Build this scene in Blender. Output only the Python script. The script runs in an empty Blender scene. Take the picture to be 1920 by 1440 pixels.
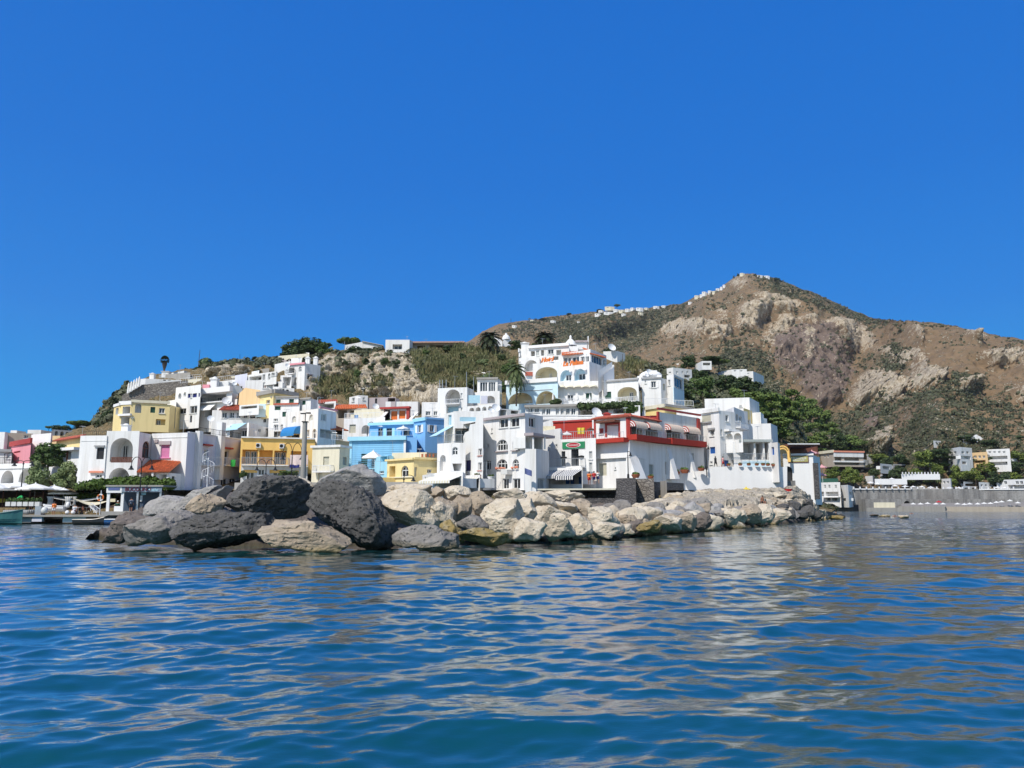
import bpy, math, random
import numpy as np
from mathutils import Vector
from mathutils.geometry import tessellate_polygon
R = math.radians
scene = bpy.context.scene
C = scene.collection
rnd = random.Random(7)
# ------------------------------------------------------------------ camera, sky, sun, exposure
F = 1500.0            # focal length in photo pixels (photo is 1920 x 1440)
PITCH = math.atan(226 / F)
CH = 2.4              # eye height above the sea
cd = bpy.data.cameras.new('camera'); cam = bpy.data.objects.new('camera', cd); C.objects.link(cam)
cam.location = (0, 0, CH); cam.rotation_euler = (R(90) + PITCH, 0, 0)
cd.sensor_width = 36; cd.lens = F / 1920 * 36; cd.clip_start = .1; cd.clip_end = 20000
scene.camera = cam
EXPO, SKY_S = .1, .118
SUN_EL, SUN_AZ = R(48), R(-35)      # azimuth measured from behind the camera (negative = to the left)
sd = Vector((math.sin(SUN_AZ) * math.cos(SUN_EL), -math.cos(SUN_AZ) * math.cos(SUN_EL), math.sin(SUN_EL)))
ld = bpy.data.lights.new('sun', 'SUN'); sun = bpy.data.objects.new('sun', ld); C.objects.link(sun)
ld.energy = 4.3; ld.angle = R(.5); ld.color = (1, .95, .87)
sun.rotation_euler = sd.to_track_quat('Z', 'Y').to_euler()
w = bpy.data.worlds.new('World'); scene.world = w; w.use_nodes = True
wn = w.node_tree; wn.nodes.clear()
sky = wn.nodes.new('ShaderNodeTexSky'); sky.sky_type = 'NISHITA'; sky.sun_disc = False
sky.sun_elevation = SUN_EL; sky.sun_rotation = math.atan2(sd.x, sd.y); sky.altitude = 0
sky.air_density = 1.0; sky.dust_density = 0.0; sky.ozone_density = 2.2
hs = wn.nodes.new('ShaderNodeHueSaturation'); hs.inputs['Saturation'].default_value = 1.05; hs.inputs['Hue'].default_value = .5
bg = wn.nodes.new('ShaderNodeBackground'); bg.inputs['Strength'].default_value = SKY_S
wo = wn.nodes.new('ShaderNodeOutputWorld')
mu = wn.nodes.new('ShaderNodeMix'); mu.data_type = 'RGBA'; mu.blend_type = 'MULTIPLY'; mu.inputs[0].default_value = 1; mu.inputs[7].default_value = (.88, 1.0, 1.12, 1)
# clear deep blue sky on the side away from the sun, paler towards the horizon
tc = wn.nodes.new('ShaderNodeTexCoord'); sx = wn.nodes.new('ShaderNodeSeparateXYZ'); wn.links.new(tc.outputs['Generated'], sx.inputs[0])
rp = wn.nodes.new('ShaderNodeValToRGB'); el = rp.color_ramp.elements
while len(el) < 5: el.new(.5)
KS = 1 / (SKY_S * 2 ** EXPO)
for k_, (p_, c_) in enumerate([(0.0, (.17, .44, .83)), (.10, (.085, .315, .775)), (.22, (.036, .22, .715)), (.38, (.0185, .172, .645)), (.60, (.0135, .145, .59))]): el[k_].position = p_; el[k_].color = (*[x * KS * k for x, k in zip(c_, (.12, .98, 1.02))], 1)
wn.links.new(sx.outputs[2], rp.inputs[0])
fm_ = wn.nodes.new('ShaderNodeMapRange'); fm_.inputs[1].default_value = -.15; fm_.inputs[2].default_value = .55; fm_.inputs[3].default_value = 0; fm_.inputs[4].default_value = .96; wn.links.new(sx.outputs[1], fm_.inputs[0])
mb_s = wn.nodes.new('ShaderNodeMix'); mb_s.data_type = 'RGBA'; wn.links.new(fm_.outputs[0], mb_s.inputs[0])
wn.links.new(sky.outputs[0], hs.inputs['Color']); wn.links.new(hs.outputs[0], mu.inputs[6]); wn.links.new(mu.outputs[2], mb_s.inputs[6]); wn.links.new(rp.outputs[0], mb_s.inputs[7]); wn.links.new(mb_s.outputs[2], bg.inputs['Color']); wn.links.new(bg.outputs[0], wo.inputs['Surface'])
scene.view_settings.view_transform = 'Standard'; scene.view_settings.look = 'None'
scene.view_settings.exposure = EXPO; scene.view_settings.gamma = 1
scene.cycles.max_bounces = 6; scene.cycles.diffuse_bounces = 3; scene.cycles.glossy_bounces = 3
scene.cycles.transmission_bounces = 3; scene.cycles.transparent_max_bounces = 6
scene.cycles.caustics_reflective = False; scene.cycles.caustics_refractive = False
scene.cycles.use_denoising = True
# ------------------------------------------------------------------ photo geometry: pixel + distance -> point
cP, sP = math.cos(PITCH), math.sin(PITCH)
def ray(px, py):
    u, v = (px - 960) / F, (720 - py) / F
    return u, cP - v * sP, sP + v * cP
def P(px, py, Y):
    x, y, z = ray(px, py); t = Y / y
    return Vector((x * t, Y, CH + z * t))
def PX(px, Y, py=860):                # x of a column at distance Y
    x, y, z = ray(px, py); return x / y * Y
def G(px, py, z=0.0):                 # point on the horizontal plane at height z
    x, y, zz = ray(px, py); t = (z - CH) / zz
    return Vector((x * t, y * t, z))
def PXc(v):                           # back to pixels (used while planning only)
    d = v - Vector((0, 0, CH)); f = d.y * cP + d.z * sP
    return 960 + d.x / f * F, 720 - (-d.y * sP + d.z * cP) / f * F
# ------------------------------------------------------------------ vector noise
_perm = np.random.RandomState(3).permutation(256); _perm = np.concatenate([_perm, _perm, _perm])
_g = np.random.RandomState(5).normal(size=(256, 3)); _g /= np.linalg.norm(_g, axis=1)[:, None]
def pn(p):
    p = np.asarray(p, float); i = np.floor(p).astype(int); f = p - i; i &= 255
    u = f * f * f * (f * (f * 6 - 15) + 10); r = 0
    for dx in (0, 1):
        wx = u[:, 0] if dx else 1 - u[:, 0]
        for dy in (0, 1):
            wy = u[:, 1] if dy else 1 - u[:, 1]
            for dz in (0, 1):
                wz = u[:, 2] if dz else 1 - u[:, 2]
                h = _perm[_perm[_perm[(i[:, 0] + dx) & 255] + ((i[:, 1] + dy) & 255)] + ((i[:, 2] + dz) & 255)]
                r = r + wx * wy * wz * (_g[h] * (f - np.array([dx, dy, dz]))).sum(1)
    return r * 1.5
def fbm(p, o=4, rough=.5, ridged=False):
    p = np.asarray(p, float); a, r = 1.0, 0
    for k in range(o):
        n = pn(p * 2 ** k + 17.3 * k)
        r = r + a * ((1 - 2 * np.abs(n)) if ridged else n); a *= rough
    return r
# ------------------------------------------------------------------ mesh helpers
def tag(o, label=None, cat=None, group=None, kind=None):
    for k, v in (('label', label), ('category', cat), ('group', group), ('kind', kind)):
        if v: o[k] = v
    return o
def link(name, me, mats, parent=None):
    o = bpy.data.objects.new(name, me)
    for m in (mats if isinstance(mats, (list, tuple)) else [mats]):
        if m and len(me.materials) < 16: me.materials.append(m)
    C.objects.link(o)
    if parent: o.parent = parent
    return o
def empty(name, loc=(0, 0, 0)):
    o = bpy.data.objects.new(name, None); C.objects.link(o); o.location = loc; o.empty_display_size = .3
    return o
def npmesh(name, V, Fq, smooth=False):
    """V (n,3), Fq (m,k) of one face size"""
    me = bpy.data.meshes.new(name); V = np.asarray(V, np.float32); Fq = np.asarray(Fq, np.int32)
    me.vertices.add(len(V)); me.vertices.foreach_set('co', V.ravel())
    k = Fq.shape[1]; me.loops.add(Fq.size); me.loops.foreach_set('vertex_index', Fq.ravel())
    me.polygons.add(len(Fq)); me.polygons.foreach_set('loop_start', np.arange(len(Fq), dtype=np.int32) * k)
    me.polygons.foreach_set('use_smooth', np.full(len(Fq), smooth)); me.update(calc_edges=True)
    return me
def attr(me, name, vals):
    a = me.attributes.new(name, 'FLOAT', 'POINT'); a.data.foreach_set('value', np.asarray(vals, np.float32))
class MB:
    def __init__(s): s.v, s.f, s.m = [], [], []
    def poly(s, pts, mi=0):
        n = len(s.v); s.v += [tuple(p) for p in pts]; s.f.append(tuple(range(n, n + len(pts)))); s.m.append(mi)
    def box(s, a, b, mi=0, M=None):
        x0, y0, z0 = a; x1, y1, z1 = b
        c = [(x0, y0, z0), (x1, y0, z0), (x1, y1, z0), (x0, y1, z0), (x0, y0, z1), (x1, y0, z1), (x1, y1, z1), (x0, y1, z1)]
        if M: c = [M(*p) for p in c]
        n = len(s.v); s.v += [tuple(p) for p in c]
        for q in ((0, 3, 2, 1), (4, 5, 6, 7), (0, 1, 5, 4), (1, 2, 6, 5), (2, 3, 7, 6), (3, 0, 4, 7)):
            s.f.append(tuple(n + i for i in q)); s.m.append(mi)
    def tube(s, p, q, r, r2=None, n=6, mi=0, cap=True):
        p, q = Vector(p), Vector(q); d = (q - p)
        if d.length < 1e-6: return
        z = d.normalized(); x = z.orthogonal().normalized(); y = z.cross(x); r2 = r if r2 is None else r2
        k = len(s.v)
        for c, rr in ((p, r), (q, r2)):
            for i in range(n):
                a = 2 * math.pi * i / n; s.v.append(tuple(c + x * math.cos(a) * rr + y * math.sin(a) * rr))
        for i in range(n):
            j = (i + 1) % n; s.f.append((k + i, k + j, k + n + j, k + n + i)); s.m.append(mi)
        if cap:
            s.f.append(tuple(k + n - 1 - i for i in range(n))); s.f.append(tuple(k + n + i for i in range(n))); s.m += [mi, mi]
    def path(s, pts, r, n=6, mi=0, r2=None):
        for i in range(len(pts) - 1):
            a = r if r2 is None else r + (r2 - r) * i / (len(pts) - 1); b = r if r2 is None else r + (r2 - r) * (i + 1) / (len(pts) - 1)
            s.tube(pts[i], pts[i + 1], a, b, n, mi)
    def lathe(s, c, prof, n=12, mi=0):
        k = len(s.v); c = Vector(c)
        for r, z in prof:
            for i in range(n):
                a = 2 * math.pi * i / n; s.v.append((c.x + r * math.cos(a), c.y + r * math.sin(a), c.z + z))
        for j in range(len(prof) - 1):
            for i in range(n):
                l = (i + 1) % n; s.f.append((k + j * n + i, k + j * n + l, k + (j + 1) * n + l, k + (j + 1) * n + i)); s.m.append(mi)
        s.f.append(tuple(k + n - 1 - i for i in range(n))); s.f.append(tuple(k + (len(prof) - 1) * n + i for i in range(n))); s.m += [mi, mi]
    def build(s, name, mats, parent=None, smooth=False):
        if not s.v: return None
        me = bpy.data.meshes.new(name); me.from_pydata(s.v, [], s.f); me.update()
        mats = mats if isinstance(mats, (list, tuple)) else [mats]
        me.polygons.foreach_set('material_index', np.minimum(s.m, len(mats) - 1).astype(np.int32))
        if smooth: me.polygons.foreach_set('use_smooth', [True] * len(me.polygons))
        return link(name, me, mats, parent)
# ------------------------------------------------------------------ materials
class NT:
    def __init__(s, name):
        s.m = bpy.data.materials.new(name); s.m.use_nodes = True; s.t = s.m.node_tree; s.b = s.t.nodes['Principled BSDF']
    def n(s, t, **k):
        o = s.t.nodes.new('ShaderNode' + t)
        for a, v in k.items(): setattr(o, a, v)
        return o
    def l(s, a, b): s.t.links.new(a, b)
    def noise(s, scale, detail=4, rough=.55, vec=None, dist=0):
        o = s.n('TexNoise'); o.inputs['Scale'].default_value = scale; o.inputs['Detail'].default_value = detail
        o.inputs['Roughness'].default_value = rough; o.inputs['Distortion'].default_value = dist
        if vec: s.l(vec, o.inputs['Vector'])
        return o.outputs['Fac']
    def ramp(s, fac, stops, interp='LINEAR'):
        o = s.n('ValToRGB'); o.color_ramp.interpolation = interp; e = o.color_ramp.elements
        while len(e) < len(stops): e.new(.5)
        for i, (p, c) in enumerate(stops):
            e[i].position = p; e[i].color = (*c, 1) if isinstance(c, tuple) else (c, c, c, 1)
        s.l(fac, o.inputs[0]); return o.outputs[0]
    def mix(s, f, a, b, mode='MIX'):
        o = s.n('Mix', data_type='RGBA', blend_type=mode)
        for v, i in ((f, 0), (a, 6), (b, 7)):
            if hasattr(v, 'links'): s.l(v, o.inputs[i])
            elif isinstance(v, tuple): o.inputs[i].default_value = (*v, 1)
            else: o.inputs[i].default_value = v
        return o.outputs[2]
    def math(s, op, a, b=0.0, c=0.0, clamp=False):
        o = s.n('Math', operation=op, use_clamp=clamp)
        for i, v in enumerate((a, b, c)):
            if hasattr(v, 'links'): s.l(v, o.inputs[i])
            else: o.inputs[i].default_value = v
        return o.outputs[0]
    def pos(s): return s.n('NewGeometry').outputs['Position']
    def island(s): return s.n('NewGeometry').outputs['Random Per Island']
    def sep(s, v):
        o = s.n('SeparateXYZ'); s.l(v, o.inputs[0]); return o.outputs
    def scale(s, v, k):
        o = s.n('Vector' + 'Math', operation='MULTIPLY'); s.l(v, o.inputs[0]); o.inputs[1].default_value = k; return o.outputs[0]
    def attr(s, name):
        o = s.n('Attribute', attribute_name=name); return o.outputs['Fac']
    def bump(s, h, strength=.3, dist=.05):
        o = s.n('Bump'); o.inputs['Strength'].default_value = strength; o.inputs['Distance'].default_value = dist
        s.l(h, o.inputs['Height']); s.l(o.outputs[0], s.b.inputs['Normal']); return o
    def col(s, c):
        if isinstance(c, tuple): s.b.inputs['Base Color'].default_value = (*c, 1)
        else: s.l(c, s.b.inputs['Base Color'])
    def set(s, **k):
        for a, v in k.items(): s.b.inputs[a.replace('_', ' ')].default_value = v
_mc = {}
def plaster(c, dirt=.5, name='plaster'):
    key = (name, c, dirt)
    if key in _mc: return _mc[key]
    t = NT(name); p = t.pos()
    st = t.noise(.9, 5, .6, t.scale(p, (1.3, 1.3, .12)))          # rain streaks
    bl = t.noise(.35, 4, .6, p); fine = t.noise(9, 3, .5, p)
    a = t.ramp(st, [(.47, 0.0), (.74, 1.0)]); b = t.ramp(bl, [(.45, 0.0), (.75, 1.0)])
    d = tuple(x * k for x, k in zip(c, (.66, .63, .58)))
    c1 = t.mix(t.math('MULTIPLY', a, dirt), c, d)
    c2 = t.mix(t.math('MULTIPLY', b, dirt * .5), c1, tuple(x * .84 for x in c))
    t.col(c2); t.set(Roughness=.85, Specular_IOR_Level=.2); t.bump(fine, .25, .03)
    _mc[key] = t.m; return t.m
def plain(c, rough=.6, metal=0, name='paint', var=.15, scale=3):
    key = (name, c, rough, metal)
    if key in _mc: return _mc[key]
    t = NT(name); n = t.noise(scale, 4, .6, t.pos())
    t.col(t.mix(t.ramp(n, [(.35, 0.0), (.7, 1.0)]), c, tuple(x * (1 - var) for x in c)))
    t.set(Roughness=rough, Metallic=metal); _mc[key] = t.m; return t.m
WHITE = (.775, .76, .735)
M = {}
M['white'] = plaster(WHITE, .72); M['white2'] = plaster((.74, .73, .70), .6); M['clean'] = plaster((.80, .785, .765), .22)
M['bluish'] = plaster((.60, .76, .83), .35); M['cream'] = plaster((.72, .66, .50), .5); M['yellow'] = plaster((.78, .60, .26), .4)
M['paleyellow'] = plaster((.84, .67, .33), .45); M['ochre'] = plaster((.90, .56, .17), .35); M['peach'] = plaster((.80, .56, .30), .4)
M['pink'] = plaster((.74, .30, .34), .4); M['beige'] = plaster((.42, .36, .29), .5); M['grey'] = plaster((.36, .36, .36), .6)
M['red'] = plaster((.42, .045, .03), .35); M['skyblue'] = plaster((.27, .56, .77), .4); M['blue'] = plaster((.21, .45, .76), .35)
M['lilac'] = plaster((.62, .62, .70), .3); M['salmon'] = plaster((.72, .28, .18), .3); M['mauve'] = plaster((.42, .36, .36), .5)
M['concrete'] = plaster((.34, .32, .29), .6)
M['frame'] = plain((.72, .72, .70), .5, name='white paint'); M['dark'] = plain((.02, .02, .022), .6, name='near black door and shade paint')  # dark: near black for doors and panes, also shade painted into a recess
M['wood'] = plain((.16, .055, .028), .6, name='brown wood'); M['green'] = plain((.02, .09, .055), .6, name='green shutter paint')
M['bluedoor'] = plain((.02, .12, .42), .5, name='blue shutter paint'); M['navy'] = plain((.015, .02, .16), .5, name='navy door paint')
M['pinkdoor'] = plain((.72, .26, .46), .6, name='pink shutter paint'); M['creamdoor'] = plain((.60, .57, .45), .6, name='cream shutter paint')
M['greydoor'] = plain((.35, .38, .36), .6, name='grey shutter paint'); M['orange'] = plain((.80, .20, .03), .5, name='orange paint')
M['iron'] = plain((.02, .02, .02), .5, .4, name='black iron'); M['steel'] = plain((.45, .46, .47), .4, .6, name='galvanised steel')
M['rail'] = plain((.72, .73, .74), .5, name='white railing paint'); M['canvas'] = plain((.82, .80, .76), .8, name='white canvas')
M['creamcanvas'] = plain((.74, .66, .45), .8, name='cream canvas'); M['bluecanvas'] = plain((.02, .20, .50), .7, name='blue canvas')
M['redtrim'] = plain((.40, .04, .03), .6, name='red paint'); M['ac'] = plain((.66, .65, .62), .5, name='appliance enamel')
M['skin'] = plain((.52, .27, .17), .6, name='skin'); M['tan'] = plain((.36, .16, .09), .6, name='tanned skin')
M['terracotta'] = plain((.42, .13, .06), .8, name='terracotta')
def glass():
    t = NT('window glass'); n = t.noise(.8, 2, .5, t.pos())
    t.col(t.ramp(n, [(.35, (.012, .014, .016)), (.7, (.06, .065, .07))])); t.set(Roughness=.06, IOR=1.5); return t.m
M['glass'] = glass()
def tiles(c, name='roof tiles'):
    t = NT(name); p = t.pos(); i = t.island()
    n = t.noise(2.5, 4, .6, p)
    c1 = t.mix(i, tuple(x * 1.15 for x in c), tuple(x * .72 for x in c)); c2 = t.mix(t.ramp(n, [(.45, 0.0), (.75, .7)]), c1, tuple(x * .5 for x in c))
    t.col(c2); t.set(Roughness=.85); return t.m
M['tile'] = tiles((.66, .17, .055)); M['tilepale'] = tiles((.46, .30, .22), 'faded roof tiles'); M['tilered'] = tiles((.50, .12, .07), 'red roof tiles')
def stonewall(c1, c2, scale, name):
    t = NT(name); p = t.pos(); v = t.n('TexVoronoi', feature='F1'); v.inputs['Scale'].default_value = scale; t.l(t.scale(p, (1, 1, 1.6)), v.inputs['Vector'])
    e = t.n('TexVoronoi', feature='DISTANCE_TO_EDGE'); e.inputs['Scale'].default_value = scale; t.l(t.scale(p, (1, 1, 1.6)), e.inputs['Vector'])
    rr = t.sep(v.outputs['Color'])[0]; big = t.noise(.25, 4, .6, p)
    col = t.mix(t.mix(.5, rr, t.ramp(big, [(.3, 0.0), (.7, 1.0)])), c1, c2)
    j = t.ramp(e.outputs['Distance'], [(.0, 1.0), (.09, 0.0)])
    t.col(t.mix(j, col, tuple(x * .55 for x in c1))); t.set(Roughness=.9); t.bump(t.ramp(e.outputs['Distance'], [(0, 0.0), (.2, 1.0)]), .6, .12); return t.m
M['stone'] = stonewall((.15, .13, .115), (.30, .27, .23), 1.6, 'rubble stone wall')
M['darkstone'] = stonewall((.06, .055, .055), (.14, .13, .125), 2.6, 'dark lava stone wall')
def streaky():
    t = NT('streaked sea wall stone'); p = t.pos(); a = t.noise(.6, 5, .65, t.scale(p, (1, 1, .1))); b = t.noise(.12, 4, .6, p); f = t.noise(2.2, 4, .6, p)
    c = t.mix(t.ramp(a, [(.38, 0.0), (.62, 1.0)]), (.15, .145, .14), (.34, .33, .31)); c = t.mix(t.ramp(b, [(.4, 0.0), (.65, .7)]), c, (.22, .20, .18)); t.col(t.mix(t.ramp(f, [(.5, 0.0), (.7, .5)]), c, (.09, .088, .085))); t.set(Roughness=.95); t.bump(f, .5, .2); return t.m
M['greystone'] = streaky()
def stripes(c1, c2, scale, axis=0, name='striped canvas'):
    t = NT(name); x = t.sep(t.n('TexCoord').outputs['UV'])[axis]
    s = t.math('GREATER_THAN', t.math('FRACT', t.math('MULTIPLY', x, scale)), .5)
    t.col(t.mix(s, c1, c2)); t.set(Roughness=.8); return t.m
# ================================================================== SETTING: terrain, mountain, sea
def itp(tab, U):
    a = np.array(tab, float); return np.interp(U, a[:, 0], a[:, 1])
def Pv(px, py, Y):
    u, v = (px - 960) / F, (720 - py) / F
    x, y, z = u, cP - v * sP, sP + v * cP
    return np.stack([x / y * Y, Y + 0 * x, CH + z / y * Y], -1)
def proj(V):
    d = V - np.array([0, 0, CH]); f = d[..., 1] * cP + d[..., 2] * sP
    return np.stack([960 + d[..., 0] / f * F, 720 - (-d[..., 1] * sP + d[..., 2] * cP) / f * F], -1)
def gridfaces(nr, nc):
    i = np.arange((nr - 1) * nc).reshape(nr - 1, nc)[:, :-1].ravel()
    return np.stack([i, i + 1, i + nc + 1, i + nc], 1)
def inpoly(px, py, poly):
    r = np.zeros(px.shape, bool); n = len(poly)
    for i in range(n):
        x0, y0 = poly[i]; x1, y1 = poly[(i + 1) % n]
        c = ((y0 > py) != (y1 > py)) & (px < (x1 - x0) * (py - y0) / ((y1 - y0) or 1e-9) + x0); r ^= c
    return r
def softpolys(px, py, polys, nz, amp):
    m = np.zeros(px.shape)
    ox, oy = nz[0] * amp * 1.3 + nz[2] * amp * .8, nz[1] * amp * 1.3 - nz[2] * amp * .6
    for s in range(16):
        r, a = amp * 2.2 * math.sqrt((s + .5) / 16), s * 2.4
        hit = np.zeros(px.shape, bool)
        for p in polys: hit |= inpoly(px + ox + r * math.cos(a), py + oy + r * .7 * math.sin(a), p)
        m += hit / 16
    return m
def pdist(px, py, line):
    d = np.full(px.shape, 1e9)
    for (x0, y0), (x1, y1) in zip(line, line[1:]):
        l = (x1 - x0) ** 2 + (y1 - y0) ** 2; t = np.clip(((px - x0) * (x1 - x0) + (py - y0) * (y1 - y0)) / l, 0, 1)
        d = np.minimum(d, np.hypot(px - x0 - t * (x1 - x0), py - y0 - t * (y1 - y0)))
    return d
def land_mat(name, grass, dry, scrub, rock, rock2, sc):
    t = NT(name); p = t.pos()
    n1 = t.noise(.045 * sc, 6, .62, p); n2 = t.noise(.22 * sc, 5, .62, p); n3 = t.noise(.8 * sc, 4, .6, p)
    c = t.mix(t.ramp(n1, [(.38, 0.0), (.62, 1.0)]), grass, dry)
    c = t.mix(t.ramp(n2, [(.50, 0.0), (.66, .75)]), c, tuple(x * .5 for x in dry))
    nn = t.ramp(t.mix(.4, n2, n3), [(.33, 0.0), (.67, 1.0)])
    def edge(a, amt):
        s = t.math('ADD', t.attr(a), t.math('MULTIPLY', t.math('SUBTRACT', nn, .5), amt)); return t.ramp(s, [(.40, 0.0), (.60, 1.0)])
    c = t.mix(edge('green', 2.0), c, t.mix(t.ramp(n3, [(.35, 0.0), (.65, 1.0)]), scrub, tuple(x * .5 for x in scrub)))
    c = t.mix(edge('purple', 1.3), c, t.mix(t.ramp(n3, [(.35, 0.0), (.7, 1.0)]), (.155, .115, .092), (.24, .18, .145)))
    rk = t.mix(t.ramp(t.noise(.5 * sc, 6, .7, t.scale(p, (1, 1, .45)), 1.2), [(.42, 0.0), (.60, 1.0)]), rock, rock2)
    c = t.mix(edge('rock', 1.9), c, rk)
    t.col(c); t.set(Roughness=.95, Specular_IOR_Level=.1)
    h = t.mix(.5, t.noise(.35 * sc, 8, .68, p), t.noise(1.5 * sc, 4, .6, p)); t.bump(h, .9, 2.2 / sc)
    return t.m
# --------------------------------------------------------- mountain
U = np.linspace(700, 2240, 640)
crest_py = itp([(700, 690), (830, 655), (880, 641), (905, 622), (935, 609), (990, 601), (1060, 591), (1120, 585), (1180, 581), (1240, 575), (1280, 569), (1310, 555), (1345, 545), (1370, 527), (1383, 517), (1412, 515), (1450, 523), (1500, 541), (1545, 558), (1600, 584), (1640, 599), (1680, 602), (1740, 604), (1800, 614), (1860, 627), (1920, 640), (2000, 665), (2240, 720)], U)
crest_Y = itp([(700, 1500), (880, 1450), (990, 1380), (1120, 1300), (1240, 1230), (1310, 1180), (1400, 1100), (1500, 1120), (1600, 1170), (1640, 1130), (1700, 900), (1800, 820), (1920, 780), (2240, 700)], U)
Tn = 280; T = np.linspace(0, 1, Tn) ** .9
SEA = 318.0
ydep = np.interp(T, [0, .25, .5, .75, .9, 1], [1, .80, .61, .45, .36, .30])
MPX = np.repeat(U[None], Tn, 0); MPY = crest_py[None] * (1 - T[:, None]) + 938 * T[:, None]
wy = (1 - T)[:, None]
MY = SEA + (crest_Y[None] - SEA) * ((ydep - .30) / .70)[:, None]
for line, A, wd in [([(1400, 515), (1330, 600), (1270, 680), (1230, 720)], 70, 55), ([(1685, 606), (1668, 650), (1640, 700), (1625, 760), (1700, 850)], 70, 45),
                    ([(1625, 600), (1600, 660), (1565, 740), (1545, 810)], -70, 30), ([(1250, 582), (1200, 630), (1140, 668)], -60, 22), ([(1180, 590), (1100, 640)], 40, 25),
                    ([(1050, 595), (1020, 640)], -40, 20), ([(1440, 640), (1500, 680), (1540, 720)], -50, 45), ([(1745, 690), (1700, 730), (1610, 750)], 14, 22), ([(1850, 640), (1830, 740)], -35, 30), ([(1790, 640), (1760, 740)], 25, 30)]:
    MY -= A * np.exp(-(pdist(MPX, MPY, line) / wd) ** 2) * np.minimum(1, MY / 800)
MV = Pv(MPX, MPY, MY)
q = MV.reshape(-1, 3)
fade = np.clip((T - .0) / .12, .06, 1)[:, None] * np.clip((1 - T) / .12, 0, 1)[:, None]
rel = (fbm(q * [1, .5, .5] / 130, 5, .52, True) * 24 + fbm(q * [1, .5, .6] / 30, 4, .55, True) * 6.5).reshape(Tn, -1) * fade
MV[..., 1] -= rel * .75; MV[..., 2] += rel * .28 + (fbm(q / 16, 3) * 1.6).reshape(Tn, -1) * np.clip((1 - T) / .12, 0, 1)[:, None]
# right spur: cultivated terraces cut into the slope
mp = proj(MV); mpx, mpy = mp[..., 0], mp[..., 1]
nz = [fbm(q / s + o, 4).reshape(Tn, -1) for s, o in ((60, 0), (60, 9), (25, 4))]
terr = softpolys(mpx, mpy, [[(1632, 650), (1660, 600), (1930, 635), (1960, 900), (1780, 860), (1700, 690)]], nz, 6)
MV[..., 2] += terr * np.abs(((MV[..., 2] / 6.5) % 1) - .5) * 3.2 * fade
back = MV[0].copy(); back[:, 1] += 500; back[:, 2] = np.maximum(back[:, 2] - 160, -5)
foot = MV[-1].copy(); foot[:, 2] = -3; foot[:, 1] -= 4
MV2 = np.concatenate([back[None], MV, foot[None]], 0)
rockp = [[(1376, 614), (1388, 580), (1410, 564), (1434, 566), (1436, 590), (1420, 606), (1395, 612)], [(1416, 550), (1450, 551), (1492, 568), (1497, 578), (1450, 578), (1430, 570)],
         [(1428, 645), (1434, 626), (1456, 600), (1475, 590), (1490, 597), (1488, 612), (1462, 620), (1444, 642)], [(1552, 596), (1590, 603), (1635, 624), (1638, 648), (1619, 657), (1592, 657), (1575, 628), (1550, 610)],
         [(1505, 618), (1521, 613), (1519, 679), (1509, 682)], [(1590, 755), (1598, 733), (1611, 711), (1641, 696), (1664, 703), (1684, 709), (1698, 717), (1707, 703), (1718, 685), (1745, 688), (1767, 700), (1767, 724), (1717, 732), (1692, 732), (1684, 749), (1655, 755), (1605, 758)],
         [(1682, 666), (1716, 655), (1722, 668), (1690, 674)], [(1714, 667), (1734, 671), (1732, 682), (1714, 680)], [(1243, 607), (1300, 598), (1367, 613), (1370, 634), (1320, 630), (1290, 620), (1250, 627)],
         [(1628, 824), (1650, 804), (1666, 810), (1662, 844), (1640, 847)], [(1900, 735), (1930, 726), (1930, 758), (1902, 755)], [(1368, 529), (1399, 520), (1402, 536), (1373, 537)],
         [(1464, 560), (1500, 568), (1498, 576), (1466, 570)], [(1240, 622), (1262, 606), (1270, 618), (1250, 634)], [(1335, 590), (1352, 600), (1362, 592), (1350, 580)], [(1830, 665), (1900, 655), (1925, 680), (1860, 690)], [(1815, 610), (1850, 622), (1845, 632), (1815, 625)],
         [(1700, 610), (1730, 622), (1725, 630), (1702, 622)], [(1500, 590), (1530, 590), (1532, 604), (1505, 606)], [(1700, 690), (1640, 660), (1655, 652), (1700, 672)], [(1785, 720), (1830, 715), (1835, 732), (1800, 735)]]
purp = [[(1440, 640), (1480, 612), (1545, 604), (1577, 625), (1599, 680), (1592, 722), (1562, 762), (1528, 760), (1498, 722), (1468, 692), (1443, 668)], [(1610, 802), (1632, 755), (1647, 760), (1640, 802), (1622, 817)]]
grnp = [[(1262, 588), (1244, 622), (1202, 652), (1150, 678), (1126, 674), (1168, 640), (1213, 610), (1245, 586)], [(1028, 642), (1038, 612), (1100, 598), (1134, 610), (1112, 642), (1060, 657)],
        [(1340, 640), (1430, 655), (1452, 700), (1505, 760), (1520, 850), (1350, 760)], [(1590, 775), (1640, 745), (1690, 755), (1680, 800), (1640, 880), (1590, 880)], [(1640, 664), (1690, 648), (1720, 700), (1650, 705)],
        [(1700, 750), (1800, 700), (1860, 720), (1830, 760), (1720, 790)], [(1690, 800), (1760, 770), (1930, 820), (1930, 890), (1680, 890)], [(1395, 515), (1450, 520), (1560, 562), (1640, 596), (1700, 606), (1640, 612), (1540, 575), (1440, 540)],
        [(940, 612), (1010, 603), (1180, 582), (1290, 572), (1300, 590), (1180, 600), (1050, 612), (960, 625)], [(1500, 780), (1580, 770), (1600, 850), (1500, 850)], [(1130, 625), (1160, 605), (1230, 600), (1190, 640), (1150, 655)], [(1780, 770), (1900, 745), (1930, 800), (1830, 800)]]
rockA = softpolys(mpx, mpy, rockp, nz, 5.0); purA = softpolys(mpx, mpy, purp, nz, 7); grnA = softpolys(mpx, mpy, grnp, nz, 9)
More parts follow.
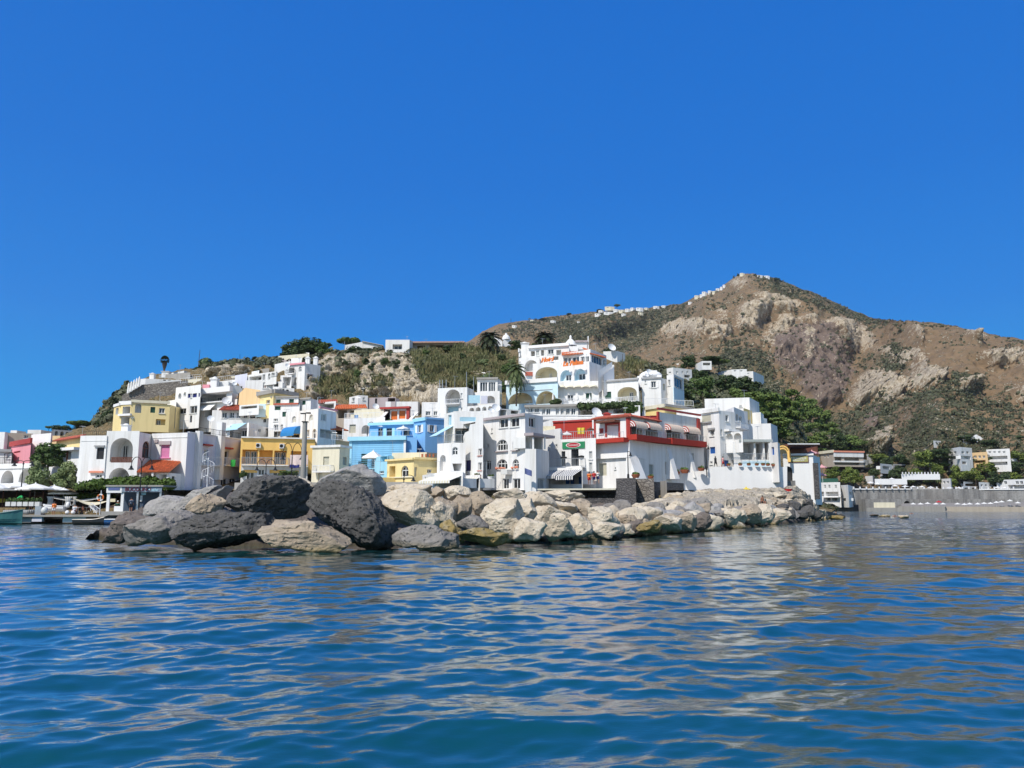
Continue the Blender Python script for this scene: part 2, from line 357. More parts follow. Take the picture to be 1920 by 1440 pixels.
led = (fbm(q * [1, .8, .45] / 20, 5, .6, True) * 7 + fbm(q * [1, 1, .4] / 7, 3, .6, True) * 2.2).reshape(Tn, -1) * np.clip(rockA + purA * .7, 0, 1) * fade
MV[..., 1] -= led; MV[..., 2] += led * .25; MV2[1:-1] = MV
me = npmesh('mountain', MV2.reshape(-1, 3), gridfaces(Tn + 2, len(U)), True)
ex = lambda a: np.concatenate([a[:1], a, a[-1:]], 0).ravel()
attr(me, 'rock', ex(rockA * .95 + .06 * (mpx < 1500))); attr(me, 'purple', ex(purA)); attr(me, 'green', ex(np.maximum(grnA * .85, .30) - .2 * terr))
mountain = link('mountain', me, land_mat('dry mountain slope', (.205, .142, .084), (.26, .178, .105), (.10, .102, .056), (.56, .48, .355), (.28, .215, .15), 1.0)); tag(mountain, kind='structure')
MVis = MV[1:]; MPRJ = mpx[1:], mpy[1:]
def onm(px, py):
    d = (MPRJ[0] - px) ** 2 + (MPRJ[1] - py) ** 2; i = np.argmin(d); return Vector(MVis.reshape(-1, 3)[i])
# --------------------------------------------------------- knoll under the village
K = np.linspace(-260, 1560, 680)
def row(tab, Y): return itp(tab, K), (itp(Y, K) if isinstance(Y, list) else np.full(len(K), float(Y)))
sh = [(-260, 108), (1300, 106), (1400, 116), (1500, 128), (1545, 150), (1600, 190)]
rows = []
ys = itp(sh, K)
def zrow(z, Y): return (proj(np.stack([0 * K, Y, 0 * K + z], -1))[..., 1], Y)
zf = itp([(-260, 2.0), (200, 2.0), (260, 3.6), (1505, 3.6), (1528, -1.5), (1600, -2)], K)
rows += [zrow(-2, ys), zrow(zf, ys + .5), zrow(zf + itp([(-260, 0), (1505, .6), (1528, 0)], K), ys + 14)]
rows.append(row([(-260, 940), (0, 905), (150, 860), (230, 880), (680, 880), (760, 850), (1250, 845), (1400, 850), (1480, 862), (1500, 900), (1526, 955), (1560, 960)], [(-260, 146), (1400, 144), (1500, 152), (1545, 165), (1600, 195)]))
rows.append(row([(-260, 925), (0, 868), (150, 822), (200, 800), (230, 784), (300, 774), (360, 766), (450, 752), (600, 750), (680, 747), (760, 742), (850, 735), (920, 732), (980, 742), (1140, 737), (1200, 752), (1300, 775), (1400, 800), (1480, 832), (1500, 862), (1528, 953), (1560, 958)], [(-260, 164), (210, 166), (245, 173), (360, 173), (420, 165), (1140, 164), (1300, 170), (1500, 178), (1600, 200)]))
rows.append(row([(-260, 915), (0, 862), (150, 810), (182, 802), (207, 768), (238, 740), (300, 718), (360, 704), (450, 695), (520, 692), (600, 690), (640, 682), (690, 678), (760, 686), (850, 694), (920, 692), (980, 690), (1140, 692), (1200, 705), (1300, 730), (1400, 752), (1480, 795), (1500, 828), (1530, 950), (1560, 957)], [(-260, 178), (210, 178), (245, 184), (360, 184), (420, 178), (1140, 177), (1300, 195), (1400, 200), (1500, 198), (1600, 208)]))
rows.append(row([(-260, 910), (0, 858), (150, 808), (180, 801), (205, 763), (235, 730), (270, 714), (300, 705), (340, 699), (360, 695), (420, 686), (450, 684), (520, 677), (560, 670), (600, 664), (680, 660), (760, 662), (850, 657), (880, 652), (920, 650), (980, 652), (1050, 656), (1140, 664), (1170, 670), (1200, 682), (1250, 692), (1300, 700), (1400, 716), (1440, 730), (1480, 772), (1500, 806), (1532, 948), (1560, 956)], [(-260, 196), (1140, 194), (1250, 215), (1300, 226), (1400, 226), (1500, 218), (1560, 214), (1600, 214)]))
lastpy, lastY = rows[-1]; lz = Pv(K, lastpy, lastY)[:, 2]
rows.append(zrow(0, lastY + 40)[:0] or (proj(np.stack([0 * K, lastY + 40, np.maximum(lz - 6, 1)], -1))[..., 1], lastY + 40))
rows.append((proj(np.stack([0 * K, lastY + 75, 0 * K + 1.0], -1))[..., 1], lastY + 75))
segs = [3, 6, 14, 16, 34, 26, 10, 6]
kp, ky = [], []
for (a, A), (b, B), n in zip(rows, rows[1:], segs):
    for t in np.linspace(0, 1, n, endpoint=False): kp.append(a + (b - a) * t); ky.append(A + (B - A) * t)
kp.append(rows[-1][0]); ky.append(rows[-1][1]); kp, ky = np.array(kp), np.array(ky)
KV = Pv(np.repeat(K[None], len(kp), 0), kp, ky)
q = KV.reshape(-1, 3); ri = np.arange(len(kp))[:, None]
amp = np.clip((ri - 30) / 10., 0, 1) * np.where(ri > 98, .35, 1)
rel = (fbm(q / 9, 5, .55, True) * 1.1 + fbm(q / 2.2, 3, .5, True) * .25).reshape(len(kp), -1) * amp
KV[..., 1] -= rel; KV[..., 2] += rel * .18
pp = proj(KV); kpx, kpy = pp[..., 0], pp[..., 1]
nz2 = [fbm(q / s + o, 4).reshape(len(kp), -1) for s, o in ((8, 0), (8, 9), (4, 4))]
krock = softpolys(kpx, kpy, [[(596, 692), (610, 668), (674, 666), (670, 690), (640, 702), (600, 706)], [(664, 722), (700, 664), (784, 670), (786, 745), (690, 738), (670, 730)], [(772, 738), (790, 712), (834, 722), (826, 764), (778, 758)], [(382, 706), (394, 690), (462, 683), (464, 697), (420, 704)], [(880, 700), (900, 690), (905, 705)], [(1190, 690), (1215, 680), (1230, 700), (1200, 705)], [(575, 700), (600, 690), (600, 750), (585, 750)]], nz2, 4)
kgrn = softpolys(kpx, kpy, [[(1200, 690), (1300, 700), (1420, 715), (1660, 900), (1500, 870), (1250, 760)], [(180, 800), (205, 760), (235, 730), (230, 790)], [(780, 655), (960, 650), (960, 740), (790, 720)], [(400, 690), (520, 680), (520, 668), (400, 680)], [(620, 740), (700, 700), (760, 735), (640, 752)]], nz2, 5)
q = KV.reshape(-1, 3)      # broken ledges on the bare cliff
led = (fbm(q * [1, 1, .6] / 3.2, 5, .6, True) * 1.5 + fbm(q / .9, 3, .6, True) * .35).reshape(len(kp), -1) * krock
KV[..., 1] -= led; KV[..., 2] += led * .12
me = npmesh('hill', KV.reshape(-1, 3), gridfaces(len(kp), len(K)), True)
attr(me, 'rock', krock.ravel()); attr(me, 'purple', 0 * krock.ravel()); attr(me, 'green', np.maximum(kgrn * .75, .28).ravel())
hill = link('hill', me, land_mat('dry cliff earth', (.19, .14, .075), (.24, .18, .10), (.06, .068, .026), (.64, .56, .43), (.24, .195, .14), 6.0)); tag(hill, kind='structure')
def onk(px, py):
    d = (kpx - px) ** 2 + (kpy - py) ** 2; i = np.argmin(d[:100]); return Vector(KV[:100].reshape(-1, 3)[i])
mb_ = MB()
for a, b in zip(range(-260, 1300, 60), range(-200, 1360, 60)):
    q4 = [(PX(a, 106.6), 106.6, 4.28), (PX(b, 106.6), 106.6, 4.28), (PX(b, 128), 128, 4.6), (PX(a, 128), 128, 4.6)]; mb_.poly(q4)
tag(mb_.build('bounce_paving', plaster((.50, .47, .43), .5, 'paving')), kind='structure')  # pale paving out of view, added to bounce neutral light onto the walls
# --------------------------------------------------------- sea bed sheet and the sea
seabed = MB(); seabed.poly([(-3000, -60, -6), (3000, -60, -6), (3000, 6000, -6), (-3000, 6000, -6)]); tag(seabed.build('seabed', plain((.03, .06, .07), .9, name='sea bed sand')), kind='structure')
rad = [3.2]
while rad[-1] < 9000:
    r_ = rad[-1]; rad.append(r_ * (1.0042 if r_ < 45 else 1.0065 if r_ < 160 else 1.05))
rad = np.array(rad); th = np.concatenate([np.linspace(-100, -38, 60)[:-1], np.linspace(-38, 38, 800), np.linspace(38, 100, 60)[1:]]) * math.pi / 180
RR, TH = np.meshgrid(rad, th, indexing='ij'); WX, WY = RR * np.sin(TH), RR * np.cos(TH)
WZ = np.zeros_like(WX); DX = np.zeros_like(WX); DY = np.zeros_like(WX)
rs = np.random.RandomState(11)
spacing = np.maximum(np.gradient(rad), 0)[:, None]
gust = .72 + .5 * fbm(np.stack([WX / 9, WY / 14, 0 * WX], -1).reshape(-1, 3), 3).reshape(WX.shape)
gust = np.clip(gust, .35, 1.3)
NW = 96
for i in range(NW):
    lam = .18 * (5.0 / .18) ** (i / (NW - 1.)) * rs.uniform(.9, 1.1)
    ang = R(90 + 18) + rs.normal() * R(26 if lam > 1.5 else 36)          # travelling mostly towards / away from the shore
    k = 2 * math.pi / lam; slope = .027 * (1.0 if lam > .38 else (lam / .38) ** .5) * (1 if lam < 1.0 else lam ** -.55)
    a = slope / k
    ok = np.clip((lam / spacing - 2.5) / 2.5, 0, 1) * np.exp(-np.maximum(RR - 250, 0) / 200)
    ph = k * (math.cos(ang) * WX + math.sin(ang) * WY) + rs.uniform(0, 6.28)
    rowsel = ok[:, 0] > 0
    s, c = np.sin(ph[rowsel]), np.cos(ph[rowsel]); g = ok[rowsel] * (gust[rowsel] if lam < 2.2 else 1)
    WZ[rowsel] += a * g * s; DX[rowsel] += a * g * c * math.cos(ang) * .8; DY[rowsel] += a * g * c * math.sin(ang) * .8
WV = np.stack([WX + DX, WY + DY, WZ], -1).reshape(-1, 3)
me = npmesh('sea', WV, gridfaces(len(rad), len(th)), True)
shal = np.exp(-np.hypot(np.maximum(0, np.abs(WX - np.clip(WX, -22, 26)) - 0), (WY - np.clip(WY, 33 + np.maximum(0, (WX - 0)) * 1.5, 200)).clip(-1e3, 0)) / 7.0)
attr(me, 'shallow', shal.ravel())
def sea_mat():
    t = NT('sea water'); p = t.pos(); 
    dist = t.n('VectorMath', operation='LENGTH'); t.l(p, dist.inputs[0])
    deep = t.mix(t.ramp(t.noise(.12, 3, .5, p), [(.3, 0.0), (.7, 1.0)]), (.002, .049, .053), (.003, .060, .066))
    t.col(t.mix(t.math('MULTIPLY', t.attr('shallow'), .8), deep, (.010, .058, .062)))
    t.set(Coat_Weight=1.0, Coat_Roughness=.02, Coat_IOR=1.33, Roughness=.015, IOR=1.55, Specular_IOR_Level=.5)
    sp = t.scale(p, (1.0, 1.9, 1.0))
    h1 = t.noise(8.5, 4, .6, sp, .5); h2 = t.noise(1.15, 3, .55, sp, .3)
    far = t.n('MapRange'); t.l(dist.outputs['Value'], far.inputs[0]); far.inputs[1].default_value = 22; far.inputs[2].default_value = 150
    far.inputs[3].default_value = 0; far.inputs[4].default_value = 1
    h = t.math('ADD', t.math('MULTIPLY', h1, .10), t.math('MULTIPLY', h2, t.math('MULTIPLY', far.outputs[0], 5.5)))
    ro = t.math('ADD', t.math('MULTIPLY', far.outputs[0], .16), .015); t.l(ro, t.b.inputs['Roughness'])
    b = t.bump(h, .42, .06); t.l(b.outputs[0], t.b.inputs['Coat Normal']); return t.m
sea = link('sea', me, sea_mat()); tag(sea, kind='structure')
# ================================================================== HOUSE BUILDER
def proj_plane(px, py, A, n):
    d = Vector(ray(px, py)); o = Vector((0, 0, CH)); t = (A - o).dot(n) / d.dot(n); return o + d * t
class Seg:
    def __init__(s, A, B, z0, z1, mat):
        s.A, s.B, s.z0, s.z1, s.mat = A, B, z0, z1, mat
        e = Vector((B.x - A.x, B.y - A.y, 0)); s.L = e.length; s.e = e / s.L; s.n = Vector((s.e.y, -s.e.x, 0)); s.holes = []; s.top = None
    def sz(s, px, py):
        q = proj_plane(px, py, s.A, s.n); return (q - s.A).dot(s.e), q.z
    def w(s, a, z, out=0.0): return Vector((s.A.x, s.A.y, 0)) + s.e * a + s.n * out + Vector((0, 0, z))
    def rect(s, x0, y0, x1, y1):
        xm, ym = (x0 + x1) / 2, (y0 + y1) / 2
        return s.sz(x0, ym)[0], s.sz(xm, y1)[1], s.sz(x1, ym)[0], s.sz(xm, y0)[1]
    def M(s): return lambda a, o, z: s.w(a, z, o)
def outline(kind, a0, z0, a1, z1, ah=None):
    w, h = a1 - a0, z1 - z0
    if kind in ('a', 'A', 'ad'):
        r = min(w / 2, h * .62) if ah is None else h * ah; n = 10
        pts = [(a0, z0), (a1, z0)]
        for i in range(n + 1):
            t = math.pi * i / n; pts.append(((a0 + a1) / 2 + w / 2 * math.cos(t), z1 - r + r * math.sin(t)))
        return pts
    if kind == 'o':
        return [((a0 + a1) / 2 + w / 2 * math.cos(t), (z0 + z1) / 2 + h / 2 * math.sin(t)) for t in [2 * math.pi * i / 14 for i in range(14)]]
    if kind == 'e' : return [(a0 + w * .18, z0), (a1 - w * .18, z0), (a1, z1), (a0, z1)]
    return [(a0, z0), (a1, z0), (a1, z1), (a0, z1)]
def shrink(pts, k):
    cx = (min(p[0] for p in pts) + max(p[0] for p in pts)) / 2; cz = (min(p[1] for p in pts) + max(p[1] for p in pts)) / 2
    w = max(p[0] for p in pts) - min(p[0] for p in pts); h = max(p[1] for p in pts) - min(p[1] for p in pts)
    fx, fz = max(.1, 1 - 2 * k / w), max(.1, 1 - 2 * k / h)
    return [(cx + (a - cx) * fx, cz + (z - cz) * fz) for a, z in pts]
class House:
    def __init__(s, name, label, px, py, Y, cat='house', group=None):
        s.loc = P(px, py, Y); s.root = empty(name, s.loc); tag(s.root, label, cat, group, 'thing')
        s.wall = MB(); s.wm = []; s.segs = []; s.pending = []
    def mi(s, m):
        if m not in s.wm: s.wm.append(m)
        return s.wm.index(m)
    def add(s, mb, name, mats, parent=None, label=None, smooth=False):
        o = mb.build(name, mats, parent or s.root, smooth)
        if o is None: return None
        if parent is None: o.location = -s.loc
        if label: o['label'] = label
        return o
    def block(s, pts, Y, yb, mat='white', d=7.0, holes=(), Ys=None, cornice=None, up=0, flat=True):
        """pts: roof corners left to right in photo pixels; Y of the first; the others follow from a level roof"""
        W = [P(pts[0][0], pts[0][1], Y)]; z1 = W[0].z
        for i, (px, py) in enumerate(pts[1:]):
            x, y, z = ray(px, py); yy = (z1 - CH) / z * y
            if Ys: yy = Ys[i]
            yy = max(Y - 14, min(Y + 26, yy)); W.append(Vector((x / y * yy, yy, z1)))
        zb = P(pts[0][0], yb, Y).z - 1.2
        fm = M[mat] if isinstance(mat, str) else mat; k = s.mi(fm)
        first = len(s.segs)
        for A, B in zip(W, W[1:]): s.segs.append(Seg(A, B, zb, z1, fm))
        a, b = W[0], W[-1]
        if len(W) == 2:
            rad_ = lambda p: p + Vector((p.x, p.y, 0)).normalized() * d
            back = [rad_(b), rad_(a)]
        elif len(W) == 3: back = [a + b - W[1]] if (a + b - W[1]).y > max(a.y, b.y) - .5 else [b + Vector((0, d, 0)), a + Vector((0, d, 0))]
        else: back = [b + Vector((0, d, 0)), a + Vector((0, d, 0))]
        ring = W + back; R2 = W[-1:] + back + W[:1]
        for p, q_ in zip(R2, R2[1:]): s.wall.poly([(p.x, p.y, zb), (q_.x, q_.y, zb), (q_.x, q_.y, z1), (p.x, p.y, z1)], k)
        s.wall.poly([(p.x, p.y, z1 - .02) for p in ring], k)
        for h in holes: s.hole(first + h[0], *h[1:])
        if cornice:
            cm, th, out = cornice; mb = MB()
            for sg in s.segs[first:]: mb.box((-out, -.25, z1 - th * .3), (sg.L + out, out, z1 + th * .7), 0, sg.M())
            s.add(mb, 'cornice', M[cm])
        return first
    def hole(s, i, kind, x0, y0, x1, y1, **o): pass
    def hole(s, i, kind, x0, y0, x1, y1, o=None):
        s.segs[i].holes.append((kind, s.segs[i].rect(x0, y0, x1, y1), o or {}))
    def done(s):
        for sg in s.segs: s.facade(sg)
        ra = random.Random(len(s.wall.v) + int(s.loc.x * 10))
        if s.root['category'] in ('house', 'hotel', 'restaurant') and s.loc.y < 200:
            for sg in s.segs:
                if sg.L < 3 or ra.random() > .55: continue
                mb = MB(); q_ = sg.w(sg.L * ra.uniform(.15, .85), sg.z1, -ra.uniform(1, 3)); hh = ra.uniform(1.2, 2.6); a_ = ra.uniform(0, 3.1); d_ = Vector((math.cos(a_), math.sin(a_), 0)); mb.tube(q_, q_ + Vector((0, 0, hh)), .03, n=4); mb.tube(q_ + Vector((0, 0, hh)) - d_ * .5, q_ + Vector((0, 0, hh)) + d_ * .7, .02, n=4)
                for k in range(4): c = q_ + Vector((0, 0, hh)) + d_ * (k * .3 - .4); p_ = Vector((-d_.y, d_.x, 0)) * (.35 - .05 * k); mb.tube(c - p_, c + p_, .016, n=3)
                s.add(mb, 'aerial', M['steel'])
        s.add(s.wall, 'wall', s.wm); return s.root
    def facade(s, sg):
        k = s.mi(sg.mat); outer = sg.top or [(0, sg.z0), (sg.L, sg.z0), (sg.L, sg.z1), (0, sg.z1)]
        polys = []; keep = []
        for kind, (a0, z0, a1, z1), o in sg.holes:
            a0, a1 = max(a0, .06), min(a1, sg.L - .06); z1 = min(z1, sg.z1 - .06); z0 = max(z0, sg.z0 + .1)
            if a1 - a0 < .12 or z1 - z0 < .12: continue
            if any(not (a1 < b0 - .02 or a0 > b1 + .02 or z1 < c0 - .02 or z0 > c1 + .02) for b0, c0, b1, c1 in keep): continue
            keep.append((a0, z0, a1, z1)); polys.append((kind, outline({'L': 'r'}.get(kind, kind), a0, z0, a1, z1, o.get('ah')), o, (a0, z0, a1, z1)))
        loops = [[Vector((a, z, 0)) for a, z in outer]] + [[Vector((a, z, 0)) for a, z in p[1]] for p in polys]
        flat = [v for l in loops for v in l]; n = len(s.wall.v)
        s.wall.v += [tuple(sg.w(v.x, v.y)) for v in flat]
        for t in tessellate_polygon(loops):
            a, b, c = (flat[j] for j in t)
            if (b - a).cross(c - a).z < 0: t = (t[0], t[2], t[1])
            s.wall.f.append(tuple(n + j for j in t)); s.wall.m.append(k)
        for kind, pts, o, bb in polys: s.opening(sg, kind, pts, o, bb)
    def opening(s, sg, kind, pts, o, bb):
        a0, z0, a1, z1 = bb
        deep = kind in ('L', 'A', 'e'); dp = o.get('dp', 2.6 if deep else .28)
        im = M[o['im']] if 'im' in o else sg.mat; k = s.mi(im); n = len(pts)
        for i in range(n):
            p, q_ = pts[i], pts[(i + 1) % n]
            s.wall.poly([sg.w(*p), sg.w(*q_), sg.w(*q_, -dp), sg.w(*p, -dp)], k)
        fw = o.get('fw', .11); fm = M[o.get('fm', 'frame')]
        if deep:
            s.wall.poly([sg.w(a, z, -dp) for a, z in pts], k)
            for r in o.get('in', []):      # glazed doors in the back wall (fractions of the opening)
                b0, b1 = a0 + (a1 - a0) * r[0], a0 + (a1 - a0) * r[1]; c0, c1 = z0 + (z1 - z0) * r[2], z0 + (z1 - z0) * r[3]
                s.win(sg, [(b0, c0), (b1, c0), (b1, c1), (b0, c1)], (b0, c0, b1, c1), -dp + .05, M[o.get('pm', 'glass')], fm, fw, 1, 'window')
            return
        pm = M[o['pm']] if 'pm' in o else M['glass']
        name = o.get('name', 'door' if kind in ('d', 'ad') else 'shutter' if kind == 's' else 'window')
        s.win(sg, pts, bb, -dp + .02, pm, fm, fw, o.get('mul', 0 if kind in ('s', 'd', 'ad') else 1), name, kind, o)
        if kind == 'w' and o.get('sill', 1):
            mb = MB(); mb.box((a0 - .1, -.02, z0 - .1), (a1 + .1, .14, z0 - .005), 0, sg.M()); s.add(mb, 'sill', M[o.get('sm', 'frame')])
        if o.get('sh'):                     # open shutter leaves folded back on the wall
            for c0, c1 in ((a0 - (a1 - a0) * .55, a0 - .03), (a1 + .03, a1 + (a1 - a0) * .55)):
                mb = MB(); mb.box((c0, .01, z0), (c1, .08, z1), 0, sg.M()); s.add(mb, 'shutter', M[o['sh']])
    def win(s, sg, pts, bb, off, pm, fm, fw, mul, name, kind='w', o={}):
        a0, z0, a1, z1 = bb; mb = MB()
        mb.poly([sg.w(a, z, off) for a, z in pts])
        if kind in ('s', 'd') and z1 - z0 > .5:      # louvre slats / planks
            nz_ = max(4, int((z1 - z0) / .16))
            for i in range(nz_): 
                za = z0 + (z1 - z0) * (i + .12) / nz_; zc = z0 + (z1 - z0) * (i + .8) / nz_
                mb.box((a0 + .07, off, za), (a1 - .07, off + .035, zc), 0, sg.M())
        w_ = s.add(mb, name, pm)
        fb = MB(); inn = shrink(pts, fw); m = len(pts)
        for i in range(m):
            p, q_, r, t = pts[i], pts[(i + 1) % m], inn[(i + 1) % m], inn[i]
            fb.poly([sg.w(*p, off + .06), sg.w(*q_, off + .06), sg.w(*r, off + .06), sg.w(*t, off + .06)])
            fb.poly([sg.w(*t, off + .06), sg.w(*r, off + .06), sg.w(*r, off + .005), sg.w(*t, off + .005)])
        if a1 - a0 > 3.2 and mul == 1: mul = int((a1 - a0) / 1.3)
        for i in range(mul):
            c = a0 + (a1 - a0) * (i + 1) / (mul + 1); fb.box((c - fw / 2, off + .01, z0 + fw), (c + fw / 2, off + .055, z1 - fw), 0, sg.M())
        if kind == 'a' : 
            c = z0 + (z1 - z0) * .58; fb.box((a0 + fw, off + .01, c - fw / 2), (a1 - fw, off + .05, c + fw / 2), 0, sg.M())
        s.add(fb, 'frame', M['pinkdoor'] if pm is M['pinkdoor'] else fm if kind not in ('s', 'd') else pm, w_)
        return w_
    def band(s, i, x0, y0, x1, y1, out, mat, name, back=.05, label=None):
        sg = s.segs[i]; a0, z0, a1, z1 = sg.rect(x0, y0, x1, y1); mb = MB(); mb.box((a0, -back, z0), (a1, out, z1), 0, sg.M()); return s.add(mb, name, M[mat], label=label)
    def balcony(s, i, x0, x1, yr, ys, out=1.1, mat='rail', slab='white', step=.16, name='balcony', solid=None):
        sg = s.segs[i]; a0, zs, a1, zr = sg.rect(x0, yr, x1, ys); f = (CH - zr)
        if slab: mb = MB(); mb.box((a0, -.05, zs - .16), (a1, out, zs), 0, sg.M()); sl = s.add(mb, name, M[slab])
        else: sl = None
        mb = MB(); E = [(a0 + .03, 0), (a0 + .03, out - .04), (a1 - .03, out - .04), (a1 - .03, 0)] if out > .1 else [(a0, out), (a1, out)]
        if solid:
            for (p, u), (q_, v) in zip(E, E[1:]):
                c = [sg.w(p, zs, u), sg.w(q_, zs, v), sg.w(q_, zr, v), sg.w(p, zr, u)]; mb.poly(c); mb.poly([x + Vector((0, .06, 0)) for x in c][::-1])
            return s.add(mb, 'parapet', M[solid], sl)
        for (p, u), (q_, v) in zip(E, E[1:]):
            for zz, r in ((zr, .04), (zs + .12, .025)): mb.tube(sg.w(p, zz, u), sg.w(q_, zz, v), r, n=4)
            L = math.hypot(q_ - p, v - u); n = max(1, int(L / step))
            for j in range(n + 1):
                t = j / n; mb.tube(sg.w(p + (q_ - p) * t, zs, u + (v - u) * t), sg.w(p + (q_ - p) * t, zr, u + (v - u) * t), .018 if j % 6 else .035, n=4, cap=False)
        r = s.add(mb, 'railing', M[mat], sl); return r
    def awning(s, i, x0, x1, yt, yb, out, mats, name='awning', n=12, valance=.25, dome=False, label=None):
        sg = s.segs[i]; a0, zb, a1, zt = sg.rect(x0, yt, x1, yb)
        # the front edge stands out from the wall: aim it at the same pixels from its own distance
        q0 = proj_plane((x0 + x1) / 2, yb, sg.A + sg.n * out, sg.n); zb = q0.z
        mats = [M[m] for m in mats]; mb = MB(); K_ = 7 if dome else 1
        prof = [(out * math.sin(math.pi / 2 * t / K_), zt - (zt - zb) * (1 - math.cos(math.pi / 2 * t / K_))) for t in range(K_ + 1)] if dome else [(0.02, zt), (out, zb)]
        prof.append((out + .01, zb - valance))
        for j in range(n):
            c0, c1 = a0 + (a1 - a0) * j / n, a0 + (a1 - a0) * (j + 1) / n
            for (u, z), (v, y) in zip(prof, prof[1:]):
                mb.poly([sg.w(c0, z, u), sg.w(c1, z, u), sg.w(c1, y, v), sg.w(c0, y, v)], j % 2)
                mb.poly([sg.w(c0, z - .03, u - .01), sg.w(c0, y - .03, v - .02), sg.w(c1, y - .03, v - .02), sg.w(c1, z - .03, u - .01)], j % 2)
        if dome:      # striped side cheeks: concentric arcs
            for c in (a0, a1):
                for r_ in range(6):
                    f0, f1 = 1 - r_ / 6.5, 1 - (r_ + 1) / 6.5
                    for (u, z), (v, y) in zip(prof[:-1], prof[1:-1]):
                        g = lambda u, z, f: sg.w(c, zb + (z - zb) * f, u * f)
                        mb.poly([g(u, z, f0), g(v, y, f0), g(v, y, f1), g(u, z, f1)], 2 + r_ % 2)
        for c in (a0, a1): mb.tube(sg.w(c, zb + .02, .05), sg.w(c, zb, out), .025, n=4, mi=len(mats) - 1)
        return s.add(mb, name, mats, label=label)
    def box3(s, x0, x1, yt, yb, Y, d, mat, name, parent=None):
        a, b = P(x0, yt, Y), P(x1, yb, Y); mb = MB(); mb.box((a.x, Y, b.z), (b.x, Y + d, a.z)); return s.add(mb, name, M[mat], parent)
    def dish(s, px, py, Y, r=.5):
        mb = MB(); c = P(px, py, Y); prof = [(r * t, (r * t) ** 2 * .45 / r) for t in (0.02, .35, .7, 1)]
        ax = Vector((.35, -.8, .45)).normalized(); x = ax.orthogonal().normalized(); y = ax.cross(x); k = len(mb.v)
        for rr, h in prof:
            for i in range(14): a = 2 * math.pi * i / 14; mb.v.append(tuple(c + ax * h + x * rr * math.cos(a) + y * rr * math.sin(a)))
        for j in range(3):
            for i in range(14): l = (i + 1) % 14; mb.f.append((k + j * 14 + i, k + j * 14 + l, k + j * 14 + 14 + l, k + j * 14 + 14 + i)); mb.m.append(0)
        mb.tube(c, c - Vector((0, 0, r * 1.9)), .035, n=5); mb.tube(c, c + ax * r * .8, .015, n=4)
        return s.add(mb, 'satellite_dish', M['rail'])
    def ac(s, i, x0, y0, x1, y1):
        sg = s.segs[i]; a0, z0, a1, z1 = sg.rect(x0, y0, x1, y1); mb = MB(); mb.box((a0, .02, z0), (a1, .38, z1), 0, sg.M())
        o = s.add(mb, 'air_conditioner', M['ac']); g = MB(); c = (a0 * .6 + a1 * .4, (z0 + z1) / 2); r = (z1 - z0) * .36
        g.poly([sg.w(c[0] + r * math.cos(t), c[1] + r * math.sin(t), .385) for t in [2 * math.pi * j / 12 for j in range(12)]]); s.add(g, 'fan_grille', M['iron'], o); return o
    def tileroof(s, A, B, Cc, D, mat='tile', n=None, name='roof'):
        """A-B ridge, D-C eave (A above D); barrel tiles run down the slope"""
        A, B, Cc, D = map(Vector, (A, B, Cc, D)); mb = MB(); L = max((B - A).length, (Cc - D).length); n = n or max(4, int(L / .3)); rows_ = max(2, int((D - A).length / .45))
        nrm = (B - A).cross(D - A).normalized(); nrm = nrm if nrm.z > 0 else -nrm
        mb.poly([A - nrm * .1, B - nrm * .1, Cc - nrm * .1, D - nrm * .1]); mb.poly([A, B, Cc, D])
        for p, q_ in ((A, B), (B, Cc), (Cc, D), (D, A)): mb.poly([p - nrm * .1, q_ - nrm * .1, q_, p])
        for i in range(n):
            for j in range(rows_):
                t0, t1 = i / n, (i + .72) / n; u0, u1 = j / rows_, (j + 1.08) / rows_; u1 = min(u1, 1.02)
                g = lambda t, u, h: (A.lerp(B, t)).lerp(D.lerp(Cc, t), u) + nrm * h
                tm = (t0 + t1) / 2; w_ = t1 - t0
                pr = [(t0, .0), (t0 + w_ * .2, .09), (tm, .12), (t1 - w_ * .2, .09), (t1, .0)]
                k = len(mb.v)
                for u, dh in ((u0, .0), (u1, .03)):
                    for t, h in pr: mb.v.append(tuple(g(t, u, h + dh)))
                for c in range(4): mb.f.append((k + c, k + c + 1, k + 6 + c, k + 5 + c)); mb.m.append(0)
                mb.f.append((k + 5, k + 6, k + 7, k + 8, k + 9)); mb.m.append(0)
        return s.add(mb, name, M[mat])
def roofrail(h, pts, Y, hgt, mat='rail', step=.18, name='railing', Ys=None, parent=None):
    """railing along a run of photo points (foot of the rail)"""
    mb = MB(); W = [P(x, y, Ys[i] if Ys else Y) for i, (x, y) in enumerate(pts)]; up = Vector((0, 0, hgt))
    for a, b in zip(W, W[1:]):
        mb.tube(a + up, b + up, .04, n=4); mb.tube(a + up * .12, b + up * .12, .025, n=4); n = max(1, int((b - a).length / step))
        for j in range(n + 1): q_ = a.lerp(b, j / n); mb.tube(q_, q_ + up, .02 if j % 6 else .04, n=4, cap=False)
    return h.add(mb, name, M[mat], parent)
def chimney(h, px, yt, yb, Y, w=.9, mat='white', dome=True):
    c = P(px, yb, Y); H_ = P(px, yt, Y).z - c.z; mb = MB(); mb.box((c.x - w / 2, Y - w / 2, c.z - .5), (c.x + w / 2, Y + w / 2, c.z + H_ * .72)); mb.box((c.x - w * .62, Y - w * .62, c.z + H_ * .72), (c.x + w * .62, Y + w * .62, c.z + H_ * .8))
    if dome: mb.lathe((c.x, Y, c.z + H_ * .8), [(w * .42, 0), (w * .4, H_ * .08), (w * .28, H_ * .15), (w * .06, H_ * .2)], 10)
    return h.add(mb, 'chimney', M[mat])
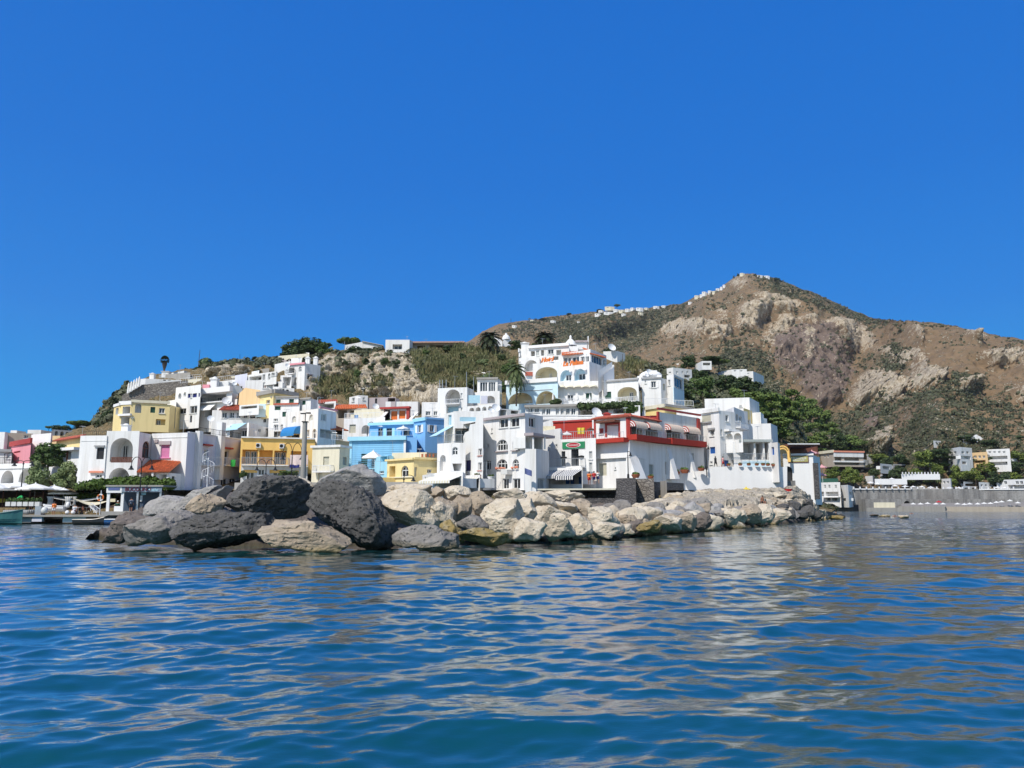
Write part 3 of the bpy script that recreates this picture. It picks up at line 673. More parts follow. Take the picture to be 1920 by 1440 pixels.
def text(h, s, px, py, Y, size, mat, e=Vector((1, 0, 0)), parent=None, shear=0, depth=.04, name='lettering', bold=0):
    cu = bpy.data.curves.new(name, 'FONT'); cu.body = s; cu.size = size; cu.extrude = depth; cu.align_x = 'CENTER'; cu.align_y = 'CENTER'; cu.shear = shear; cu.offset = bold
    o = bpy.data.objects.new(name, cu); cu.materials.append(M[mat]); C.objects.link(o); o.parent = parent or h.root
    p = P(px, py, Y); n = Vector((e.y, -e.x, 0)); up = Vector((0, 0, 1))
    from mathutils import Matrix
    m = Matrix((e, up, e.cross(up))).transposed().to_4x4(); m.translation = p - h.loc if parent is None else p
    o.matrix_local = m; bpy.context.view_layer.update()
    me = bpy.data.meshes.new_from_object(o.evaluated_get(bpy.context.evaluated_depsgraph_get())); par = o.parent; bpy.data.objects.remove(o)
    o = link(name, me, M[mat]); o.parent = par; o.matrix_local = m; return o
# ================================================================== THE VILLAGE
DW = {'in': [(.1, .42, .02, .8), (.58, .9, .02, .8)]}
D1 = {'in': [(.32, .68, .02, .78)]}
# ---- far left
h = House('beige_house', 'plain beige house with one small window behind the pink house at the left', 30, 842, 150)
h.block([(-46, 811), (7, 811), (62, 813)], 150, 846, 'beige', holes=[(1, 'w', 45, 816, 53, 822)]); h.box3(-46, 6, 810, 846, 149, 1, 'white', 'wall_panel'); h.box3(20, 31, 807, 815, 152, 3, 'white', 'stair_head'); h.box3(52, 76, 806, 816, 156, 4, 'white', 'roof_room'); h.done()
h = House('pink_house', 'pink house with a dark red cornice at the left edge of the harbour', 40, 868, 146)
h.block([(22, 832), (59, 825)], 146, 870, 'pink', holes=[(0, 's', 26, 846, 38, 849, {'pm': 'redtrim'}), (0, 'w', 33, 857, 36, 863)]); h.band(0, 21, 825, 60, 834, .3, 'redtrim', 'cornice'); h.done()
h = House('white_house', 'blank white cube house between the pink house and the ivy', 78, 840, 142)
h.block([(59, 815), (96, 812), (99, 813)], 142, 850, 'clean', d=6); h.done()
h = House('peach_house', 'small peach house glimpsed right of the blank white cube house', 105, 828, 150); h.block([(97, 817), (113, 817)], 150, 832, 'peach'); h.done()
h = House('arcade', 'white open arcade of five small arches far behind the left houses', 126, 816, 172, 'arcade')
h.block([(98, 805), (153, 809)], 172, 822, 'white', d=4, holes=[(0, 'A', 103, 808, 109, 817), (0, 'A', 113, 809, 120, 818), (0, 'A', 123, 810, 129, 818), (0, 'A', 132, 811, 140, 818), (0, 'A', 142, 812, 150, 819)]); h.done()
h = House('yellow_house', 'pale yellow house with brown tiled eave and a covered veranda behind the tamarisk bushes', 130, 878, 140)
h.block([(106, 827), (154, 820)], 140, 880, 'paleyellow'); a = h.segs[0]
h.tileroof(a.w(0, a.z1 + .5, -.6), a.w(a.L, a.z1 + .5, -.6), a.w(a.L, a.z1 - .1, .7), a.w(0, a.z1 - .1, .7), 'tilered')
h.block([(88, 846), (151, 842)], 134, 884, 'white', d=4, holes=[(0, 'L', 90, 848, 133, 863, {'dp': 3.4, 'in': [(.05, .3, 0, .8), (.35, .6, 0, .8)], 'fm': 'wood'})]); h.band(1, 84, 841, 152, 846, 1.2, 'clean', 'veranda_roof')
for x in (104, 116, 126): h.band(1, x, 847, x + 1.2, 863, .15, 'wood', 'post')
h.box3(135, 150, 846, 862, 132.5, 1.5, 'clean', 'bay'); h.done()
h = House('terrace_house', 'white terrace with tall pointed arches behind the white parasols at far left', 20, 912, 128)
h.block([(-60, 872), (68, 868)], 128, 918, 'white', holes=[(0, 'A', 2, 882, 26, 906, {'ah': .85}), (0, 'A', 36, 879, 61, 906, {'ah': .85}), (0, 'A', -35, 883, -10, 906, {'ah': .85})]); h.band(0, -60, 879, 68, 880, .1, 'grey', 'string_course')
h.block([(-46, 844), (23, 845)], 140, 872, 'white', holes=[(0, 'w', 12, 850, 18, 860)]); h.band(1, -46, 842, 23, 847, .4, 'grey', 'cornice'); roofrail(h, [(-46, 871), (24, 869)], 128.5, 1.0, 'iron', .5)
mb = MB(); 
for q_, r_ in (((9, 869), (9, 850)), ((9, 850), (24, 849)), ((24, 849), (24, 869))): mb.tube(P(*q_, 129), P(*r_, 129), .06)
h.add(mb, 'pergola_frame', M['iron']); h.done()
# ---- the big white house by the kiosk
h = House('white_house', 'white two storey house with a large arched loggia, pink shutters and orange tiled lean-to roof', 250, 905, 118)
h.block([(151, 817), (201, 816.5)], 118, 915, 'white', holes=[(0, 's', 181, 839, 195, 861, {'pm': 'dark'}), (0, 'w', 179, 889, 191, 896)])
h.block([(200.6, 808), (262, 808)], 117.7, 915, 'white', d=9, holes=[(0, 'A', 207, 821, 249, 866, {'dp': 3.2, 'ah': .46, 'in': [(.1, .34, .12, .75)]}), (0, 'A', 204, 877, 243, 906, {'dp': 4, 'ah': .7})])
h.band(0, 178, 835, 197, 837.5, .25, 'grey', 'hood'); h.band(0, 169, 883, 194, 886.5, .35, 'salmon', 'shutter_box'); h.band(0, 152, 826, 201, 827, .06, 'white2', 'string_course')
mb = MB(); a = h.segs[1]; r = a.rect(208, 857, 248.5, 867)
for i in range(16): t = r[0] + (r[2] - r[0]) * (i + .5) / 16; mb.box((t - .06, -.12, r[1]), (t + .06, -.02, r[3]), 0, a.M())
mb.box((r[0], -.16, r[3] - .08), (r[2], .02, r[3]), 0, a.M()); mb.box((r[0], -.16, r[1]), (r[2], .02, r[1] + .08), 0, a.M()); h.add(mb, 'balustrade', M['wood'])
h.block([(262, 810), (286, 814)], 117.9, 915, 'white2', Ys=[122.4], d=3, holes=[(0, 'a', 267, 827, 281, 859, {'ah': .4, 'fm': 'wood'})])
h.block([(285, 813), (352, 811)], 122.0, 915, 'white', d=9, holes=[(0, 's', 301, 834, 318, 858, {'pm': 'pinkdoor'})])
h.band(3, 299, 827, 321, 834, .2, 'mauve', 'shutter_box'); h.band(3, 299, 858, 320, 859.5, .2, 'pinkdoor', 'sill'); h.band(3, 291, 824, 297, 830, .2, 'mauve', 'vent_box'); h.band(3, 286, 820, 351, 821, .07, 'white2', 'string_course')
h.tileroof(P(281, 863, 121.6), P(343, 862.5, 121.2), P(317, 884.5, 116.4), P(256, 885, 117), 'tile', 20)
h.block([(292, 887), (317, 886), (345, 886)], 117.4, 915, 'white2', Ys=[117.0, 121], d=3, holes=[(0, 'L', 298, 889, 312, 906, {'dp': 2.6, 'in': [(.35, .9, 0, .9)]}), (1, 'd', 322, 893, 328, 912, {'pm': 'dark'})])
h.box3(262, 264, 886, 912, 117.2, .3, 'white', 'post'); h.box3(284, 286, 886, 912, 116.9, .3, 'white', 'post')
chimney(h, 236, 794, 809, 120, 1.0); roofrail(h, [(157, 816), (200, 815.5)], 118.3, .6, 'iron', .3); h.done()
# ---- spiral stair house, the bluish shade on its wall put into the plaster colour
h = House('shade_tinted_house', 'house with lilac shade coloured into its wall, tall white pilasters and a white spiral stair', 400, 912, 121)
h.block([(351, 809), (452, 823)], 121, 918, 'lilac', d=8, holes=[(0, 'w', 382, 843, 390, 870, {'sill': 0, 'pm': 'greydoor'}), (0, 'w', 417, 845, 428, 871, {'sill': 0, 'pm': 'dark'}), (0, 'w', 414, 897, 426, 911), (0, 'w', 374, 896, 381, 914), (0, 'w', 430, 897, 443, 906)])
h.band(0, 364, 808, 371, 917, .7, 'white', 'pilaster'); h.band(0, 404.5, 792, 412, 900, .9, 'white', 'pilaster')
h.band(0, 378, 833, 394, 836, .6, 'redtrim', 'canopy'); h.band(0, 416, 839, 432, 842, .6, 'redtrim', 'canopy'); h.band(0, 353, 816, 452, 818, .15, 'white', 'cornice')
h.balcony(0, 371, 404, 857, 872, 1.2); h.balcony(0, 412, 445, 859, 873, 1.2)
mb = MB(); c = P(388, 914, 118.5); top = P(388, 858, 118.5).z
mb.tube((c.x, c.y, c.z), (c.x, c.y, top), .07)
n = 22
for i in range(n):
    a0 = i * .52; z = c.z + (top - c.z) * i / n; a1 = a0 + .5
    p = [(c.x + .1 * math.cos(a0), c.y + .1 * math.sin(a0), z), (c.x + .85 * math.cos(a0), c.y + .85 * math.sin(a0), z), (c.x + .85 * math.cos(a1), c.y + .85 * math.sin(a1), z)]
    mb.poly(p); mb.poly([(x, y, zz - .06) for x, y, zz in p][::-1]); mb.poly([p[1], p[2], (p[2][0], p[2][1], z - .08), (p[1][0], p[1][1], z - .08)]); mb.tube(p[1], (p[1][0], p[1][1], z + .9), .02, n=4, cap=False)
    mb.tube((p[1][0], p[1][1], z + .9), (p[2][0], p[2][1], z + .9 + (top - c.z) / n), .035, n=4, cap=False)
h.add(mb, 'spiral_stair', M['rail']); roofrail(h, [(374, 811), (451, 822)], 0, .8, 'iron', .22, Ys=[123.3, 131]); h.done()
# ---- ochre building
h = House('ochre_building', 'ochre yellow building with a recessed glazed balcony between the spiral stair house and the concrete pole', 510, 900, 128)
h.block([(452, 821), (591, 829)], 128, 872,  'ochre', d=8, Ys=[131.5], holes=[(0, 'L', 454, 843, 483, 870, {'dp': 1.8, 'in': [(.2, .5, 0, .93), (.55, .95, 0, .93)]}), (0, 'L', 486, 844, 511, 871, {'dp': 1.8}), (0, 'L', 514, 845, 537, 871, {'dp': 1.8, 'in': [(.1, .5, 0, .93), (.55, .95, 0, .93)]}), (0, 'L', 545, 846, 576, 873, {'dp': 1.8, 'in': [(.3, .7, 0, .8)]}),
    ])
h.block([(452, 873.6), (577, 877.7)], 127.8, 905, 'white2', d=.5, Ys=[130.9], holes=[(0, 'L', 456, 881, 482, 900, {'dp': .4, 'in': [(.2, .8, 0, .8)]}), (0, 'w', 484, 880, 496, 891), (0, 'L', 505, 881, 536, 900, {'dp': .4, 'in': [(.2, .8, 0, .8)]}), (0, 'L', 550, 882, 560, 901, {'dp': .4, 'in': [(.1, .9, 0, .9)]}), (0, 'w', 566, 884, 574, 900)])
h.band(0, 452, 820, 591, 822.5, .35, 'white', 'cornice'); h.band(0, 452, 873.5, 578, 904, .06, 'grey', 'ground_floor_panel') if 0 else None
h.balcony(0, 453, 541, 858.5, 872, 1.1, 'steel', 'white', .12); h.balcony(0, 543, 577, 860, 874, 1.1, 'steel', 'white', .12)
h.ac(0, 480, 831, 489, 840); h.ac(0, 524, 832, 533, 841); h.done()
h = House('cream_house', 'narrow cream house with closed cream shutters right of the concrete pole', 615, 905, 122)
h.block([(586, 838.5), (637, 837), (656, 840)], 122, 912, 'cream', d=7, holes=[(0, 's', 606, 856, 617, 872, {'pm': 'creamdoor'}), (1, 's', 643, 857, 650, 872, {'pm': 'greydoor'}), (0, 'd', 596, 884, 604, 903, {'pm': 'creamdoor'})], cornice=('white2', .35, .25)); h.balcony(0, 592, 626, 873, 884, .9, 'rail', 'white'); h.done()
# ---- white house with blue awning, terracotta canopy
h = House('white_house', 'white house with a bright blue dome awning behind the concrete pole', 580, 830, 140)
h.block([(536, 774), (597, 766), (631, 773)], 140, 838, 'white', d=8, holes=[(0, 'a', 547, 780, 555, 793, {'pm': 'creamdoor'}), (0, 'a', 580, 777, 587, 789, {'pm': 'creamdoor'}), (0, 'd', 546, 815, 561, 825, {'pm': 'glass'}), (0, 'w', 574, 806, 580, 819), (0, 'a', 586, 804, 593, 822), (1, 'w', 602, 776, 612, 789, {'pm': 'greydoor'}), (1, 'L', 600, 806, 628, 822, {'dp': 2})])
h.awning(0, 538, 563, 800, 813, 1.3, ('bluecanvas', 'bluecanvas', 'bluecanvas', 'bluecanvas', 'iron'), dome=True, n=8, valance=.3)
h.tileroof(P(598, 797, 139), P(630, 799, 142), P(654, 807.5, 140), P(604, 804, 136.4), 'tile', 14, 'canopy')
h.band(1, 598, 765, 631, 768, .25, 'pink', 'cornice')
h.block([(597, 822), (656, 828)], 136, 838, 'peach', d=3); roofrail(h, [(598, 822), (655, 827.5)], 136.2, .9, 'rail')
for x in (608, 642): h.box3(x, x + 1.3, 804, 823, 137.5, .15, 'rail', 'post')
h.done()
h = House('white_house', 'white house with a long pinkish red roof edge and four paired windows', 455, 800, 150)
h.block([(398, 769), (505, 768)], 150, 806, 'white', d=8, holes=[(0, 'w', 416, 773, 425, 784), (0, 'w', 430, 773, 439, 784), (0, 'w', 443, 773, 451, 784), (0, 'w', 456, 773, 464, 784), (0, 'L', 468, 770, 479, 784, {'dp': 1.5, 'in': [(.05, .95, .02, .95)]}), (0, 'L', 481, 770, 492, 784, {'dp': 1.5, 'in': [(.05, .95, .02, .95)]}), (0, 'L', 494, 772, 499, 792)])
a = h.segs[0]; h.tileroof(P(420, 761.5, 152), P(505, 761, 152), P(506, 768, 148.6), P(410, 768.5, 148.6), 'tilered', 30)
chimney(h, 436, 759, 764, 152, .8, 'terracotta', False); chimney(h, 444, 758, 764, 152, .8, 'terracotta', False); h.done()
h = House('white_house', 'white house end with a pale blue awning tucked behind the spiral stair house roof', 470, 818, 140)
h.block([(406, 800), (432, 797)], 141, 822, 'white2', d=5); h.block([(432, 796), (467, 792.5), (507, 803)], 140, 830, 'white', d=6, holes=[(0, 'L', 438, 803, 463, 822, {'dp': 1.5, 'in': [(.1, .5, 0, .9)]}), (1, 'w', 484, 804, 489, 810), (1, 'w', 498, 803, 504, 808)])
M['bluestripe'] = plain((.45, .68, .78), .8, name='pale blue canvas')
h.awning(1, 437, 463, 794, 803, 1.8, ('bluestripe', 'bluestripe', 'iron'), valance=.15); h.ac(0, 424, 803, 430, 808); h.box3(470, 480, 808, 818, 138, 1.5, 'clean', 'water_tank'); h.done()
# ---- white house with blue shutters under the stone wall
h = House('white_house', 'white house with two oval windows and a row of blue shutters below the stone wall', 352, 788, 158)
h.block([(330, 727), (377, 721)], 158, 795, 'white', d=9, holes=[(0, 'o', 334, 737, 340, 750), (0, 'o', 344, 735, 349, 745), (0, 's', 352, 738, 357, 746, {'pm': 'navy'}), (0, 'w', 357.5, 738, 360, 746), (0, 's', 361, 737.5, 369, 745, {'pm': 'navy'}), (0, 's', 372, 737, 375, 744, {'pm': 'navy'}), (0, 'w', 335.5, 766, 349, 776), (0, 'w', 356, 761, 369.5, 775), (0, 'd', 356, 779, 360, 792, {'pm': 'dark'})])
h.block([(314, 752), (331, 749)], 157, 795, 'white', d=6)
h.block([(376, 733), (436, 727)], 157, 800, 'white', d=7, holes=[(0, 'L', 378, 738, 424, 753, {'dp': 3, 'in': [(.15, .35, 0, .8), (.45, .7, 0, .8)]}), (0, 'L', 383, 767, 401, 782, {'dp': 2.5, 'in': [(.2, .8, 0, .8)]})])
h.band(2, 376, 727, 436, 737, .7, 'clean', 'roof_parapet'); h.awning(2, 380, 407, 757, 766, 1.5, ('canvas', 'canvas', 'iron')); h.balcony(2, 378, 426, 746, 754, .9, 'iron', 'clean')
chimney(h, 402, 706, 729, 160, 1.3, 'white'); h.box3(380, 392, 721, 729, 159, 3, 'pink', 'roof_wall'); h.box3(388, 428, 716, 730, 161, 4, 'white2', 'roof_room'); roofrail(h, [(338, 719), (378, 714)], 163, 1.0, 'rail', .5); h.done()
h = House('white_house', 'stepped white house crowded with satellite dishes beside the orange gable', 425, 770, 153)
h.block([(402, 770), (447, 767)], 154, 800, 'white2', d=4); h.block([(410, 752), (445, 748)], 156, 790, 'white', d=5, holes=[(0, 'w', 430, 754, 436, 762), (0, 'L', 415, 756, 426, 766)]); h.block([(424, 714), (441, 712)], 166, 760, 'white', d=5, holes=[(0, 'w', 430, 718, 434, 726)]); h.block([(436, 722), (455, 724)], 163, 745, 'white2', d=4, holes=[(0, 'd', 452, 718, 455, 728, {'pm': 'wood'})])
h.dish(424, 753, 151, .8); h.dish(431, 757, 151, .5); h.dish(440, 720, 161, .45); h.dish(395, 786, 139, .6); h.box3(426, 432, 744, 752, 155, 1, 'bluecanvas', 'water_tank') if 0 else None; h.done()
# ---- yellow house on the left slope
h = House('yellow_house', 'bright yellow house with a curved white porch and green shutter on the left slope', 265, 795, 152)
h.block([(214, 760), (224, 756), (246, 752), (319, 761)], 153, 800, 'paleyellow', d=8, Ys=[150.5, 149.5, 152.2], holes=[(1, 'L', 230, 762, 244, 777, {'dp': 2, 'im': 'white2', 'in': [(.2, .8, 0, .8)]}), (1, 'L', 227, 781, 243, 796, {'dp': 2, 'im': 'white2', 'in': [(.2, .9, 0, .9)]}), (0, 'L', 217, 765, 222, 777, {'dp': 1.5, 'im': 'white2'}), (2, 'A', 253, 757, 265, 774, {'dp': 1.2, 'im': 'white2', 'in': [(.02, .4, 0, .7)]}), (2, 's', 282, 763, 291, 774, {'pm': 'green'}), (2, 'w', 298, 765, 309, 775), (2, 'L', 292, 786, 310, 797, {'dp': 1.2, 'in': [(.1, .5, 0, .9)]})])
h.band(0, 214, 757, 225, 762, .15, 'clean', 'cornice'); h.band(1, 224, 752, 247, 759, .15, 'clean', 'cornice'); h.band(1, 224, 776, 247, 780, .4, 'clean', 'balcony'); h.band(2, 246, 751, 319, 756, .25, 'cream', 'cornice'); h.done()
# ---- stone wall and parapets
h = House('retaining_wall', 'tall brown rubble stone retaining wall below the white parapet at upper left', 300, 750, 176, 'wall')
h.block([(231, 708), (353, 708)], 175.5, 768, 'stone', d=.8, Ys=[177]); sg = h.segs[0]
sg.top = [(0, sg.z0), (sg.L, sg.z0)] + [sg.sz(*p) for p in reversed([(231, 742), (240, 734), (263, 722), (300, 718), (353, 713)])]; sg.top[2] = (sg.L, sg.top[2][1]); sg.top[-1] = (0, sg.top[-1][1]); h.wall = MB(); h.band(0, 263, 716.5, 353, 719.5, .15, 'stone', 'coping') if 0 else None; h.done()
h = House('white_house', 'low white house with square niches on top of the stone retaining wall', 310, 718, 177)
h.block([(262, 711), (273, 706), (356, 705)], 179, 712, 'white', Ys=[178, 181], d=4, holes=[(1, 's', 306, 710, 311, 714, {'pm': 'mauve', 'dp': .6}), (1, 's', 315, 709.5, 320, 713.5, {'pm': 'mauve'}), (1, 's', 325, 709, 331, 713, {'pm': 'mauve'}), (1, 's', 334, 708.5, 340, 712.5, {'pm': 'mauve'})])
h.block([(298, 703), (357, 698)], 184, 706, 'concrete', d=3); h.block([(318, 700), (345, 695), (357, 698)], 188, 706, 'white', d=5); chimney(h, 286, 699, 708, 180, 1.0); chimney(h, 312, 695, 705, 184, 1.6, 'white', False); h.done()
h = House('parapet', 'white parapet with five pointed posts at the left end of the stone retaining wall', 250, 728, 175, 'wall')
h.block([(238, 712), (264.5, 712)], 175.1, 742, 'clean', d=.3); sg = h.segs[0]; sg.top = [sg.sz(*p) for p in ((238, 739), (264.5, 723), (264.5, 715.5), (238, 731))]; h.wall = MB()
for i in range(5):
    c = P(241 + i * 5, 729 - i * 3, 175.2); mb = MB(); mb.lathe(c - Vector((0, 0, 1)), [(.3, 0), (.26, 1), (.2, 1.9), (.04, 2.4)], 8); h.add(mb, 'post', M['clean'])
h.done()
# ---- upper left cluster
h = House('grey_house', 'small grey blue roofed house above the orange gable', 452, 712, 172); h.block([(441, 704), (464, 700)], 172, 722, 'lilac', d=4); h.block([(470, 695), (505, 690)], 178, 708, 'concrete', d=4); h.done()
h = House('garden_terrace', 'long pale garden terrace with a white railing above the blue shuttered house', 400, 715, 180, 'terrace')
h.block([(352, 712), (420, 706), (475, 703)], 179, 730, 'cream', d=3); roofrail(h, [(352, 712), (420, 706)], 179.2, 1.0, 'rail', .5); h.block([(420, 700), (520, 694)], 184, 712, 'concrete', d=2); h.block([(395, 717), (440, 712)], 172, 735, 'white', d=4, holes=[(0, 'L', 400, 719, 412, 726), (0, 'w', 420, 717, 425, 724)]); roofrail(h, [(395, 716.5), (440, 711.5)], 172.2, 1.0, 'rail', .4); h.done()
h = House('white_house', 'white house with a dark shaded loggia and twin dark windows high on the hillside', 490, 728, 165)
h.block([(460, 713), (512, 713)], 165, 745, 'white', d=5, holes=[(0, 'w', 493, 717, 499.5, 728, {'pm': 'wood'}), (0, 'w', 501, 718, 503.5, 728, {'pm': 'wood'})]); h.block([(466, 703), (519, 696)], 168, 716, 'white2', d=5, holes=[(0, 'L', 467.5, 705, 490.5, 713.5, {'dp': 2.5, 'in': [(.45, .6, 0, .9)]}), (0, 'w', 492, 702, 497, 713), (0, 'a', 502.5, 700, 507, 712), (0, 'w', 509, 699, 515, 705), (0, 'w', 517, 697, 518.5, 704)]); h.band(1, 466, 696, 519, 704, .5, 'white2', 'eave') if 0 else None
h.block([(512, 716), (530, 715)], 164, 750, 'white', d=4, holes=[(0, 'L', 513, 718, 522, 725)]); h.dish(510, 709, 166, .5); h.block([(472, 697), (486, 694)], 171, 706, 'clean', d=3); h.done()
h = House('white_house', 'tall white three storey house with red balcony door at the cliff edge', 572, 740, 168)
h.block([(541, 684), (572, 681), (601, 685.5)], 168, 752, 'white', d=8, holes=[(0, 'L', 542, 689, 552, 699, {'dp': 1.2, 'in': [(.1, .9, 0, .95)], 'pm': 'wood'}), (0, 'a', 560, 687, 565.5, 697), (0, 'e', 548, 708, 556, 723), (1, 'w', 576, 703, 585.5, 712), (1, 'w', 574, 725, 582, 733)], cornice=None)
h.band(0, 541, 681, 573, 684, .35, 'pink', 'cornice'); h.balcony(0, 540, 554, 694, 701, .8, 'iron'); h.band(1, 575, 701.5, 586, 703, .3, 'mauve', 'hood'); h.band(1, 573, 723.5, 583, 725, .3, 'mauve', 'hood')
h.block([(526, 704), (547, 703)], 166.5, 752, 'white', d=4, holes=[(0, 'e', 530, 707, 546, 723, {'dp': 2})]); h.block([(520, 727), (552, 728)], 163, 752, 'white', d=3, holes=[(0, 'L', 524, 729, 533, 735), (0, 'A', 535, 730, 542, 737)])
chimney(h, 577, 668, 684, 171, .9); chimney(h, 592, 668, 684, 171, .9); h.block([(546, 672), (566, 671)], 174, 684, 'clean', d=3); h.dish(539, 686, 167, .5); h.done()
h = House('white_house', 'plain white block behind the tall white house balcony', 532, 700, 176); h.block([(515, 683), (545, 677)], 176, 720, 'white', d=5); h.done()
h = House('garden_wall', 'long pale cream wall under the dark tree clump on the crest', 550, 680, 188, 'wall'); h.block([(522, 667.5), (580, 662.5)], 188, 690, 'cream', d=1.2); h.block([(517, 677), (552, 673)], 184, 690, 'mauve', d=1); h.done()
h = House('concrete_wall', 'grey concrete wall on the cliff top right of the tree clump', 622, 672, 187, 'wall'); h.block([(604, 665.5), (640, 667)], 187, 676, 'concrete', d=1); h.done()
h = House('orange_house', 'orange plastered gable with a swept curved top in the middle of the hillside', 468, 755, 152)
h.block([(447, 737), (488, 734)], 152, 766, 'peach', d=5)
sg = h.segs[0]; pr = [(447, 757), (449, 737), (456, 731), (459, 727), (489, 731.5)]; sg.top = [(0, sg.z0), (sg.L, sg.z0)] + [sg.sz(*p) for p in reversed(pr)]; sg.top[2] = (sg.L, sg.top[2][1]); h.done()
h = House('yellow_house', 'pale yellow house with a low grey gabled roof right of the orange gable', 515, 758, 150)
h.block([(487, 739), (513, 734), (556, 741)], 150, 775, 'paleyellow', d=8, holes=[(0, 'w', 499, 750, 506, 757)]); h.band(0, 485, 733, 514, 740, .5, 'concrete', 'eave'); h.band(1, 512, 733, 557, 740, .5, 'concrete', 'eave'); h.block([(449, 760), (486, 757)], 148.5, 768, 'white2', d=3, holes=[(0, 'L', 452, 761, 482, 766, {'dp': 1.5})]); h.done()
h = House('white_house', 'long low white house with three dark green shutters below the yellow gabled house', 540, 785, 147)
h.block([(508, 745), (560, 744)], 147, 790, 'white', d=6, holes=[(0, 's', 517, 749, 526, 757, {'pm': 'green'}), (0, 's', 542, 748, 551, 756, {'pm': 'green'})]); h.band(0, 508, 743, 561, 745.5, .3, 'concrete', 'eave')
h.block([(560, 749), (583, 747), (597, 751)], 147.5, 790, 'white', d=5, holes=[(0, 's', 566, 751, 573, 759, {'pm': 'green'})]); h.band(1, 559, 746, 584, 749, .3, 'concrete', 'eave')
h.block([(505, 760), (562, 758.5)], 145, 800, 'white', d=4, holes=[(0, 's', 515, 761.5, 526, 769, {'pm': 'green'}), (0, 'd', 529, 772, 537, 788, {'pm': 'green'})]); h.band(3, 514, 756, 560, 759, .3, 'tilered', 'eave'); h.block([(480, 757), (520, 757.5)], 148, 770, 'bluish', d=3); h.done()
h = House('white_house', 'narrow stepped white house with small dark windows left of the blue awning house', 520, 825, 143)
h.block([(506, 783), (538, 781)], 143, 832, 'white', d=6, holes=[(0, 'w', 513, 785, 521, 790), (0, 'w', 513, 796, 521.5, 807), (0, 'w', 526, 796, 530.5, 809), (0, 'w', 513, 811, 519, 815), (0, 'w', 526, 813, 530, 820)]); h.balcony(0, 511, 533, 803, 808, .7, 'rail'); h.block([(503, 807), (514, 806)], 141, 830, 'white2', d=3); h.done()
# ---- middle: below the cliff
h = House('tiled_house', 'low beige house with a red tiled roof below the reed slope', 655, 785, 152)
h.block([(628, 767), (688, 765)], 152, 792, 'beige', d=5, holes=[(0, 'L', 634, 769, 650, 784, {'dp': 2, 'in': [(.3, .7, 0, .9)]}), (0, 'L', 655, 769, 683, 783, {'dp': 2.5})]); h.tileroof(P(630, 759, 155), P(686, 758.5, 155), P(689, 765, 150.8), P(627, 767, 150.8), 'tile', 18); h.block([(596, 755), (630, 752)], 156, 775, 'white2', d=4, holes=[(0, 'L', 600, 757, 626, 766)]); h.tileroof(P(598, 750, 158), P(632, 749, 158), P(633, 753.5, 155), P(596, 756, 155), 'tilered', 10, 'lower_roof'); h.done()
h = House('shed', 'mauve brown plank shed with a dish below the concrete terraces', 715, 764, 158, 'shed'); h.block([(688, 746), (742, 744.5)], 158, 775, 'mauve', d=4, holes=[(0, 'd', 703, 747, 707, 765, {'pm': 'dark'}), (0, 'L', 727, 746, 741, 753)]); h.dish(704, 763, 155, .65); h.done()
h = House('white_house', 'small white house left of the mauve shed', 670, 755, 160); h.block([(655, 745), (672, 741), (690, 742)], 160, 770, 'white', d=4, holes=[(0, 'w', 660, 746, 665, 753), (1, 'w', 680, 745, 684, 750)]); h.done()
h = House('terrace_wall', 'stepped pale concrete terrace walls below the cliff face', 725, 740, 168, 'wall'); h.block([(676, 741), (764, 739)], 164, 760, 'concrete', d=3); h.block([(688, 735), (766, 731)], 168, 748, 'cream', d=3); h.block([(708, 729), (768, 724)], 172, 740, 'concrete', d=3); h.done()
h = House('stair_wall', 'steep concrete stair wall climbing the pale cliff', 770, 745, 165, 'wall')
mb = MB()
for x0, y0, x1, y1 in ((763, 752, 777, 690),):
    a, b, c, d = P(760, 752, 163), P(768, 752, 163), P(777, 690, 172), P(773, 690, 172); o = Vector((0, 3, -1)); mb.poly([a, b, c, d]); mb.poly([b, b + o, c + o, c]); mb.poly([a, d, d + o, a + o]); mb.poly([d, c, c + o, d + o])
h.add(mb, 'wall', M['concrete']); h.done()
h = House('white_house', 'white terrace house with yellow cloths over its parapet behind the round lamp arm', 680, 808, 146)
h.block([(645, 785), (722, 782)], 146, 840, 'white', d=5, holes=[(0, 's', 655, 796, 667, 812, {'pm': 'creamdoor'}), (0, 'A', 678, 797, 693, 813, {'dp': 1.5})]); h.block([(664, 768), (720, 766)], 151, 790, 'cream', d=3); roofrail(h, [(646, 784.5), (720, 781.5)], 146.3, .9)
for x in (657, 682, 690): h.box3(x, x + 7, 777, 784, 147, .3, 'creamcanvas', 'cloth')
h.box3(664, 671, 778, 784, 147.2, .3, 'bluecanvas', 'cloth'); h.done()
h = House('red_roofed_house', 'white house with bright orange doors under a dark red roof above the blue house', 745, 790, 150)
h.block([(718, 768), (770, 766)], 150, 800, 'white', d=5, holes=[(0, 'L', 722, 769, 731, 789, {'im': 'dark', 'dp': 2}), (0, 's', 733, 771, 745, 787, {'pm': 'orange'}), (0, 's', 748, 770, 760, 785, {'pm': 'orange'})]); h.band(0, 716, 763.5, 771, 767, .9, 'redtrim', 'roof'); h.band(0, 717, 767, 721, 790, .5, 'redtrim', 'pillar'); h.band(0, 764, 766, 769, 786, .5, 'redtrim', 'pillar')  # recess lined near black, its shade put into the colour
for px_, py_ in ((700, 772), (757, 772)):
    mb = MB(); a, b, c, d = P(px_, py_ + 24, 147), P(px_ + 6, py_ + 24, 147), P(px_ + 28, py_, 149), P(px_ + 22, py_, 149); o = Vector((0, .5, 0)); lo = Vector((0, 0, -3)); mb.poly([a, b, c, d]); mb.poly([a + o, d + o, c + o, b + o]); mb.poly([b, b + o, c + o, c]); mb.poly([a, d, d + o, a + o]); mb.poly([a + lo, b + lo, b, a]); h.add(mb, 'parapet', M['white'])
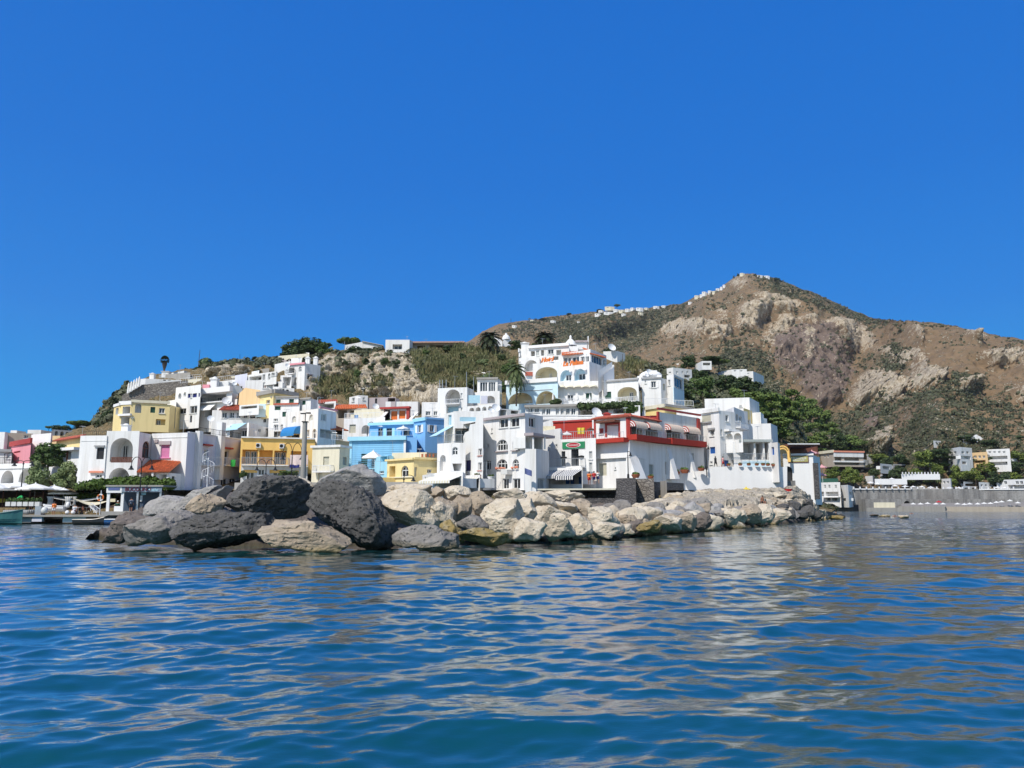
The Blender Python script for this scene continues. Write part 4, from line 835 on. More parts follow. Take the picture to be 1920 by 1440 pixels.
h.block([(700, 790), (778, 786)], 143, 812, 'white', d=3); h.done()
h = House('white_house', 'bare white block behind the orange doors', 755, 770, 157); h.block([(723, 753), (784, 753), (790, 756)], 157, 790, 'white', d=6); h.done()
h = House('white_house', 'white block with two small windows directly above the blue house', 808, 783, 148); h.block([(791, 754), (826, 754), (832, 756)], 148, 800, 'white', d=6, holes=[(0, 'w', 798, 771, 807, 779), (0, 'w', 813, 771, 820, 779)]); h.block([(778, 783), (836, 781)], 144, 800, 'white', d=3); h.done()
# ---- the blue house
h = House('blue_house', 'bright sky blue house with clapboard lines and a set back upper storey', 720, 895, 130)
h.block([(655, 824.5), (762, 822.5)], 130, 905, 'skyblue', d=9, holes=[(0, 's', 677, 850, 689, 877, {'pm': 'green'}), (0, 'w', 696, 857, 706, 878, {'sill': 0}), (0, 'A', 690, 884, 702, 893, {'dp': 1}), (0, 'w', 735, 852, 741, 858)])
a = h.segs[0]; mb = MB()
for y in range(834, 880, 4): r = a.rect(656, y, 761, y + .7); mb.box((.05, 0, r[1]), (a.L - .05, .05, r[3]), 0, a.M())
h.add(mb, 'clapboard', M['skyblue']); M['paleblue'] = plaster((.36, .66, .80), .3)
h.band(0, 654, 818.5, 763, 826, .5, 'paleblue', 'cornice'); h.band(0, 655, 826, 660, 880, .12, 'paleblue', 'quoin'); h.band(0, 757, 826, 761, 880, .12, 'clean', 'quoin')
h.block([(693, 795), (779, 792)], 137, 830, 'blue', d=6, holes=[(0, 'd', 709, 803, 717.5, 818, {'pm': 'glass'}), (0, 'd', 725, 803, 735, 818, {'pm': 'glass', 'sh': 'paleblue'}), (0, 'd', 757, 803, 768, 817, {'pm': 'glass'})]); h.band(1, 692, 792, 780, 797, .5, 'paleblue', 'cornice')
roofrail(h, [(695, 819), (775, 817)], 131.5, .9, 'rail', .8); h.balcony(0, 676, 708, 866, 878, 1.0, 'iron', 'paleblue')
h.block([(776, 788), (798, 784.5), (836, 787.5)], 133, 890, 'blue', d=8, holes=[(1, 'w', 806, 797, 814, 810, {'sh': 'clean'}), (0, 'w', 784, 836, 790, 842), (0, 'w', 783, 797, 790, 811, {'sh': 'clean'})]); h.band(2, 776, 784, 799, 790, .25, 'paleblue', 'cornice'); h.band(3, 798, 783.5, 836, 787, .2, 'blue', 'cornice')
h.block([(758, 820), (782, 820)], 128.5, 870, 'blue', d=4); h.block([(703, 857), (727, 854)], 123, 908, 'paleblue', d=5, holes=[(0, 'L', 713, 850, 726, 866, {'dp': 1}), (0, 'w', 711, 883, 720, 888)]); h.block([(626, 871), (658, 870)], 125, 905, 'skyblue', d=4, holes=[(0, 'A', 632, 880, 644, 898)]); roofrail(h, [(627, 871), (657, 870)], 125.2, .8, 'iron'); h.done()
# ---- little yellow house
h = House('yellow_house', 'small yellow house with one arched window in front of the blue house', 775, 905, 117)
h.block([(726, 862.5), (776, 859), (827, 861)], 117, 918, 'paleyellow', d=8, holes=[(0, 'a', 752, 873, 766, 894), (0, 'L', 730, 874, 741, 894, {'dp': 1.5, 'in': [(.1, .9, 0, .9)]}), (1, 's', 777, 876, 782, 894, {'pm': 'creamdoor'}), (1, 'w', 801, 880, 810, 887)]); h.band(0, 725, 860, 777, 863.5, .35, 'paleyellow', 'cornice'); h.band(1, 776, 858, 827, 862, .3, 'paleyellow', 'cornice'); h.band(0, 726, 894, 776, 896, .2, 'cream', 'string_course')
h.block([(735, 849), (800, 848), (826, 850)], 120, 866, 'cream', d=6)
for x in (790, 797, 804, 811): h.box3(x, x + 3, 851, 857, 118, .4, 'terracotta', 'roof_pot')
h.block([(712, 895), (760, 896)], 114, 918, 'yellow', d=3); h.done()
# ---- main white corner house
h = House('white_house', 'large white corner house with tall arched windows and a stepped stair gable above the boulders', 930, 910, 113)
h.block([(833, 776), (852, 772), (893, 772.5)], 117, 840, 'white', d=8, holes=[(0, 's', 840, 778, 846.5, 797, {'pm': 'bluestripe'}), (1, 'L', 853, 803, 879, 830, {'dp': 1.6, 'in': [(.05, .95, 0, .96)]}), (1, 's', 862, 782, 893, 790, {'pm': 'bluestripe', 'dp': .1})])
h.block([(820, 832), (846, 830), (873, 830)], 113.5, 918, 'white', d=6, holes=[(1, 'a', 848, 838, 859, 853, {'mul': 1}), (0, 'A', 825, 853, 835.5, 883, {'dp': .9}), (1, 'e', 848, 869, 866, 883, {'dp': 1.8})])
roofrail(h, [(821, 831.5), (846, 829.5), (868, 829.5)], 113.6, 1.1, 'steel', .2); h.awning(0, 836, 850, 800, 812, 2.6, ('bluestripe', 'bluestripe', 'iron'), valance=.05, n=4); h.box3(846, 850, 810, 831, 115, .3, 'white', 'post')
h.block([(869, 795), (906, 788)], 114.3, 918, 'white2', d=7, holes=[(0, 'w', 896.5, 841, 904, 854, {'sm': 'tilered'})])
sg = h.segs[-1]; st = [(869, 818), (872, 811), (879, 808), (881, 796), (891, 794), (893, 778), (905, 777)]; sg.top = [(0, sg.z0), (sg.L, sg.z0)] + [sg.sz(*p) for p in reversed(st)]; sg.top[2] = (sg.L, sg.top[2][1]); sg.top[-1] = (0, sg.top[-1][1])
sg.holes += [('d', sg.rect(872.5, 863, 883, 883), {'pm': 'navy'}), ('w', sg.rect(896, 867, 903.5, 882), {'sm': 'tilered'}), ]
h.block([(905, 784), (985, 774)], 114, 918, 'white', d=9, holes=[(0, 'w', 936, 785, 952.5, 802), (0, 'w', 957, 783, 973.5, 800.5), (0, 'a', 931, 824, 952, 845, {'mul': 3}), (0, 'a', 961, 822.5, 973, 843.5), (0, 'a', 931.5, 861, 951.5, 880.5, {'mul': 2}), (0, 'a', 961, 861, 973, 880), (0, 'w', 913, 832, 917, 840), (0, 'w', 921, 803, 923.5, 811), (0, 'w', 910.5, 863.5, 920.5, 881), (0, 'w', 942, 897, 954, 917, {'sill': 0}), (0, 'w', 961, 897, 975.5, 917, {'sill': 0})])
S4 = len(h.segs) - 1
h.band(S4, 904, 780, 986, 784.5, .35, 'mauve', 'cornice'); h.band(S4, 930, 845.5, 953, 847.5, .3, 'mauve', 'sill'); h.band(S4, 960, 844, 974, 846, .3, 'mauve', 'sill'); h.band(S4, 895, 835.5, 905.5, 839, .3, 'salmon', 'hood'); h.band(S4, 871, 863, 890, 865.5, .5, 'salmon', 'hood') if 0 else None
for x0, x1, y in ((931, 953, 878), (961, 974, 877)):
    mb = MB(); a = h.segs[S4]; r = a.rect(x0, y, x1, y + 3); 
    for i in range(14): c = a.w(r[0] + (r[2] - r[0]) * rnd.random(), r[1] + .15 + .2 * rnd.random(), .2 + .1 * rnd.random()); mb.lathe(c, [(.02, -.12), (.16, 0), (.02, .12)], 5)
    h.add(mb, 'flower_box', M['salmon'])
h.band(S4, 949, 881, 961, 890, 1.0, 'ac', 'air_conditioner')
h.block([(984.6, 774.3), (1018, 777)], 106.5, 918, 'white2', d=6, Ys=[110.6], holes=[(0, 'w', 992, 783, 1003.5, 801), (0, 'L', 986, 820, 999, 841, {'dp': 2}), (0, 'L', 1002, 820, 1016, 842, {'dp': 2}), (0, 'L', 984.5, 896, 998, 918, {'dp': .3, 'in': [(.1, .9, 0, .95)]})])
S5 = len(h.segs) - 1; A4 = h.segs[S4]
q_ = A4.w(A4.L, A4.z1); sg = h.segs[S5]
h.band(S5, 983, 815, 1024, 820, 1.4, 'mauve', 'loggia_roof'); h.box3(998, 1001, 820, 842, q_.y - 1.2, .3, 'white', 'column'); h.box3(1020, 1023, 820, 842, q_.y + 1.0, .3, 'white', 'column')
h.block([(984.8, 842), (1005, 841.5), (1029, 846)], q_.y - 1.6, 918, 'white2', d=5, holes=[(1, 'w', 1008, 897, 1022, 917, {'sill': 0, 'pm': 'greydoor'})])
h.block([(1003, 783), (1018, 782)], 113, 800, 'white2', d=4); h.done()
h = House('terrace_house', 'low white seafront terrace with two cream awnings in front of the corner house', 830, 912, 109)
h.block([(792, 891), (815, 887), (868, 885)], 110, 925, 'white', d=6, holes=[(1, 'L', 822, 897, 862, 915, {'dp': 3}), (0, 'w', 796, 894, 799, 899)]); h.awning(1, 806, 865, 893, 901, 2.0, ('creamcanvas', 'canvas', 'iron'), n=24, valance=.3); h.block([(866, 892), (900, 890)], 109, 925, 'white', d=5, holes=[(0, 'L', 871, 898, 897, 915, {'dp': 2.5})]); h.awning(2, 869, 899, 896, 903, 1.2, ('creamcanvas', 'canvas', 'iron'), n=12, valance=.35)
h.block([(896, 902), (926, 904)], 108, 925, 'white2', d=3); h.done()
h = House('roof_terrace', 'white roof terrace with a row of scalloped arches above the corner house', 905, 770, 128, 'terrace')
h.block([(876, 762), (937, 757)], 133, 800, 'white', d=4, holes=[(0, 'A', 880, 764.5, 889, 772, {'dp': 1}), (0, 'A', 892, 763.5, 901, 771, {'dp': 1}), (0, 'A', 904, 762.5, 912, 770, {'dp': 1}), (0, 'A', 915, 761.5, 923, 769, {'dp': 1}), (0, 'A', 926, 760.5, 934, 768, {'dp': 1})]); h.block([(850, 771), (935, 771)], 122, 800, 'white2', d=4)
h.block([(935, 766), (975, 769)], 124, 790, 'white2', d=3, holes=[(0, 'L', 938, 768, 950, 780), (0, 'L', 958, 770, 972, 776)]); h.dish(929, 766, 124, .7); h.dish(921, 770, 121, .4); h.done()
# ---- left of the hotel
h = House('white_house', 'white tower like house with a deep round arch niche left of the glass room', 850, 775, 146)
h.block([(821, 728), (876, 726), (888, 731)], 146, 800, 'white', d=7, holes=[(0, 'A', 835, 730, 863, 756, {'dp': 2.6, 'in': [(.3, .7, .1, .5)]}), (0, 'w', 863.8, 737, 867, 747), (0, 'd', 837, 761, 860, 775, {'pm': 'bluestripe', 'dp': 1.2}), (0, 'w', 864, 764, 867, 771)]); h.balcony(0, 836, 863, 749, 757, .6, 'rail', 'white')
for x in (824, 829, 836): h.box3(x, x + .9, 712, 729, 147, .15, 'steel', 'post')
h.done()
h = House('glass_room', 'white rooftop room with tall glazed doors above the terrace left of the palm', 915, 730, 152)
h.block([(895, 710), (933, 709.5), (941, 715)], 152, 745, 'white', d=6, holes=[(0, 'w', 900, 716, 914, 734, {'mul': 2, 'sill': 0}), (0, 'w', 916, 716, 929, 734, {'mul': 2, 'sill': 0})]); h.band(0, 894, 708, 934, 711.5, .4, 'concrete', 'roof'); h.block([(877, 737), (900, 735), (937, 733)], 149, 765, 'white', d=4, holes=[(1, 'A', 909, 742, 928, 756, {'dp': 1.5})]); h.box3(876, 900, 741, 756, 145, .1, 'bluestripe', 'hanging_sheet'); h.box3(902, 914, 742, 757, 144.5, .1, 'lilac', 'hanging_sheet'); h.box3(936, 940, 736, 748, 147, .3, 'creamcanvas', 'folded_umbrella'); h.done()
# ---- hotel
h = House('hotel', 'large white terraced hotel with orange script lettering and round arches on the upper hillside', 1060, 755, 158, 'hotel')
h.block([(973, 655), (992, 652.5), (1067, 647)], 170, 705, 'white', d=9, holes=[(1, 'L', 995, 658, 1003, 668, {'dp': 1.5}), (1, 'w', 1005, 657, 1011, 667, {'pm': 'greydoor'}), (1, 'L', 1014, 656, 1020, 667, {'dp': 1.2}), (1, 'w', 1027, 655, 1038, 664, {'mul': 1}), (1, 'L', 1043, 656, 1052, 666, {'dp': 1}), (1, 'L', 1037, 668, 1047, 675, {'dp': 1.5})]); h.band(1, 991, 646, 1068, 651, .5, 'clean', 'roof_slab')
for i in range(4): h.box3(971.5 + i * 1.2, 974 + i * 1.2, 653 + i * 9, 653 + i * 9 + 7, 169.2, 1, 'clean', 'quoin')
h.block([(976, 671), (1012, 668.5)], 167.5, 712, 'white', d=4, holes=[(0, 'A', 983, 675, 1009, 696, {'dp': 2.2, 'ah': .75})]); chimney(h, 984, 641, 656, 172, 1.6)
h.block([(999, 682), (1052, 677.5)], 163, 725, 'white', d=7, holes=[(0, 'A', 1004, 688, 1045, 712.5, {'dp': 2.6, 'ah': .55, 'im': 'cream', 'in': [(.42, .52, 0, .62), (.75, .98, 0, .6)]})])
h.block([(1051, 664), (1107, 661), (1137, 668)], 164.5, 700, 'white', d=7, Ys=[159, 166], holes=[(0, 'w', 1056.5, 670, 1063.5, 682), (0, 'w', 1064.5, 670, 1071, 682), (0, 'w', 1072.5, 669, 1086, 681, {'mul': 1}), (0, 'w', 1088.5, 668.5, 1096, 679), (0, 'w', 1097.5, 668, 1104.5, 678.5), (1, 'w', 1110, 668, 1129, 683, {'mul': 3}), (1, 'w', 1131, 675, 1135, 684)])
h.tileroof(P(1053, 661, 166), P(1092, 658, 162), P(1093.5, 662.5, 160), P(1053, 666, 163), 'tile', 14); h.tileroof(P(1092, 652, 166), P(1104, 656, 166), P(1137, 671, 164.5), P(1107, 663, 158.4), 'tile', 12)
h.box3(1080, 1101, 640, 655, 168, 4, 'clean', 'roof_room'); h.box3(1102, 1104, 630, 655, 168, .5, 'clean', 'flue'); h.box3(1079, 1102, 638, 641, 167.6, 5, 'mauve', 'roof_room_eave'); h.box3(1066, 1084, 649, 659, 167, 4, 'clean', 'pergola')
mb = MB(); mb.lathe(P(1070, 648, 168), [(1.3, 0), (1.1, .6), (.5, 1.3), (.25, 1.4), (.25, 2.0), (.05, 2.3)], 12); h.add(mb, 'cupola', M['clean'])
h.block([(1048, 684), (1105, 679), (1140, 690)], 159, 760, 'white', d=7, Ys=[155, 163], holes=[(0, 'A', 1050.5, 694, 1071, 715, {'dp': 1.0, 'ah': .62, 'im': 'bluish', 'in': [(.3, .85, .08, .62)]}), (0, 'A', 1077, 691.5, 1098, 713, {'dp': 1.0, 'ah': .62, 'im': 'bluish', 'in': [(.2, .8, .08, .62)]})]); h.band(6, 1052, 714.5, 1070, 716, .25, 'clean', 'sill') if len(h.segs) > 6 else None
h.block([(949, 719), (1046, 712.5)], 155, 765, 'bluish', d=8, holes=[(0, 'A', 953, 736, 999, 757, {'dp': 3, 'ah': .85, 'im': 'cream'}), (0, 'A', 1005, 733, 1043, 757, {'dp': 3, 'ah': .85, 'im': 'cream'})]); k_ = len(h.segs) - 1; h.band(k_, 948, 711, 1046, 718.5, .35, 'clean', 'cornice'); h.band(k_, 972, 731.5, 1036, 732.5, .08, 'grey', 'string_course')
h.box3(985, 999, 697, 704, 160, 2, 'tilered', 'small_roof'); h.box3(968, 998, 704, 716, 160.5, 3, 'white', 'terrace_room')
h.block([(1045, 716), (1123, 714)], 154, 770, 'white', d=5, holes=[(0, 'w', 1064, 740, 1075, 752, {'sill': 0}), (0, 's', 1098.5, 737, 1109.5, 750, {'pm': 'green'})]); k_ = len(h.segs) - 1; sg = h.segs[k_]; mb = MB()
a0, z0, a1, z1 = sg.rect(1047, 722, 1121, 733)
for i in range(5):        # scalloped half-shell canopies
    c = a0 + (a1 - a0) * (i + .5) / 5; r = (a1 - a0) / 10; nn = 10; hh = z1 - z0
    for j in range(nn):
        t0, t1 = math.pi * j / nn, math.pi * (j + 1) / nn
        for u in range(4):
            v0, v1 = u / 4, (u + 1) / 4; g = lambda t, v: sg.w(c + r * math.cos(t), z0 + hh * .35 + hh * .65 * math.sin(t) * math.cos(v * 1.2), 1.3 * math.sin(v * 1.5) * (.35 + .65 * math.sin(t)))
            mb.poly([g(t0, v0), g(t1, v0), g(t1, v1), g(t0, v1)])
h.add(mb, 'shell_canopy', M['cream'])
h.block([(1121, 714), (1197, 708)], 154, 775, 'white', d=7, holes=[(0, 's', 1134, 734.5, 1146, 748, {'pm': 'green'}), (0, 'A', 1158, 725.5, 1194, 754, {'dp': 2.2, 'ah': .42, 'im': 'cream', 'in': [(.42, .62, .1, .72)]})]); h.band(len(h.segs) - 1, 1120, 712, 1198, 715, .3, 'grey', 'cornice'); h.balcony(len(h.segs) - 1, 1157, 1196, 745, 754, .8, 'rail', 'white')
mb = MB()
for (x0, y0), (x1, y1) in (((1122, 708), (1148, 690)), ((1132, 716), (1151, 700))):
    a, b = P(x0, y0, 152), P(x1, y1, 156); o = Vector((0, .5, 0)); up = Vector((0, 0, 1.3)); lo = Vector((0, 0, -3)); mb.poly([a + lo, b + lo, b + up, a + up]); mb.poly([a + lo + o, a + up + o, b + up + o, b + lo + o]); mb.poly([a + up, b + up, b + up + o, a + up + o]); mb.poly([b + lo, b + lo + o, b + up + o, b + up])
h.add(mb, 'stair_wall', M['clean']); h.box3(1143, 1152, 684, 712, 157, 3, 'clean', 'stair_tower')
roofrail(h, [(1046, 757), (1160, 756), (1197, 756)], 149, 1.0, 'rail', .3); h.block([(1040, 757), (1198, 755)], 149, 775, 'white2', d=5)
e1 = (P(1100, 681, 155.5) - P(1050, 684, 159)); e1.z = 0; e1.normalize()
sgn = h.box3(1012, 1013, 679, 680, 162, .1, 'orange', 'sign'); text(h, 'Hotel', 1026, 674.5, 161.5, 1.25, 'orange', e1, sgn, .3, .12, bold=.045); text(h, 'La Palma', 1074, 681, 155.4, 1.3, 'orange', e1, sgn, .3, .12, bold=.045); h.done()
h = House('white_house', 'white house with small roof dome and glazed corner beside the hotel', 1240, 750, 152)
h.block([(1203, 710), (1239, 708.5), (1263, 715)], 152, 780, 'white', d=6, holes=[(0, 'w', 1221, 715, 1230, 727, {'sh': 'clean'}), (0, 'w', 1209, 713.5, 1211.5, 719), (1, 's', 1243, 720, 1247, 732, {'pm': 'creamdoor'})]); h.band(0, 1202, 707.5, 1240, 710.5, .25, 'grey', 'cornice')
h.block([(1250, 704), (1263, 701.5), (1282, 710)], 153, 770, 'white', d=6, holes=[(0, 'w', 1252.5, 712, 1257, 723), (1, 'w', 1265, 709, 1280, 728, {'mul': 2})]); h.band(3, 1263, 729.5, 1282, 757, .08, 'bluish', 'wall_panel'); h.block([(1195, 705), (1240, 703)], 156, 715, 'clean', d=4)
mb = MB(); c = P(1220, 705, 157); mb.lathe(c, [(2.3, -.3), (2.2, .2), (1.8, .6), (1.1, .9), (.2, 1.0)], 18); h.add(mb, 'dome', M['clean'], smooth=True); h.dish(1217, 699, 155, .7); h.dish(1212, 704, 153, .4)
roofrail(h, [(1211, 757), (1252, 757)], 147, 1.0, 'rail', .25); roofrail(h, [(1250, 760), (1300, 762)], 141, 1.0, 'rail', .25); h.done()
# ---- restaurant row below the hotel
h = House('veranda_house', 'long white glazed veranda with a white balustrade below the hotel palm', 1035, 780, 140)
h.block([(985, 763), (1084, 761)], 140, 800, 'white', d=6, holes=[(0, 'w', 990, 765, 999, 773), (0, 'w', 1002, 765.5, 1011, 773), (0, 'w', 1016, 766, 1022, 778), (0, 'w', 1024, 766, 1032, 778), (0, 'w', 1042, 765, 1048, 778), (0, 'w', 1051, 765, 1057, 778), (0, 'w', 1061, 765, 1068.5, 778), (0, 'w', 1071, 765, 1079, 778)]); h.band(0, 984, 759, 1086, 763.5, .6, 'concrete', 'roof_slab')
h.block([(1084, 765), (1200, 760)], 140, 800, 'white', d=5, holes=[(0, 'L', 1087, 767, 1140, 781, {'dp': 3.5, 'in': [(.2, .4, 0, .8), (.6, .8, 0, .8)]}), (0, 'L', 1150, 766, 1190, 780, {'dp': 3.5, 'in': [(.2, .6, 0, .8)]})]); h.block([(1012, 788), (1120, 786)], 137, 800, 'white', d=2)
mb = MB(); a, b = P(1014, 788, 136.7), P(1112, 786, 136.7)
for i in range(44): c = a.lerp(b, (i + .5) / 44); mb.lathe(c, [(.07, 0), (.12, .25), (.05, .45), (.1, .75)], 6)
mb.box((a.x, a.y - .12, a.z + .75), (b.x, a.y + .12, a.z + .9)); h.add(mb, 'balustrade', M['clean']); h.done()
h = House('yellow_house', 'flat roofed yellow house right of the restaurant row pergola', 1250, 775, 138); h.block([(1210, 767), (1246, 761.5), (1300, 769)], 138, 800, 'yellow', d=6); h.band(0, 1209, 760, 1247, 766.5, .3, 'cream', 'cornice'); h.band(1, 1245, 761, 1301, 765.5, .3, 'concrete', 'cornice'); h.done()
# ---- green sign house
h = House('white_house', 'weathered white house between the corner house and the green signboard', 1034, 880, 120)
h.block([(1017, 808), (1051, 803), (1054, 806)], 121, 918, 'white2', d=6, holes=[(0, 'w', 1029, 834, 1032, 844), (0, 'w', 1041, 833, 1045, 842), (0, 's', 1018, 860, 1023, 878, {'pm': 'greydoor'})]); h.box3(1016, 1041, 799, 809, 121, 3, 'creamcanvas', 'tarpaulin'); h.done()
h = House('red_wall', 'deep red painted wall behind the roof terrace parasols', 1076, 815, 128, 'wall'); h.block([(1037, 790), (1117, 786)], 128, 830, 'red', d=.6); h.band(0, 1037, 787.5, 1117, 790.5, .2, 'redtrim', 'coping'); h.done()
h = House('restaurant', 'white restaurant with a green signboard, red oval emblem and striped navy awning', 1070, 900, 114, 'restaurant')
h.block([(1050, 824), (1117, 821)], 115, 915, 'white', d=8, holes=[(0, 'd', 1071, 842, 1085, 874, {'pm': 'glass'}), (0, 'w', 1104.5, 846, 1110.5, 861), (0, 'w', 1104.5, 867, 1110.5, 887), (0, 'd', 1053, 846, 1060, 874, {'pm': 'glass'})]); roofrail(h, [(1051, 823), (1116, 820.5)], 115.2, 1.0, 'steel', .3)
sg = h.segs[0]; M['signgreen'] = plain((.02, .22, .09), .5, name='sign green paint'); M['signred'] = plain((.42, .02, .03), .5, name='sign red paint')
sb = h.band(0, 1055, 828.5, 1097, 841, .15, 'signgreen', 'sign'); a0, z0, a1, z1 = sg.rect(1062, 829.5, 1089.5, 839.5)
for k_, m_, f_ in ((.17, 'clean', 1), (.19, 'signred', .88)):
    mb = MB(); mb.poly([sg.w((a0 + a1) / 2 + (a1 - a0) / 2 * f_ * math.cos(t), (z0 + z1) / 2 + (z1 - z0) / 2 * f_ * math.sin(t), k_) for t in [2 * math.pi * i / 28 for i in range(28)]]); h.add(mb, 'emblem', M[m_], sb)
q_ = sg.w((a0 + a1) / 2, (z0 + z1) / 2, .2); u_, v_ = PXc(q_); text(h, 'Tommasone', u_, v_, q_.y, .34, 'clean', sg.e, sb, .1, .01)
h.balcony(0, 1030, 1098, 861, 876, 1.6, 'steel', 'white', .25)
h.block([(1028, 878), (1092, 876)], 111.5, 915, 'white', d=4, holes=[(0, 'L', 1031, 884, 1090, 908, {'dp': 3.4, 'in': [(.08, .4, 0, .7), (.5, .92, 0, .7)], 'pm': 'bluedoor'})])
M['navystripe'] = plain((.02, .025, .06), .8, name='navy canvas'); h.awning(1, 1030, 1060, 882, 892, 2.2, ('navystripe', 'canvas', 'iron'), n=16, valance=.35); h.awning(1, 1058, 1091, 881, 892, 2.4, ('navystripe', 'canvas', 'iron'), n=16, valance=.5); h.done()
# ---- red trimmed restaurant
h = House('restaurant', 'long restaurant with red fascia band, red roof tiles and four striped awnings above buttresses', 1200, 895, 110, 'restaurant')
h.block([(1115, 786), (1179, 780), (1236, 790)], 114, 845, 'clean', d=10, holes=[(0, 'L', 1138, 797, 1160, 818.5, {'dp': 2.5, 'in': [(.1, .9, 0, .95)], 'fm': 'redtrim'}), (0, 'w', 1123, 803, 1131.5, 814, {'fm': 'redtrim', 'fw': .22}), (1, 'L', 1184, 798, 1205, 821, {'dp': 4}), (1, 'L', 1211, 802, 1233, 823, {'dp': 4})])
h.band(0, 1135, 794.5, 1138, 819, .1, 'redtrim', 'door_frame'); h.band(0, 1160, 794, 1163, 819, .1, 'redtrim', 'door_frame'); h.band(0, 1135, 793, 1163, 796.5, .12, 'redtrim', 'door_frame'); h.band(0, 1175, 783, 1179, 820, .14, 'redtrim', 'corner_post'); h.band(0, 1114.5, 786, 1117.5, 822, .14, 'redtrim', 'corner_post'); h.band(1, 1179, 783, 1182, 820, .14, 'redtrim', 'corner_post')
s0, s1 = h.segs[0], h.segs[1]; Z = s0.z1
h.tileroof(s0.w(0, Z + .35, -.9), s0.w(s0.L, Z + .35, -.7), s0.w(s0.L + .3, Z - .05, .45), s0.w(-.3, Z - .05, .45), 'tilered', 26); h.tileroof(s1.w(0, Z + .35, -.7), s1.w(s1.L, Z + .35, -.9), s1.w(s1.L, Z - .05, .45), s1.w(-.3, Z - .05, .45), 'tilered', 26)
h.band(0, 1125, 789.5, 1163, 793, 1.3, 'wood', 'wooden_canopy')
Y2 = (s1.B).y
h.block([(1232.5, 772), (1311, 784)], Y2 - .4, 850, 'white2', d=9, holes=[(0, 'L', 1250, 803, 1276, 827, {'dp': 4}), (0, 'L', 1287, 808, 1309, 831, {'dp': 4})]); h.band(2, 1232, 770.5, 1312, 774, .2, 'redtrim', 'coping'); h.band(2, 1231.5, 772, 1234.5, 792, .2, 'redtrim', 'coping'); h.band(2, 1306, 785, 1311, 806, .2, 'redtrim', 'coping')
h.band(2, 1232, 773, 1312, 786, .1, 'white2', 'x') if 0 else None
AWM = ('fringe', 'fringe2', 'redtrim', 'canvas', 'iron'); M['fringe'] = plain((.70, .52, .40), .8, name='faded awning canvas'); M['fringe2'] = plain((.74, .60, .48), .8, name='pale awning canvas')
for i, x0, x1, yt, yb in ((1, 1180, 1202, 789, 799), (1, 1207, 1230, 792, 802), (2, 1247, 1271, 796, 806), (2, 1281, 1303, 800, 810)): h.awning(i, x0, x1, yt, yb, 1.05, AWM, n=14, valance=.18, dome=True)
# balcony fascia
for i, x0, x1, ya, yb in ((0, 1114, 1179.5, 823, 831), (1, 1179, 1247, 819.5, 829), (2, 1247, 1312, 825.5, 836)):
    sg = h.segs[i]; r = sg.rect(x0, ya, x1, yb); mb = MB(); a_ = 0 if i else -.05; b_ = sg.L + (1.3 if i != 1 else .2)
    r = (max(r[0], -1.3), r[1], min(r[2], sg.L + 1.4), r[3]); mb.box((r[0], -.2, r[1]), (r[2], 1.25, r[3]), 0, sg.M()); h.add(mb, 'balcony', M['red'])
    g = MB(); g.tube(sg.w(r[0], r[3] + .75, 1.2), sg.w(r[2], r[3] + .75, 1.2), .03, n=4)
    for j in range(14): t = r[0] + (r[2] - r[0]) * j / 13; g.tube(sg.w(t, r[3], 1.2), sg.w(t, r[3] + .75, 1.2), .025, n=4)
    h.add(g, 'railing', M['steel'])
# lower storey with buttresses
h.block([(1113, 831), (1178, 828), (1320, 846)], 114.8, 925, 'white', d=10, Ys=[110.4, 125.5], holes=[(0, 'A', 1116.5, 838, 1148, 858, {'dp': 1.8, 'ah': .95, 'in': [(.4, .8, .12, .7)]}), (0, 's', 1122, 868.5, 1137.5, 892, {'pm': 'creamdoor'}), (0, 'w', 1152.5, 876, 1155, 880), (1, 's', 1217, 871, 1225.5, 897, {'pm': 'greydoor'}), (1, 's', 1247, 866, 1252, 890, {'pm': 'greydoor'}), (1, 'w', 1296, 850, 1301, 872)])
s3, s4 = h.segs[3], h.segs[4]
for x, wd, dp, yt, yb, sg in ((1184, 2.6, 2.0, 846, 905, s4), (1252, 1.2, 1.5, 836, 892, s4), (1291, 1.0, 1.3, 842, 890, s4)):
    a, zt = sg.sz(x, yt); zb = sg.sz(x, yb)[1] - .5; mb = MB()
    A_ = [sg.w(a - wd / 2, zb, dp), sg.w(a + wd / 2, zb, dp), sg.w(a + wd / 2 * .75, zt, .05), sg.w(a - wd / 2 * .75, zt, .05)]; B_ = [sg.w(a - wd / 2, zb, -.2), sg.w(a + wd / 2, zb, -.2), sg.w(a + wd / 2 * .75, zt, -.2), sg.w(a - wd / 2 * .75, zt, -.2)]
    mb.poly(A_); mb.poly([A_[0], A_[3], B_[3], B_[0]]); mb.poly([A_[1], B_[1], B_[2], A_[2]]); mb.poly([A_[3], A_[2], B_[2], B_[3]]); h.add(mb, 'buttress', M['white'])
chimney(h, 1138, 773, 786, 117, 1.0, 'redtrim', True); chimney(h, 1212, 779, 786, 116, .8, 'redtrim', False); chimney(h, 1225, 778, 787, 117, .9, 'redtrim', False); h.dish(1117, 775, 118, .8); h.block([(1110, 777), (1190, 775)], 122, 800, 'white2', d=3); h.done()
